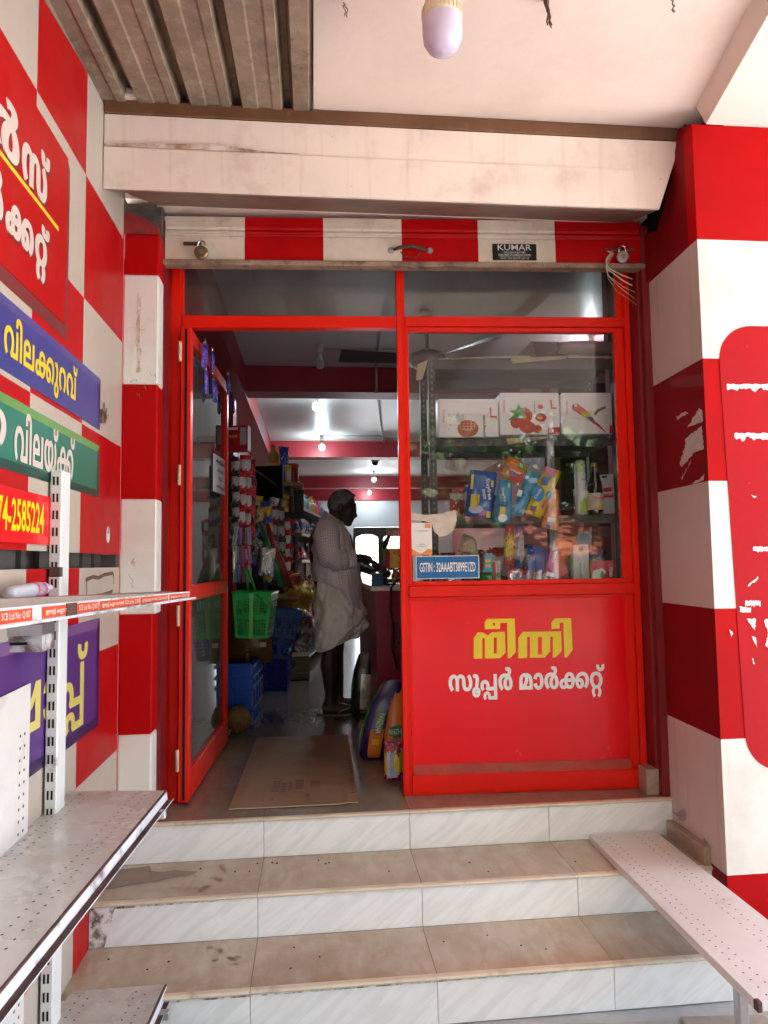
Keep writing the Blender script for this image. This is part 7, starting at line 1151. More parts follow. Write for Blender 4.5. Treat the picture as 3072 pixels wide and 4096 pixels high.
# checked shirt
def checked(name):
    m = M(name, (.82, .76, .79), .8, var=.06, vs=5); n = m.node_tree.nodes; l = m.node_tree.links; b = n['Principled BSDF']
    uv = n.new('ShaderNodeUVMap'); sp = n.new('ShaderNodeSeparateXYZ'); l.new(uv.outputs[0], sp.inputs[0]); fs = []
    for k in (0, 1):
        mu = n.new('ShaderNodeMath'); mu.operation = 'MULTIPLY'; mu.inputs[1].default_value = 1/.0165; l.new(sp.outputs[k], mu.inputs[0])
        fr_ = n.new('ShaderNodeMath'); fr_.operation = 'FRACT'; l.new(mu.outputs[0], fr_.inputs[0])
        lt = n.new('ShaderNodeMath'); lt.operation = 'LESS_THAN'; lt.inputs[1].default_value = .11; l.new(fr_.outputs[0], lt.inputs[0]); fs.append(lt)
    mx = n.new('ShaderNodeMath'); mx.operation = 'MAXIMUM'; l.new(fs[0].outputs[0], mx.inputs[0]); l.new(fs[1].outputs[0], mx.inputs[1])
    src = b.inputs['Base Color'].links[0].from_socket; x = n.new('ShaderNodeMix'); x.data_type = 'RGBA'; l.new(mx.outputs[0], x.inputs[0]); l.new(src, x.inputs[6]); x.inputs[7].default_value = (.32, .27, .35, 1); l.new(x.outputs[2], b.inputs['Base Color']); return m
shirt = checked('checked shirt cloth')
def uvgrid(name, fn, nu, nv, ul, vl, mat, parent, thick=.0):
    mb = MB().grid(fn, nu, nv).xf(RM[parent.name].inverted()); me = bpy.data.meshes.new(name); me.from_pydata([tuple(p) for p in mb.v], [], mb.f); me.materials.append(mat)
    uvl = me.uv_layers.new(name='UVMap'); n1 = nu+1
    for lp in me.loops:
        i = lp.vertex_index; uvl.data[lp.index].uv = ((i % n1)/nu*ul, (i//n1)/nv*vl)
    me.polygons.foreach_set('use_smooth', [True]*len(me.polygons)); return link(name, me, parent)
def loft(secs, fold=.0, seed=0, sq=2.3):
    """sections: (centre, rx, ry) from top to bottom; returns f(a,b) with soft folds"""
    n = len(secs)-1
    def f(a, b):
        t = b*n; i = min(int(t), n-1); u = t-i; u = u*u*(3-2*u) if False else u
        c = secs[i][0]*(1-u)+secs[i+1][0]*u; rx = secs[i][1]*(1-u)+secs[i+1][1]*u; ry = secs[i][2]*(1-u)+secs[i+1][2]*u
        th = 2*math.pi*a; ct, st_ = math.cos(th), math.sin(th)
        ex = math.copysign(abs(ct)**(2/sq), ct); ey = math.copysign(abs(st_)**(2/sq), st_)
        k = fold*(mnoise.noise(Vector((3.2*ct+seed, 3.2*st_, b*5+2*ct)))+.6*abs(mnoise.noise(Vector((6*ct+seed+b*2, 6*st_-b*3, b*6))))+.35*mnoise.noise(Vector((11*ct+seed, 11*st_+b*4, b*13))))
        tilt_ = secs[i][3]*(1-u)+secs[i+1][3]*u if len(secs[0]) > 3 else 0
        return c+Vector((ex*(rx+k), ey*(ry+k), tilt_*ex))
    return f
def sec(xb, xf, y, ry, tl=0.): # back and front silhouette x at zoomed height y
    a, b = zx(xb, y), zx(xf, y); return ((a+b)/2, (b.x-a.x)/2, ry, tl)
ssec = [sec(385, 640, 640, .075, -.030), sec(320, 650, 690, .15, -.030), sec(255, 690, 780, .205, -.02), sec(200, 745, 930, .225), sec(160, 790, 1100, .228), sec(155, 830, 1250, .228), sec(165, 870, 1400, .226), sec(195, 895, 1520, .224, -.01), sec(230, 910, 1640, .222, -.04), sec(360, 912, 1740, .21, -.10), sec(440, 905, 1810, .205, -.10)]
uvgrid('shirt', loft(ssec, .015, 3), 90, 80, 1.25, .95, shirt, body)
def sleeve(pts, rad, seed):
    pts = [Vector(p) for p in pts]; n = len(pts)-1
    def f(a, b):
        t = b*n; i = min(int(t), n-1); u = t-i; c = pts[i]*(1-u)+pts[i+1]*u; r_ = rad[i]*(1-u)+rad[i+1]*u
        d0 = (pts[min(i+1, n)]-pts[max(i-1, 0)]).normalized(); d1 = (pts[min(i+2, n)]-pts[i]).normalized(); d = (d0*(1-u)+d1*u).normalized()
        N = d.cross(Vector((0, 1, 0))).normalized(); Q = d.cross(N); th = 2*math.pi*a
        k = .008*mnoise.noise(Vector((3*math.cos(th)+seed, 3*math.sin(th), b*9)))+.004*math.sin(b*38+2*math.sin(th))*(b > .45)
        return c+(N*math.cos(th)+Q*math.sin(th))*(r_+k)
    return f
uvgrid('sleeve', sleeve([zx(400, 770, -.15), zx(395, 900, -.20), zx(410, 1060, -.225), zx(440, 1200, -.23), zx(530, 1255, -.225), zx(650, 1255, -.21), zx(775, 1240, -.195)], [.075, .092, .085, .082, .076, .066, .056], 4), 36, 48, .55, .55, shirt, body)
uvgrid('sleeve', sleeve([zx(420, 790, .15), zx(470, 950, .20), zx(540, 1150, .225), zx(600, 1300, .2), zx(740, 1330, .14), zx(860, 1350, .07)], [.075, .088, .08, .075, .066, .056], 9), 30, 36, .5, .5, shirt, body)
def ring(c, d, r0, w, seed):
    N = d.cross(Vector((0, 1, 0))).normalized(); Q = d.cross(N)
    return lambda a, b: c+d*(w*(b-.5))+(N*math.cos(2*math.pi*a)+Q*math.sin(2*math.pi*a))*(r0+.005*math.sin(3.14*b)+.004*mnoise.noise(Vector((3*math.cos(6.28*a)+seed, 3*math.sin(6.28*a), b))))
uvgrid('cuff', ring(zx(745, 1245, -.198), (zx(775, 1240, -.195)-zx(650, 1255, -.21)).normalized(), .060, .055, 1), 28, 4, .4, .05, shirt, body)
# collar
def colf(a, b):
    th = R(30)+R(300)*a; c = zx(505, 680); return c+Vector((.070*math.cos(th)*(1+.22*b), .068*math.sin(th)*(1+.22*b), .026-.040*b-.050*math.cos(th)))
uvgrid('collar', colf, 28, 3, .4, .05, shirt, body)
# white folded cloth at the waist, and the tucked band
mund = M('white mundu cloth', (.86, .85, .83), .85, var=.08, vs=5, bump=.2, bs=90)
def zs_(xb, xf, y, ry, tl=0.):
    a, b = zl(xb, y), zl(xf, y); return ((a+b)/2, (b.x-a.x)/2, ry, tl)
msec = [zs_(1000, 1180, 325, .175, .0), zs_(994, 1205, 380, .19, .0), zs_(985, 1250, 450, .195), zs_(978, 1290, 520, .205), zs_(978, 1315, 580, .21), zs_(982, 1322, 640, .215), zs_(985, 1312, 700, .215, .02), zs_(988, 1280, 750, .212, .05), zs_(992, 1250, 800, .205, .055), zs_(1000, 1205, 835, .195, .045)]
uvgrid('mundu', loft(msec, .024, 8, 2.2), 90, 64, 1, 1, mund, body)
# hanging tuck in front
tk = [((zl(1240, 560, -.05)), .055, .05), ((zl(1265, 620, -.06)), .075, .07), ((zl(1270, 690, -.06)), .07, .08), ((zl(1255, 745, -.05)), .055, .07), ((zl(1245, 790, -.04)), .03, .05)]
uvgrid('cloth_tuck', loft(tk, .026, 2, 2.0), 44, 34, 1, 1, mund, body)
def band(a, b):
    f = loft([zs_(988, 1225, 400, .200, -.075), zs_(984, 1232, 428, .203, -.075)], .004, 5, 2.2); return f(a, b)
uvgrid('waist_fold', band, 48, 4, 1, 1, M('mundu border', (.40, .39, .37), .8), body)
uvgrid('border_strip', lambda a, b: zl(1258+14*a+12*b, 560+150*b, -.135-.01*math.sin(3*a)), 2, 8, 1, 1, M('mundu stripe', (.22, .27, .36), .8), body)
# flip-flops
sole = M('slipper sole', (.22, .165, .135), .8); strap = M('slipper strap', (.34, .27, .23), .6)
for k, (s, dx) in enumerate(((-1, 0), (1, 60))):
    hx = zl(1075+dx*1.1, 1300, s*.085).x; y = PY+s*.085
    t = thing('slipper', ['near brown rubber slipper under the man', 'far brown rubber slipper under the man, half hidden'][k], 'slipper', (hx, y, 0))
    out = [(.235-.5*.31*(1-math.cos(a))+.0, .046*math.sin(a)*(1+.12*math.cos(a))) for a in [2*math.pi*i/20 for i in range(20)]]
    part('sole', MB().prism([(p[0]-.01, p[1]) for p in out], 'Z', .001, .014), sole, t, bevel=.002)
    for q in (-1, 1): part('strap', MB().tube([(.165, 0, .016), (.135, q*.028, .05), (.09, q*.043, .04), (.055, q*.046, .014)], .0055, 6), strap, t, smooth=True)
# the little box he holds
hb = zx(1000, 1330, -.10); t = thing('small_pack', 'small pale pack in the hands of the man', 'pack', mat=Matrix.Translation(hb) @ Matrix.Rotation(R(35), 4, 'Y') @ Matrix.Rotation(R(10), 4, 'Z'))
part('box', MB().box(-.055, .055, -.03, .03, -.011, .011), M('pale pack', (.50, .46, .52), .45), t, bevel=.002); part('print', MB().box(-.045, .01, -.0308, -.0301, -.008, .008), M('pack violet', (.2, .15, .4), .5), t)
# ================================================================== display rack behind the window
rackm = M('slotted angle grey', (.060, .055, .05), .5, metal=.3, var=.2, vs=9)
RK = thing('display_rack', 'grey slotted angle rack with three shelves behind the right window', 'rack', mat=FM)
def post(u0, u1, v0, holes=True):
    part('post', MB().box(u0, u1, v0, v0+.003, .02, 2.04), rackm, RK); part('post', MB().box(u0 if u0 > .6 else u0, u0+.003, v0+.0035, v0+.04, .02, 2.04), rackm, RK)
    hb_ = MB()
    for k in range(62): hb_.box((u0+u1)/2-.005, (u0+u1)/2+.005, v0-.0008, v0-.0001, .1+.031*k, .1+.031*k+.014)
    part('slot_holes', hb_, M('slot light', (.16, .155, .15), .6), RK, kind='stuff')
post(.165, .198, .18); post(1.085, 1.12, .18); post(.165, .198, .56); post(1.085, 1.12, .56)
for z0, z1 in ((1.971, 2.022), (1.590, 1.625), (1.209, 1.247), (.885, .925)):
    part('shelf', MB().box(.170, 1.115, .184, .56, z1-.004, z1), rackm, RK)
    part('shelf_lip', MB().box(.20, 1.083, .176, .179, z0, z1+.001), rackm, RK); part('shelf_lip', MB().box(.20, 1.083, .561, .564, z0, z1), rackm, RK)
def FS(x, y, v): u, z = fr(x, y, v); return Vector((u, v, z))
def za(x, y): return 1600+x*.663, 1000+y*.663       # enlarged views of the window, upper and lower half
def zb(x, y): return 1600+x*.5726, 1750+y*.5726
def fpoly(pts, v, mat, parent, name='print', conv=za):
    P = [FS(*conv(*p), v) for p in pts]; mb = MB().add(P, [list(range(len(P)))])
    if RM[parent.name] != FM: mb.xf(RM[parent.name].inverted() @ FM)
    return part(name, mb, mat, parent)
def disc(cx, cy, rx, ry, n=16, a0=0.): return [(cx+rx*math.cos(a0+2*math.pi*k/n), cy+ry*math.sin(a0+2*math.pi*k/n)) for k in range(n)]
def ftext(tx, cx, cy, w, h, v, mat, parent, conv=za, ang=0., bold=.012):
    """lettering in the picture plane of the window, centred on an enlarged-view point"""
    s_ = .663 if conv is za else .5726; o = FS(*conv(cx, cy), v); k = (FS(*conv(cx+10, cy), v)-o).x/10
    mb = from_me(latin(tx, bold), w*k, h*k, .5, .5); c, s = math.cos(R(ang)), math.sin(R(ang))
    mb.v = [Vector((o.x+p.x*c-p.z*s, v, o.z+p.x*s+p.z*c)) for p in mb.v]
    if RM[parent.name] != FM: mb.xf(RM[parent.name].inverted() @ FM)
    return part('lettering', mb, mat, parent)
rw = M('ream wrapper', (.84, .79, .78), .35, var=.05, vs=6, coat=.2); pr_red = M('print red', (.55, .02, .03), .4); pr_grn = M('print green', (.10, .30, .05), .4); pr_org = M('print orange', (.65, .16, .04), .4); pr_blu = M('print blue', (.03, .10, .35), .4); pr_blk = M('print black', (.03, .03, .03), .5); pr_brn = M('print brown', (.25, .13, .06), .5); pr_yel = M('print yellow', (.72, .5, .03), .4); pr_wht = M('print white', (.86, .86, .84), .4); pr_gry = M('print grey', (.5, .5, .52), .4); pr_pnk = M('print pink', (.55, .06, .2), .4)
def ream(x0, x1, y0, y1, label):
    v = .20; (a, zt), (b, zb2) = fr(*za(x0, y0), v), fr(*za(x1, y1), v); zb2 = max(zb2, 1.628)
    t = thing('paper_ream', label, 'paper ream', mat=FM @ Matrix.Translation(((a+b)/2, v, zb2)))
    part('wrapper', MB().box(-(b-a)/2+.002, (b-a)/2-.002, 0, .21, 0, zt-zb2), rw, t, bevel=.004); part('flap', MB().box(-(b-a)/2+.006, (b-a)/2-.006, -.003, -.0005, (zt-zb2)*.92, (zt-zb2)*1.02), rw, t); return t
V = .1985
t = ream(224, 600, 905, 1130, 'white paper ream printed with a halved pomegranate, left on the shelf')
ftext('TRIVENI', 263, 1000, 78, 13, V, pr_org, t, ang=-90); ftext('pomegranate', 510, 1060, 130, 20, V, pr_blk, t, ang=90)
fpoly(disc(410, 1078, 64, 52), V-.0002, M('pomegranate rind', (.45, .10, .05), .4, var=.3, vs=20), t); fpoly(disc(408, 1058, 50, 34, a0=.3), V-.0004, M('pomegranate flesh', (.62, .30, .2), .4), t)
for k in range(12): fpoly(disc(375+(k % 4)*22, 1040+(k//4)*16, 7, 7, 7), V-.0006-.00002*k, pr_red, t)
for k in range(9): fpoly(disc(295+random.random()*80, 985+random.random()*110, 4, 6, 6), V-.0004-.00002*k, pr_gry, t)
fpoly([(335, 1000), (350, 975), (362, 1005), (385, 985), (395, 1040), (345, 1040)], V-.0002, pr_gry, t); fpoly([(540, 950), (550, 950), (552, 1000), (585, 1000), (585, 1030), (575, 1010), (545, 1010)], V-.0002, pr_org, t)
t = ream(594, 970, 868, 1115, 'white paper ream printed with red strawberries, middle of the three')
ftext('TRIVENI', 628, 940, 78, 13, V, pr_org, t, ang=-90); ftext('Strawberry', 812, 945, 70, 12, V, pr_blk, t, ang=90); ftext('A4', 912, 1092, 30, 26, V-.0006, pr_wht, t)
fpoly([(892, 1072), (965, 1068), (965, 1112), (892, 1114)], V-.0003, pr_red, t, 'badge')
for k, q in enumerate((disc(745, 1000, 55, 50), disc(700, 1040, 34, 36), disc(770, 1070, 50, 38), disc(850, 1010, 34, 26), disc(830, 1080, 28, 24))): fpoly(q, V-.0002-.0002*k, M('strawberry red', (.60, .03, .025), .35, var=.3, vs=60), t)
fpoly([(650, 1030), (690, 990), (655, 970), (700, 965), (715, 930), (735, 960), (762, 945), (748, 985), (765, 1010), (720, 1010)], V-.0014, pr_grn, t); fpoly(disc(848, 945, 16, 14), V-.0004, pr_red, t); fpoly([(905, 905), (915, 905), (920, 950), (945, 950), (945, 960), (912, 960)], V-.0004, pr_org, t)
t = ream(964, 1288, 868, 1110, 'white paper ream printed with a red parrot on a branch, right on the shelf')
ftext('TRIVENI', 1008, 945, 78, 13, V, pr_org, t, ang=-90); fpoly([(1265, 1060), (1290, 1055), (1290, 1105), (1265, 1108)], V-.0003, pr_red, t, 'badge'); fpoly([(1190, 960), (1240, 940), (1242, 955), (1200, 975), (1180, 1000), (1170, 990)], V-.0002, pr_brn, t)
fpoly([(1040, 945), (1070, 930), (1110, 955), (1140, 985), (1150, 1010), (1110, 1005), (1075, 985), (1048, 965)], V-.0004, pr_red, t); fpoly(disc(1062, 950, 26, 24), V-.0006, M('parrot scarlet', (.6, .05, .02), .4), t)
fpoly([(1085, 975), (1135, 975), (1165, 1010), (1150, 1035), (1105, 1005)], V-.0008, pr_yel, t); fpoly([(1120, 1000), (1160, 1010), (1200, 1060), (1170, 1050)], V-.0010, pr_blu, t); fpoly([(1150, 1015), (1200, 1050), (1250, 1105), (1225, 1090), (1170, 1045)], V-.0012, pr_red, t); fpoly(disc(1055, 938, 14, 10), V-.0014, pr_wht, t); fpoly([(1040, 935), (1050, 928), (1052, 945), (1044, 955)], V-.0016, pr_blk, t)
# newspapers and a wrapped bundle
news = M('old newspaper', (.46, .36, .22), .85, var=.15, vs=12)
for pts, v, lab in (([(668, 650), (1008, 640), (1000, 655), (680, 685)], .165, 'folded newspaper hanging over the top rack shelf, middle'), ([(105, 690), (168, 662), (135, 780), (98, 785)], .165, 'newspaper sheet drooping at the left end of the top rack shelf'), ([(640, 1135), (895, 1122), (890, 1135), (650, 1175)], .168, 'newspaper edge under the strawberry ream'), ([(1010, 632), (1310, 645), (1310, 650), (1015, 650)], .168, 'newspaper lining at the right of the top rack shelf'), ([(225, 655), (780, 636), (788, 645), (240, 660)], .165, 'long newspaper lining on the left of the top rack shelf')):
    P = [FM @ FS(*za(*p), v) for p in pts]; mb = MB().add(P+[p+FM.to_3x3() @ Vector((0, .004, 0)) for p in P], [(0, 1, 2, 3), (7, 6, 5, 4), (0, 4, 5, 1), (1, 5, 6, 2), (2, 6, 7, 3), (3, 7, 4, 0)]); single('newspaper', mb, news, lab, 'newspaper', tuple(P[0]))
P = FM @ FS(*za(1150, 632), .28); single('wrapped_bundle', MB().grid(lambda a, b: P+Vector(((a-.5)*.34, .06*math.cos(b*6.28)*(1-.3*abs(2*a-1)**3), .034+.034*math.sin(b*6.28)*(1-.3*abs(2*a-1)**3)+.006*mnoise.noise(Vector((a*9, b*5, 0))))), 18, 12), M('pink plastic wrap', (.42, .25, .25), .3, var=.2, vs=12, bump=.4, bs=40), 'pinkish plastic wrapped bundle lying on top of the rack', 'bundle', tuple(P), smooth=True)
# packs on the third shelf: pillow packs from their four picture corners
def fpack(name, label, cs, v, th, mat, conv=zb, cat='pack', n=8):
    A, Bp, C2, D2 = [FS(*conv(*c), v) for c in cs]   # top-left, top-right, bottom-right, bottom-left
    o = (A+Bp+C2+D2)/4; t = thing(name, label, cat, mat=FM @ Matrix.Translation((o.x, v, min(p.z for p in (A, Bp, C2, D2)))))
    off = Vector((o.x, v, min(p.z for p in (A, Bp, C2, D2))))
    def f(sg):
        def g_(a, b):
            p = (A*(1-a)+Bp*a)*(1-b)+(D2*(1-a)+C2*a)*b-off; x, z = 2*a-1, 2*b-1
            k = (max(0, 1-abs(x)**3)*max(0, 1-abs(z)**5))**.6; k *= 1+.18*mnoise.noise(Vector((a*5, b*5, o.x*9)))
            q = Vector((p.x, sg*th/2*k, p.z)); q.x += .004*mnoise.noise(Vector((b*9, a*2, o.x*7))); return q
        return g_
    mb = MB().grid(f(-1), n, n); mb.grid(f(1), n, n); part('film', mb, mat, t, smooth=True); return t
film = lambda nm, c, var=.12: M('film '+nm, c, .3, var=var, vs=8, bump=.35, bs=22, coat=.4)
vf = .125
tA = fpack('sanitary_pack', 'large dark blue pack with white and yellow print, leftmost on the third shelf', [(490, 225), (680, 242), (642, 570), (448, 545)], .16, .05, film('royal blue', (.012, .06, .36)))
ftext('Stayfree', 618, 360, 150, 34, vf, pr_wht, tA, zb, -84); ftext('secure', 588, 395, 68, 20, vf, pr_wht, tA, zb, -84); ftext('Cottony', 540, 440, 78, 18, vf-.0015, pr_blk, tA, zb, -82)
fpoly([(498, 395), (558, 400), (548, 485), (490, 480)], vf-.0005, pr_yel, tA, conv=zb); fpoly([(500, 258), (518, 260), (508, 362), (492, 360)], vf, pr_yel, tA, conv=zb); fpoly([(638, 300), (656, 302), (652, 345), (634, 342)], vf, pr_yel, tA, conv=zb); fpoly([(608, 515), (634, 518), (630, 562), (602, 560)], vf, pr_yel, tA, conv=zb); fpoly(disc(530, 500, 52, 30, 16), vf-.0002, M('pad lilac', (.5, .5, .68), .5), tA, conv=zb)
tB = fpack('sanitary_pack', 'light blue pack with a yellow tab standing beside the dark blue pack', [(690, 288), (786, 305), (770, 604), (648, 598)], .13, .05, film('sky blue', (.05, .28, .50)))
vf = .096
ftext('Stayfree', 725, 410, 120, 26, vf, pr_wht, tB, zb, -82); ftext('secure', 705, 420, 52, 15, vf, pr_yel, tB, zb, -82); fpoly([(702, 480), (738, 486), (726, 592), (690, 588)], vf, pr_yel, tB, conv=zb); fpoly(disc(718, 562, 32, 28), vf-.0004, pr_wht, tB, conv=zb); fpoly([(755, 318), (772, 320), (770, 350), (752, 348)], vf, pr_yel, tB, conv=zb); fpoly([(690, 440), (760, 450), (750, 480), (682, 474)], vf, pr_blu, tB, conv=zb)
tC = fpack('sanitary_pack', 'orange pack with a green tab tilted on top of the blue packs', [(760, 128), (906, 206), (828, 336), (690, 258)], .16, .05, film('orange', (.68, .17, .02)))
vf = .125
ftext('whisper', 810, 238, 78, 24, vf-.001, pr_wht, tC, zb, -26); ftext('XL', 848, 196, 30, 20, vf-.001, pr_wht, tC, zb, -26); fpoly([(835, 178), (900, 210), (884, 232), (822, 200)], vf, pr_grn, tC, conv=zb); fpoly([(775, 215), (865, 255), (840, 325), (765, 285)], vf-.0004, pr_red, tC, conv=zb); fpoly([(768, 240), (820, 262), (812, 280), (765, 262)], vf-.0007, pr_blu, tC, conv=zb); fpoly([(742, 185), (768, 200), (740, 255), (715, 240)], vf, pr_brn, tC, conv=zb)
tD = fpack('sanitary_pack', 'plain light blue pack with a white barcode leaning to the right', [(892, 228), (990, 265), (850, 556), (775, 530)], .15, .045, film('sky blue back', (.07, .30, .50)))
vf = .118
fpoly([(828, 362), (858, 372), (845, 414), (815, 404)], vf, pr_wht, tD, conv=zb); fpoly(disc(930, 300, 34, 20), vf, M('print pale blue', (.35, .55, .68), .4), tD, conv=zb); fpoly([(860, 392), (872, 396), (868, 410), (856, 406)], vf, pr_blu, tD, conv=zb)
tE = fpack('sanitary_pack', 'yellow pack with a blue brand oval leaning to the right', [(1015, 196), (1130, 240), (985, 566), (870, 526)], .135, .045, film('yellow', (.72, .50, .02)))
vf = .104
fpoly(disc(965, 392, 44, 58, 18, .3), vf, M('print teal', (.02, .22, .45), .4), tE, conv=zb); ftext('Comfy', 966, 392, 80, 28, vf-.0008, pr_wht, tE, zb, 55); fpoly([(1020, 205), (1098, 232), (1080, 275), (1008, 245)], vf, pr_pnk, tE, conv=zb); fpoly(disc(1040, 400, 20, 28, 14, .3), vf, M('print teal', (.02, .22, .45), .4), tE, conv=zb); fpoly([(1000, 275), (1062, 270), (1030, 335), (985, 330)], vf, pr_blu, tE, conv=zb); fpoly([(905, 475), (960, 480), (935, 540), (915, 520)], vf, pr_brn, tE, conv=zb); ftext('Comfy', 1040, 400, 40, 14, vf-.0008, pr_wht, tE, zb, 55); fpoly([(1010, 435), (1025, 440), (1000, 500), (988, 492)], vf-.0003, pr_pnk, tE, conv=zb)
tF = fpack('sanitary_pack', 'slim orange pack hanging below the yellow one with a barcode', [(1048, 350), (1110, 368), (1112, 652), (984, 630)], .15, .035, film('deep orange', (.66, .20, .03)))
vf = .128
fpoly([(1032, 556), (1088, 562), (1082, 592), (1026, 586)], vf, pr_wht, tF, conv=zb); fpoly([(1018, 608), (1048, 612), (1046, 636), (1016, 632)], vf, pr_blu, tF, conv=zb)
# spray can, squash bottle, pouch
def standing(cx, y0, y1, w, v): a = FS(*zb(cx, y1), v); b = FS(*zb(cx, y0), v); r_ = (FS(*zb(cx+w/2, y1), v)-FS(*zb(cx-w/2, y1), v)).x/2; return FM @ a, b.z-a.z, r_
o, h, r_ = standing(1268, 158, 540, 80, .22); t = thing('spray_can', 'white air freshener can with green cap on the third shelf', 'spray can', tuple(o))
part('body', MB().lathe([(0, 0), (r_*.95, 0), (r_, h*.02), (r_, h*.74), (r_*.85, h*.77)], (0, 0, 0), 18, cap=False), M('can white', (.66, .68, .64), .3), t, smooth=True); part('cap', MB().lathe([(r_*.9, h*.77), (r_*.92, h*.9), (r_*.75, h*.985), (r_*.4, h), (0, h)], (0, 0, 0), 18, cap=False), M('can cap', (.5, .6, .3), .35), t, smooth=True)
part('pear_print', MB().grid(lambda a, b: (r_*1.01*math.sin((a-.3)*1.9), -r_*1.01*math.cos((a-.3)*1.9), h*(.02+.28*b*(1-.5*abs(a-.5)))), 6, 4), M('pear green', (.38, .55, .06), .4), t); part('nozzle', MB().lathe([(.006, 0), (.006, .004)], (-.0, -r_*.92, h*.9), 10, 'Y'), pr_grn, t)
part('lettering', from_me(latin('Odonil', .012), r_*.9, h*.045, .5, 0, r_*.25, h*.62, -r_*1.02), pr_blk, t)
o, h, r_ = standing(1368, 178, 535, 106, .20); t = thing('squash_bottle', 'dark brown syrup bottle with a cream label and gold cap', 'bottle', tuple(o))
part('glass', MB().lathe([(0, 0), (r_*.96, 0), (r_, h*.02), (r_*.98, h*.45), (r_*.9, h*.6), (r_*.5, h*.8), (r_*.34, h*.86), (r_*.34, h*.92)], (0, 0, 0), 20, cap=False), M('brown glass', (.02, .008, .006), .08, coat=.5), t, smooth=True); part('cap', MB().lathe([(r_*.38, h*.915), (r_*.38, h*.99), (r_*.34, h), (0, h)], (0, 0, 0), 16, cap=False), M('gold cap', (.4, .25, .06), .3, metal=.7), t)
part('label', MB().lathe([(r_*1.012, h*.08), (r_*1.005, h*.40)], (0, 0, 0), 20, cap=False), M('cream label', (.66, .58, .45), .5, var=.2, vs=30), t); part('lettering', from_me(latin('Oorja', .012, shear=.2), r_*1.5, h*.075, .5, 0, 0, h*.26, -r_*1.06), pr_red, t); part('label_fruit', MB().box(-r_*.5, r_*.5, -r_*1.06, -r_*1.03, h*.09, h*.15), pr_yel, t)
t = fpack('white_pouch', 'white pouch with a red band hanging behind the syrup bottle', [(1398, 262), (1500, 250), (1515, 530), (1402, 535)], .25, .02, M('pouch white', (.62, .6, .6), .4)); fpoly([(1405, 392), (1492, 388), (1494, 418), (1405, 420)], .237, pr_red, t, conv=zb); ftext('ECTOR', 1452, 396, 66, 16, .2355, pr_wht, t, zb); fpoly([(1410, 270), (1448, 264), (1446, 280), (1412, 284)], .2375, pr_blk, t, conv=zb); fpoly([(1420, 352), (1480, 348), (1480, 378), (1420, 380)], .237, pr_red, t, conv=zb); fpoly([(1425, 440), (1500, 490), (1512, 500), (1430, 452)], .237, pr_gry, t, conv=zb)
# bottom row
t = fpack('striped_wrapper', 'black and red chequered candy strip hanging at the middle of the bottom row', [(735, 600), (800, 606), (790, 900), (722, 905)], .20, .03, pkt('chequer candy film', (.5, .02, .03), (.6, .42, .03), (.05, .05, .05), freq=9)); t = fpack('striped_wrapper', 'blue candy strip hanging beside the chequered one', [(808, 590), (868, 596), (868, 920), (800, 915)], .22, .03, pkt('blue candy film', (.03, .06, .25), (.35, .36, .4), (.4, .05, .08), freq=7))
t = fpack('jar_pack', 'clear packet with a papery label tilted at the left of the bottom row', [(440, 670), (520, 700), (560, 860), (400, 800)], .22, .05, pkt('clear sauce film', (.24, .22, .17), (.45, .38, .22), (.6, .55, .45)))
t = fpack('blue_card', 'small sky blue packet with yellow lines standing in the bottom row', [(586, 812), (648, 808), (645, 945), (578, 940)], .10, .012, film('card blue', (.06, .35, .52))); fpoly([(596, 850), (640, 848), (638, 868), (594, 870)], .092, pr_yel, t, conv=zb); fpoly([(594, 885), (636, 884), (634, 905), (592, 906)], .092, pr_yel, t, conv=zb)
def fbox(name, label, x0, x1, y0, y1, v, dep, mat, rz=0., cat='box'):
    a, b, c = FS(*zb(x0, y1), v), FS(*zb(x1, y1), v), FS(*zb(x0, y0), v); t = thing(name, label, cat, mat=FM @ Matrix.Translation(((a.x+b.x)/2, v, a.z)) @ Matrix.Rotation(rz, 4, 'Z')); w = b.x-a.x
    part('box', MB().box(-w/2, w/2, 0, dep, 0, c.z-a.z), mat, t, bevel=.0015); return t, w, c.z-a.z
t, w_, h_ = fbox('soap_box', 'white and red toothpaste carton standing in the bottom row', 648, 705, 862, 1005, .12, .03, M('carton paper white', (.64, .62, .6), .4)); part('print', MB().box(-w_/2+.001, -w_*.1, -.001, -.0003, .005, h_*.95), pr_red, t); part('print', MB().add([(x*.012+w_*.18, -.0012, h_*.32+z*.012) for x, z in disc(0, 0, 1, 1, 12)], [list(range(12))]), pr_grn, t); mb = from_me(latin('10 BENEFITS', .01), h_*.55, w_*.22, .5, .5); mb.v = [Vector((w_*.22-v.z, -.0014, h_*.66+v.x)) for v in mb.v]; part('lettering', mb, pr_red, t)
t, w_, h_ = fbox('refill_box', 'tall white carton with green bottle print in the bottom row', 1215, 1325, 750, 1000, .14, .05, M('carton paper white', (.64, .62, .6), .4)); part('print', MB().box(-w_*.12, w_*.02, -.001, -.0003, h_*.1, h_*.5), M('print pale green', (.3, .5, .36), .4), t); part('print', MB().box(w_*.1, w_*.24, -.001, -.0003, h_*.1, h_*.5), M('print mint', (.36, .52, .44), .4), t); part('print', MB().add([(x*.012, -.0012, h_*.88+z*.012) for x, z in disc(0, 0, 1, 1, 12)], [list(range(12))]), pr_grn, t)
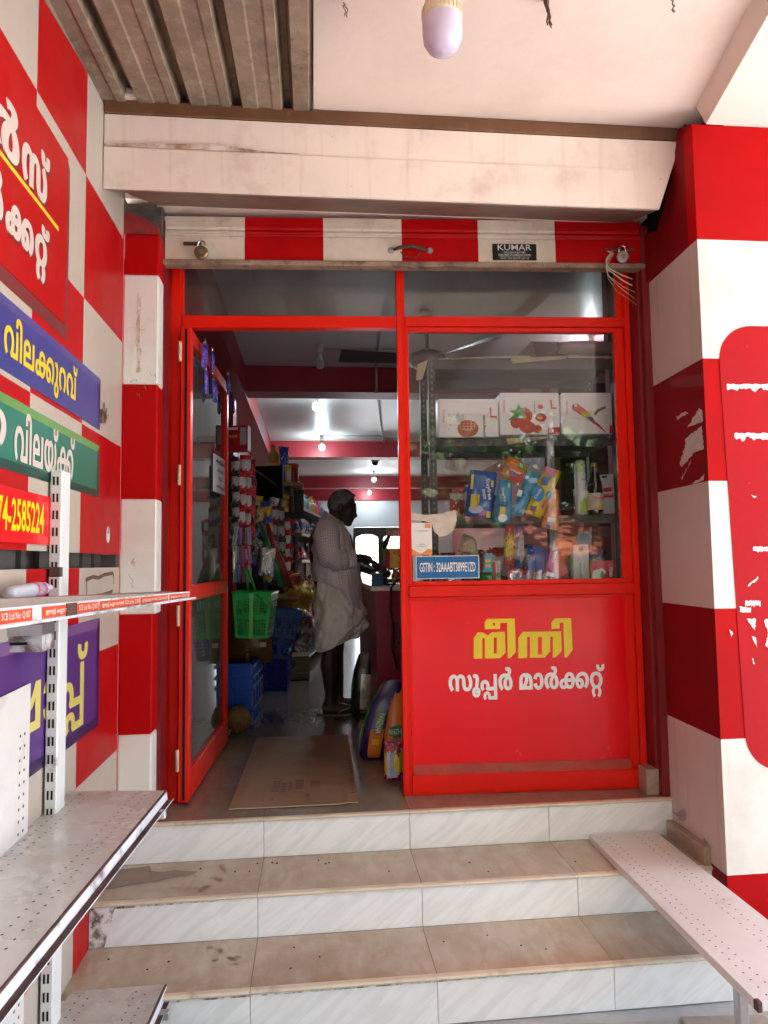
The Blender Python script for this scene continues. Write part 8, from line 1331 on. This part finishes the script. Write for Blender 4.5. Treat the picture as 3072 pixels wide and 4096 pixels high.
t, w_, h_ = fbox('marker_box', 'red and white carton with a black pen picture at the right of the bottom row', 1340, 1494, 862, 1000, .11, .07, M('carton red gloss', (.50, .015, .03), .35), R(-6)); part('print', MB().add([(x, -.001, z) for x, z in ((-w_*.48, .004), (-w_*.05, .004), (w_*.15, h_*.45), (-.0, h_*.62), (-w_*.42, h_*.5))], [(0, 1, 2, 3, 4)]), pr_wht, t); part('pen_print', MB().add([(x, -.0016, z) for x, z in ((-w_*.12, .004), (w_*.08, .004), (w_*.04, h_*.4), (-.004, h_*.52), (-w_*.07, h_*.4))], [(0, 1, 2, 3, 4)]), pr_blk, t)
mb = from_me(latin('PERMA', .012), h_*.5, w_*.15, .5, .5); mb.v = [Vector((w_*.36+v.z, -.0016, h_*.42-v.x)) for v in mb.v]; part('lettering', mb, pr_wht, t); part('logo', MB().box(w_*.26, w_*.46, -.0012, -.0003, h_*.68, h_*.84), pr_pnk, t)
t = fpack('powder_bag', 'orange powder bag with a red slanted panel leaning in the bottom row', [(1090, 696), (1212, 735), (1120, 1006), (988, 1000)], .12, .05, pkt('orange hatch film', (.70, .24, .05), (.62, .14, .03), (.72, .4, .12))); fpoly([(1050, 790), (1110, 800), (1180, 945), (1100, 985), (1030, 900)], .088, M('print coral', (.62, .12, .12), .4), t, conv=zb); ftext('ANGUL', 1075, 835, 80, 22, .0865, pr_wht, t, zb, 70); fpoly([(1025, 940), (1085, 950), (1078, 975), (1020, 965)], .088, pr_wht, t, conv=zb)
t = fpack('cleaner_bottle', 'white and red cleaner sachet arching out of the bottom row', [(930, 945), (988, 922), (995, 1005), (925, 1005)], .14, .03, M('sachet white', (.6, .58, .6), .35)); ftext('HARPIC', 958, 958, 58, 18, .1235, pr_red, t, zb, 14)
t = fpack('green_bottle', 'short green dish soap pouch near the blue plate', [(562, 950), (640, 950), (642, 1008), (560, 1008)], .14, .04, film('soap green', (.03, .35, .06))); t = fpack('pink_pouch', 'pink pouch with white letters right of the orange powder bag', [(1115, 930), (1175, 925), (1185, 1004), (1108, 1005)], .20, .03, film('pouch pink', (.45, .06, .16))); ftext('CRISP', 1148, 945, 46, 16, .1835, pr_wht, t, zb); ftext('FINE', 1150, 970, 42, 16, .1835, pr_wht, t, zb)
# stock deeper behind the rack
for k in range(26):
    u = .25+.82*random.random(); z = random.choice([.93, .93, 1.252, 1.252]); c_ = random.choice([(RED, WHT), (BLU, SIL), (MAR, PNK), (BLK, SIL), (WHT, RED)])
    p = FM @ Vector((u, .40+.1*random.random(), z)); put('packet', pouch_mesh('packet', .1, .14, .05, pkt('rk %s' % str(c_[0]), *c_), k % 3), p, 'dim packet stacked at the back of the window rack', 'packet', 'packets at the back of the window rack', rz=random.uniform(-.4, .4), sc=random.uniform(.9, 1.4))
# cabinet beyond the rack: maroon cornice over tan framed doors
cbx = thing('wall_cabinet', 'tall cabinet with a maroon cornice and tan wooden door frames inside on the right', 'cabinet', (2.2, 1.9, 0), R(0))
tan = M('tan wood', (.26, .17, .10), .5, var=.2, vs=7); part('carcass', MB().box(1.45, 2.6, 1.75, 2.3, 0, 2.45), M('cabinet maroon', (.22, .02, .03), .45), cbx, True)
part('cornice', MB().hexa([(1.42, 1.72, 2.45), (2.62, 1.72, 2.45), (2.62, 2.32, 2.45), (1.42, 2.32, 2.45), (1.34, 1.64, 2.60), (2.68, 1.64, 2.60), (2.68, 2.38, 2.60), (1.34, 2.38, 2.60)]), M('cornice red', (.32, .02, .025), .4), cbx, True)
for x in (1.50, 2.03):
    for a in (0, .44): part('door_stile', MB().box(x+a, x+a+.06, 1.735, 1.749, .1, 2.40), tan, cbx, True)
    part('door_rail', MB().box(x+.061, x+.439, 1.735, 1.749, 2.33, 2.40), tan, cbx, True); part('door_rail', MB().box(x+.061, x+.439, 1.735, 1.749, 1.2, 1.27), tan, cbx, True); part('door_glass', MB().box(x+.061, x+.439, 1.742, 1.746, 1.271, 2.329), M('cabinet dark glass', (.03, .035, .04), .1), cbx, True)

# ================================================================== shelf stand on the left of the steps
stl = M('shelf stove-enamel white', (.56, .54, .50), .28, var=.14, vs=3, dirt=[((.32, .25, .19), 3, .5, .75, .55), ((.09, .055, .04), 18, .66, .72, .8)], rvar=.1, coat=.15)
upm = M('upright white enamel', (.72, .72, .70), .35, var=.06, vs=6, dirt=[((.25, .17, .12), 9, .64, .74, .8)])
lipm = M('shelf lip', (.68, .70, .74), .3, var=.1, vs=6, dirt=[((.14, .075, .055), 7, .54, .66, .9)])
ruste = M('rusted shelf edge', (.10, .05, .04), .8, var=.5, vs=14)
GS = thing('shelf_stand', 'white perforated steel shelf stand against the banner wall', 'shelf stand', (-.85, -1.2, -.46))
UY0, UY1, UX1 = -.968, -.895, -.982
zt_ = at(200, 1876, X=-1.01).z
part('upright', MB().box(-1.017, UX1, UY0, UY1, -.46, zt_), upm, GS, True, bevel=.003)
z = zt_-.02
while z > -.44:
    for c in (-1.009, -.998): part('slot', MB().box(c, c+.0055, UY0-.0012, UY0+.001, z-.026, z), black, GS, True)
    z -= .0515
part('weld_rust', MB().box(-1.0172, UX1+.0008, UY0-.0015, UY0+.02, 1.0, 1.035), ruste, GS, True, bevel=.004)
def gshelf(name, Z, far, near_y, lab, rot=0.):
    fr_, fl_ = at(*far[0], Z=Z), at(*far[1], Z=Z)
    w = fr_-fl_; d = Vector((-.06, -1, 0)).normalized() if not rot else rot
    L_ = (fr_.y-near_y)/-d.y; nr, nl = fr_+d*L_, fl_+d*L_
    s = part(name, MB().hexa([nl-Vector((0, 0, .002)), nr-Vector((0, 0, .002)), fr_-Vector((0, 0, .002)), fl_-Vector((0, 0, .002)), nl, nr, fr_, fl_]), stl, GS, True, label=lab)
    ux = Vector((d.y, -d.x, 0))*-1
    ux = ux if ux.x > 0 else -ux
    def strip(pr, mat, nm):
        mb = MB()
        for (a, za_), (b, zb_) in zip(pr, pr[1:]): mb.quad(fr_+ux*a+Vector((0, 0, za_)), nr+ux*a+Vector((0, 0, za_)), nr+ux*b+Vector((0, 0, zb_)), fr_+ux*b+Vector((0, 0, zb_)))
        part(nm, mb, mat, s, True)
    strip([(-.001, .0005), (.005, .0005), (.006, -.003)], ruste, 'rolled_edge'); strip([(.0045, -.002), (.007, -.014), (.009, -.026)], lipm, 'front_lip'); strip([(.008, -.026), (.014, -.030), (.026, -.027), (.024, -.031), (.012, -.035)], ruste, 'label_ledge')
    strip([(.026, -.026), (.028, -.024), (.027, -.0285)], lipm, 'ledge_edge')
    hb = MB(); nlen = int(L_/.034)
    for c in (.12, .23, .72, .83):
        for k in range(nlen):
            p = fl_+w*c+d*(.03+.034*k+(.017 if c in (.23, .83) else 0)); hb.add([p+Vector((.0035*math.cos(q*1.047), .0035*math.sin(q*1.047), .0009)) for q in range(6)], [list(range(6))])
    part('perforations', hb, M('perforation dark', (.05, .04, .035), .8), s, True, kind='stuff')
    part('end_fold', MB().hexa([fl_-Vector((0, 0, .03)), fr_-Vector((0, 0, .03)), fr_+d*-.002-Vector((0, 0, .03)), fl_+d*-.002-Vector((0, 0, .03)), fl_, fr_, fr_+d*-.002, fl_+d*-.002]), stl, s, True)
    return s
s1 = gshelf('shelf', .31, ((660, 3163), (287, 3165)), -2.5, 'long white perforated shelf with a pale lip, level with the landing')
s2 = gshelf('shelf', -.30, ((660, 3938), (285, 3966)), -2.2, 'lowest white perforated shelf near the ground')
for (sx, sy, Z) in ((640, 3258, .27), (655, 4060, -.335)):
    p = at(sx, sy, Z=Z); part('clip', MB().box(p.x-.012, p.x+.018, p.y-.012, p.y+.012, Z-.012, Z+.012), metalg, GS, True, bevel=.003)
# perforated back panel behind the lower shelves
pX = -1.012
py1 = at(122, 2800, X=pX).y; bz = at(100, 2742, X=pX).z
bp_ = part('back_panel', MB().hexa([(pX-.004, -2.4, -.4), (pX, -2.4, -.4), (pX, py1, -.4), (pX-.004, py1, -.4), (pX-.004, -2.4, bz-.03), (pX, -2.4, bz-.03), (pX, py1, bz), (pX-.004, py1, bz)]), M('panel enamel', (.66, .62, .58), .5, var=.1, vs=3, dirt=((.3, .2, .13), 5, .55, .75, .6)), GS, True)
hb = MB()
for c in (py1-.035, py1-.065, py1-.30, py1-.33):
    for k in range(30): hb.box(pX+.0002, pX+.001, c-.003, c+.003, -.35+.032*k, -.343+.032*k)
part('perforations', hb, M('perforation dark', (.05, .04, .035), .8), bp_, True, kind='stuff')
# middle shelf with orange price labels
F0, F1 = at(0, 2437, Y=-1.50), at(752, 2368, Y=-.48); R0, R1 = at(0, 2401, X=-1.018), at(430, 2378, X=-1.018)
ext = (F0-F1)*.35; F00 = F0+ext; R00 = R0+Vector((0, -.5, .02)); R1 = R0+(F1-F0)*.92
R1.x = max(R1.x, -1.018); R1.z = F1.z+.0
ms = part('shelf', MB().hexa([R00-Vector((0, 0, .003)), F00-Vector((0, 0, .003)), F1-Vector((0, 0, .003)), R1-Vector((0, 0, .003)), R00, F00, F1, R1]), M('brown dusty shelf top', (.36, .29, .25), .4, var=.2, vs=4), GS, True, label='upper shelf at eye level with orange labels on its edge')
F0b, F1b = at(0, 2508, Y=-1.50), at(752, 2392, Y=-.48); F00b = F0b+(F0b-F1b)*.35
outw = Vector((.004, -.001, 0))
part('edge_channel', MB().hexa([F00b, F00b+outw, F1b+outw, F1b, F00-Vector((0, 0, .0005)), F00-Vector((0, 0, .0005))+outw, F1-Vector((0, 0, .0005))+outw, F1-Vector((0, 0, .0005))]), lipm, ms, True)
part('edge_lip', MB().tube([F00b+outw*1.5, F1b+outw*1.5+Vector((.02, .0, 0))], .004, 6), lipm, ms, True); part('edge_lip', MB().tube([F00+outw, F1+outw], .003, 6), lipm, ms, True)
part('rust_joint', MB().hexa([F00b.lerp(F1b, .435)+outw*1.2, F00b.lerp(F1b, .435)+outw*2.2, F00b.lerp(F1b, .468)+outw*2.2, F00b.lerp(F1b, .468)+outw*1.2, F00.lerp(F1, .435)+outw*1.2, F00.lerp(F1, .435)+outw*2.2, F00.lerp(F1, .468)+outw*2.2, F00.lerp(F1, .468)+outw*1.2]), ruste, ms, True)
orl = M('orange label', (.60, .075, .02), .4, var=.15, vs=9); orw = M('label lettering', (.66, .58, .52), .5)
def along(sx):   # fraction along the front edge at which a picture column falls
    lo, hi = 0., 1.
    for _ in range(30):
        m_ = (lo+hi)/2; p = F00.lerp(F1, m_); q = p-CAMP; x = 4*(384+FPX*q.dot(RGT)/q.dot(FWD))
        if x < sx: lo = m_
        else: hi = m_
    return lo
word = ['ഈ', 'SRR', '്', ' ', 'ക', 'LL', 'ട', ' ', 'സ', 'ൗ', 'TT', '്']
for (x0, x1) in ((-330, 120), (160, 386), (391, 550), (555, 666), (671, 748)):
    a, b = along(x0) if x0 >= 0 else .13, along(x1); lt, rt, lb, rb = F00.lerp(F1, a), F00.lerp(F1, b), F00b.lerp(F1b, a), F00b.lerp(F1b, b)
    dn = outw*1.5
    def L(u, v): return (lb.lerp(rb, u)*(1-v)+lt.lerp(rt, u)*v)+dn
    lab = part('label_strip', MB().quad(L(0, .14), L(1, .14), L(1, .90), L(0, .90)), orl, ms, True)
    for me, u0, u1 in ((malayalam(word, .01), .05, .58), (latin('SCB Ltd No: Q187', .012), .61, .97)):
        mb = from_me(me, 1, 1, 0, 0); mb.v = [L(u0+(u1-u0)*p.x, .27+.5*p.z)+outw*.4 for p in mb.v]; part('lettering', mb, orw, lab, True)
# box bracket end under that shelf
q = [at(x, y, Y=-1.22) for x, y in ((-60, 2612), (168, 2607), (168, 2520), (-60, 2525))]; q2 = [p+Vector((0, .09, .0)) for p in q]
br = part('bracket_box', MB().hexa([q[0], q[1], q2[1], q2[0], q[3], q[2], q2[2], q2[3]]), M('rusty white enamel', (.60, .58, .56), .5, var=.1, dirt=((.12, .05, .04), 9, .48, .58, .9)), ms, True)
part('slot', MB().hexa([at(x, y, Y=-1.222) for x, y in ((36, 2582), (110, 2580))]+[at(x, y, Y=-1.219) for x, y in ((110, 2580), (36, 2582))]+[at(x, y, Y=-1.222) for x, y in ((36, 2570), (110, 2569))]+[at(x, y, Y=-1.219) for x, y in ((110, 2569), (36, 2570))]), black, br, True)
q = [at(x, y, Y=-1.23) for x, y in ((-60, 2552), (168, 2540), (168, 2498), (-60, 2510))]; q2 = [p+Vector((0, .09, .0)) for p in q]
part('bracket_arm', MB().hexa([q[0], q[1], q2[1], q2[0], q[3], q[2], q2[2], q2[3]]), metalg, ms, True)
# plastic bottle lying on it
b0, b1 = at(32, 2382, Y=-1.36), at(190, 2357, Y=-1.12); ax_ = (b1-b0); L_ = ax_.length; rb_ = size(29, -1.25)
rotm = ax_.to_track_quat('Z', 'Y').to_matrix().to_4x4()
t = thing('plastic_bottle', 'milky plastic bottle with a pink label lying on the eye-level shelf', 'bottle', mat=Matrix.Translation(b0+Vector((0, 0, .004))) @ rotm)
part('body', MB().lathe([(0, 0), (rb_*.7, .002), (rb_*.95, L_*.06), (rb_, L_*.2), (rb_, L_*.78), (rb_*.9, L_*.88), (rb_*.5, L_*.97)], (0, 0, 0), 16, cap=False), M('milky plastic', (.62, .62, .70), .3, trans=.2), t, smooth=True); part('cap', MB().lathe([(rb_*.45, L_*.96), (rb_*.45, L_*1.06), (0, L_*1.06)], (0, 0, 0), 14, cap=False), M('bottle cap white', (.7, .68, .72), .35), t); part('label', MB().lathe([(rb_*1.02, L_*.55), (rb_*1.02, L_*.8)], (0, 0, 0), 16, cap=False), pkt('pink drink label', (.62, .05, .30), (.6, .4, .5), (.05, .3, .1)), t)

# ================================================================== shelf laid as a bench on the right
RB = thing('shelf_bench', 'white perforated shelf propped level over the steps on the right', 'shelf', tuple(at(2600, 3600, Z=-.13)))
zr = -.13
c = [at(2357, 3341, Z=zr), at(2610, 3318, Z=zr)]; dn_ = Vector((at(3031, 4008, Z=zr).x-c[0].x, at(3031, 4008, Z=zr).y-c[0].y, 0)); e = [c[0]+dn_, c[1]+dn_]
part('top_sheet', MB().hexa([e[0]-Vector((0, 0, .002)), e[1]-Vector((0, 0, .002)), c[1]-Vector((0, 0, .002)), c[0]-Vector((0, 0, .002)), e[0], e[1], c[1], c[0]]), M('bench enamel', (.66, .62, .59), .4, var=.08, vs=4, dirt=((.35, .27, .22), 6, .58, .75, .5)), RB, True)
lf = Vector((-.002, 0, 0)); dz = Vector((0, 0, .026))
part('edge_fold', MB().hexa([e[0]-dz+lf, e[0]-dz, c[0]-dz, c[0]-dz+lf, e[0]+lf, e[0], c[0], c[0]+lf]), MATS['bench enamel'], RB, True, bevel=.0008); part('edge_fold', MB().hexa([e[1]-dz, e[1]-dz-lf, c[1]-dz-lf, c[1]-dz, e[1], e[1]-lf, c[1]-lf, c[1]]), MATS['bench enamel'], RB, True); part('edge_fold', MB().hexa([e[0]-dz, e[1]-dz, e[1]-dz+Vector((0, .002, 0)), e[0]-dz+Vector((0, .002, 0)), e[0]-Vector((0, 0, .0025)), e[1]-Vector((0, 0, .0025)), e[1]+Vector((0, .002, -.0025)), e[0]+Vector((0, .002, -.0025))]), MATS['bench enamel'], RB, True); part('edge_fold', MB().hexa([c[0]-dz, c[1]-dz, c[1]-dz-Vector((0, .002, 0)), c[0]-dz-Vector((0, .002, 0)), c[0]-Vector((0, 0, .0025)), c[1]-Vector((0, 0, .0025)), c[1]-Vector((0, .002, .0025)), c[0]-Vector((0, .002, .0025))]), MATS['bench enamel'], RB, True)
hb = MB(); w = c[1]-c[0]
for cc_ in (.14, .25, .66, .79):
    for k in range(int(dn_.length/.034)):
        p = c[0]+w*cc_+dn_.normalized()*(.03+.034*k+(.017 if cc_ in (.25, .79) else 0)); hb.add([p+Vector((.0032*math.cos(q*1.047), .0032*math.sin(q*1.047), .0008)) for q in range(6)], [list(range(6))])
part('perforations', hb, M('perforation dark', (.05, .04, .035), .8), RB, True, kind='stuff')
lt_ = at(2945, 3945, Z=zr-.026); part('leg', MB().box(lt_.x-.004, lt_.x+.026, lt_.y-.015, lt_.y+.015, -.462, zr-.0265), metalg, RB, True, bevel=.004)
part('rust_corner', MB().box(e[0].x-.004, e[0].x+.012, e[0].y-.004, e[0].y+.016, zr-.027, zr+.0015), ruste, RB, True, bevel=.003)
for k, (sx, sy, Y_) in enumerate(((2655, 3330, 0), (2760, 3430, 0))): pass

# ================================================================== porch lamp
pb = at(1771, 212, Y=-1.2); rb2 = size(160, -1.2, 1771, 150)/2
PL = thing('porch_lamp', 'large unlit dome bulb in a cream holder under the porch ceiling', 'lamp', (pb.x, -1.2, pb.z))
part('globe', MB().lathe([(0, 0), (rb2*.45, .003), (rb2*.75, .014), (rb2*.95, .036), (rb2, .062), (rb2, .092), (rb2*.97, .1)], (0, 0, 0), 32, cap=False), M('milky lilac bulb', (.60, .50, .62), .22, var=.03, trans=.0, coat=.4), PL, smooth=True)
hp = [(rb2*.98, .099), (rb2*1.0, .108), (rb2*.98, .135), (rb2*.80, .165)]
part('holder', MB().lathe(hp+[(rb2*.6, .18), (rb2*.55, ZC-pb.z)], (0, 0, 0), 32), M('cream holder', (.66, .53, .36), .45), PL, smooth=True)
for k in range(28):
    a = k*2*math.pi/28; part('fin', MB().box(-.002, .002, rb2*.97, rb2*1.03, .105, .133).xf(Matrix.Rotation(a, 4, 'Z')), MATS['cream holder'], PL)

# ================================================================== across the street (behind the camera, mirrored in the glass)
def mirror(sx, sy, D):
    P = CAMP+ray(sx, sy)*D; d = (P-FO).dot(FV); return P-FV*(2*d)
leafm = M('leaf green', (.042, .095, .014), .55, var=.5, vs=1.6); leafm2 = M('leaf yellow green', (.06, .105, .018), .55, var=.5, vs=1.6); barkm = M('bark', (.12, .085, .06), .9, var=.3, vs=5)
def crown_mesh(seed, n=2600):
    r = random.Random(seed); mb = MB(); cl = [(Vector((r.gauss(0, .42), r.gauss(0, .42), r.uniform(.28, 1.0))), r.uniform(.22, .42)) for _ in range(16)]
    for k in range(n):
        c, rr = r.choice(cl); d = Vector((r.gauss(0, 1), r.gauss(0, 1), r.gauss(0, .8))).normalized(); p = c+d*rr*r.uniform(.55, 1.05); s = r.uniform(.022, .05)
        a = Vector((r.gauss(0, 1), r.gauss(0, 1), r.gauss(0, .6))).normalized(); b = a.cross(d)
        if b.length < .1: continue
        b.normalize(); mb.quad(p-a*s, p+b*s*.5, p+a*s, p-b*s*.5)
    return mb
crowns = [crown_mesh(s).mesh('crown', [leafm, leafm2][s % 2]) for s in (1, 2, 3)]
trunkme = MB().tube([(0, 0, 0), (.02, .01, .25), (-.01, .02, .5)], [.05, .04, .03], 10)
for k in range(5): a = k*1.3; trunkme.tube([(0, .01, .36+.03*k), (.16*math.cos(a), .16*math.sin(a), .55), (.3*math.cos(a), .3*math.sin(a), .72)], [.022, .014, .006], 6)
trunkme = trunkme.mesh('trunk', barkm, smooth=True)
tl = [(-9.5, -16.5, 6.2), (-6.2, -15.2, 7.0), (-3.4, -17.0, 6.4), (-.8, -15.8, 7.4), (6.0, -16.5, 6.8), (9.4, -15.6, 7.2), (13, -17, 7.0), (-13.5, -16, 7), (2.0, -21, 9), (-5, -22, 9), (8, -23, 9.5)]
for k, (x, y, s) in enumerate(tl):
    t = thing('roadside_tree', ['leafy tree', 'spreading tree', 'dense tree'][k % 3]+' across the road, '+['first', 'second', 'third', 'fourth', 'fifth', 'sixth', 'seventh', 'eighth', 'ninth', 'tenth', 'eleventh'][k]+' of the roadside row', 'tree', group='trees across the road', mat=Matrix.Translation((x, y, -.47)) @ Matrix.Rotation(k*1.9, 4, 'Z') @ Matrix.Scale(s, 4))
    link('trunk', trunkme, t); link('crown', crowns[k % 3], t)
hedge = MB(); r = random.Random(9)
for k in range(5200):
    p = Vector((r.uniform(-16, 16), -14.2+r.gauss(0, .25), -.45+1.5*r.random()**.8)); a = Vector((r.gauss(0, 1), r.gauss(0, 1), r.gauss(0, 1))).normalized(); b = a.cross(Vector((0, 1, .3))).normalized(); s = r.uniform(.07, .15); hedge.quad(p-a*s, p+b*s*.5, p+a*s, p-b*s*.5)
link('hedge', hedge.mesh('hedge', leafm), None, 'continuous roadside hedge across the street', 'hedge', kind='stuff')
# tiled house
hm = mirror(2290, 2100, 17.5); hx, hy = hm.x, hm.y
ho = thing('tiled_house', 'low house with a red tiled roof across the road', 'house', (hx, hy, -.47)); hw = M('house plaster', (.62, .55, .45), .8, var=.1)
part('wall', MB().box(hx-2.6, hx+2.6, hy-3.5, hy, -.47, 1.3), hw, ho, True)
rt_ = M('clay roof tile', (.34, .11, .06), .8, var=.3, vs=3); nrow = 15
for k in range(nrow):
    f = k/nrow; y0_, y1_ = hy+.5-f*2.2, hy+.5-(f+1/nrow)*2.2; z0_, z1_ = 1.15+f*1.25, 1.15+(f+1/nrow)*1.25
    part('tile_course', MB().hexa([(hx-3, y0_+.02, z0_), (hx+3, y0_+.02, z0_), (hx+3, y1_, z1_), (hx-3, y1_, z1_), (hx-3, y0_+.02, z0_+.05), (hx+3, y0_+.02, z0_+.05), (hx+3, y1_, z1_+.02), (hx-3, y1_, z1_+.02)]), rt_, ho, True)
part('roof_back', MB().hexa([(hx-3, hy-1.7, 2.3), (hx+3, hy-1.7, 2.3), (hx+3, hy-4, 1.1), (hx-3, hy-4, 1.1), (hx-3, hy-1.7, 2.4), (hx+3, hy-1.7, 2.4), (hx+3, hy-4, 1.2), (hx-3, hy-4, 1.2)]), rt_, ho, True)
for x in (-1.6, 1.4): part('window', MB().box(hx+x-.4, hx+x+.4, hy-.02, hy+.03, .2, 1.0), M('dark window', (.03, .03, .035), .2), ho, True)
part('door', MB().box(hx-.4, hx+.4, hy-.02, hy+.04, -.46, 1.05), M('house door', (.12, .06, .03), .6), ho, True)
dm_ = mirror(2335, 2150, 15.5); t = thing('satellite_dish', 'white satellite dish in front of the tiled house across the road', 'dish', tuple(dm_))
part('bowl', MB().lathe([(.01, .0), (.07, .01), (.13, .035), (.165, .06), (.16, .065), (.125, .04), (.01, .008)], (0, 0, 0), 24, 'Y', cap=False).xf(Matrix.Rotation(R(-25), 4, 'X')), M('dish white', (.6, .6, .58), .4), t, smooth=True); part('pole', MB().tube([(0, -.02, 0), (0, -.05, -dm_.z-.47)], .012, 8), M('dull pole', (.12, .12, .12), .6), t)
def board(sx0, sx1, sy0, sy1, D, name, label, col, text, tcol):
    a, b = mirror(sx0, sy0, D), mirror(sx1, sy1, D); t = thing(name, label, 'signboard', ((a.x+b.x)/2, (a.y+b.y)/2, -.47), -TH*2)
    w, z0_, z1_ = (b-a).length, min(a.z, b.z)+.47, max(a.z, b.z)+.47; w = abs((b-a).x)
    part('panel', MB().box(-w/2, w/2, -.03, .03, z0_, z1_), M('board '+name+text, col, .45), t)
    mb = from_me(latin(text, .015), w*.8, (z1_-z0_)*.3, .5, .5, 0, 0, 0); mb.v = [Vector((-p.x, .034, (z0_+z1_)/2+p.z)) for p in mb.v]; part('lettering', mb, M('board letters '+text, tcol, .5), t)
    for q in (-1, 1): part('post', MB().box(q*w*.4-.04, q*w*.4+.04, -.09, -.031, 0, z1_), metalg, t)
board(2110, 2172, 2185, 2280, 14, 'shop_board', 'blue shop board with white lettering across the road', (.02, .09, .33), 'STORE', (.75, .75, .75)); board(2180, 2215, 2205, 2290, 15, 'shop_board', 'red and blue narrow board across the road', (.03, .06, .28), 'MILK', (.7, .2, .2))
sg = mirror(2066, 2302, 12.5); t = thing('speed_sign', 'round white speed limit sign with a red rim across the road', 'road sign', (sg.x, sg.y, -.47))
zc_ = sg.z+.47
part('disc', MB().lathe([(.0, 0), (.14, 0), (.14, .02), (0, .02)], (0, 0, zc_), 28, 'Y', cap=False), M('sign red rim', (.5, .02, .03), .4), t); part('face', MB().lathe([(0, .021), (.108, .021), (.108, .024)], (0, 0, zc_), 28, 'Y', cap=False), M('sign face', (.75, .75, .75), .4), t)
mb = from_me(latin('40', .02), .13, .11, .5, .5); mb.v = [Vector((-p.x, .026, zc_+p.z)) for p in mb.v]; part('lettering', mb, pr_blk, t); part('post', MB().tube([(0, -.03, 0), (0, -.03, zc_+.12)], .018, 8), MATS['dull pole'], t)
# utility poles and wires
pts_ = []
for k, x in enumerate((-9, 4.2, 15)):
    t = thing('utility_pole', ['concrete utility pole across the road on the left', 'concrete utility pole across the road in the middle', 'concrete utility pole across the road on the right'][k], 'pole', (x, -13.6, -.47)); part('shaft', MB().tube([(0, 0, 0), (0, 0, 7)], [.14, .09], 8), M('pole concrete', (.38, .36, .33), .9), t); part('cross_arm', MB().box(-.05, .05, -.6, .6, 6.5, 6.6), metalg, t)
for k, (dy, z0_) in enumerate(((-.5, 6.1), (0, 6.15), (.5, 6.1), (.0, 4.2))):
    pt = []
    for i in range(24):
        x = -20+40*i/23; pt.append((x, -13.6+dy, z0_-.25*math.sin(abs(x % 10)/10*math.pi)))
    single('overhead_wire', MB().tube(pt, .012, 5), M('wire black', (.02, .02, .02), .6), ['nearest overhead wire over the road', 'middle overhead wire over the road', 'far overhead wire over the road', 'lowest thick overhead cable over the road'][k], 'wire', pt[0])
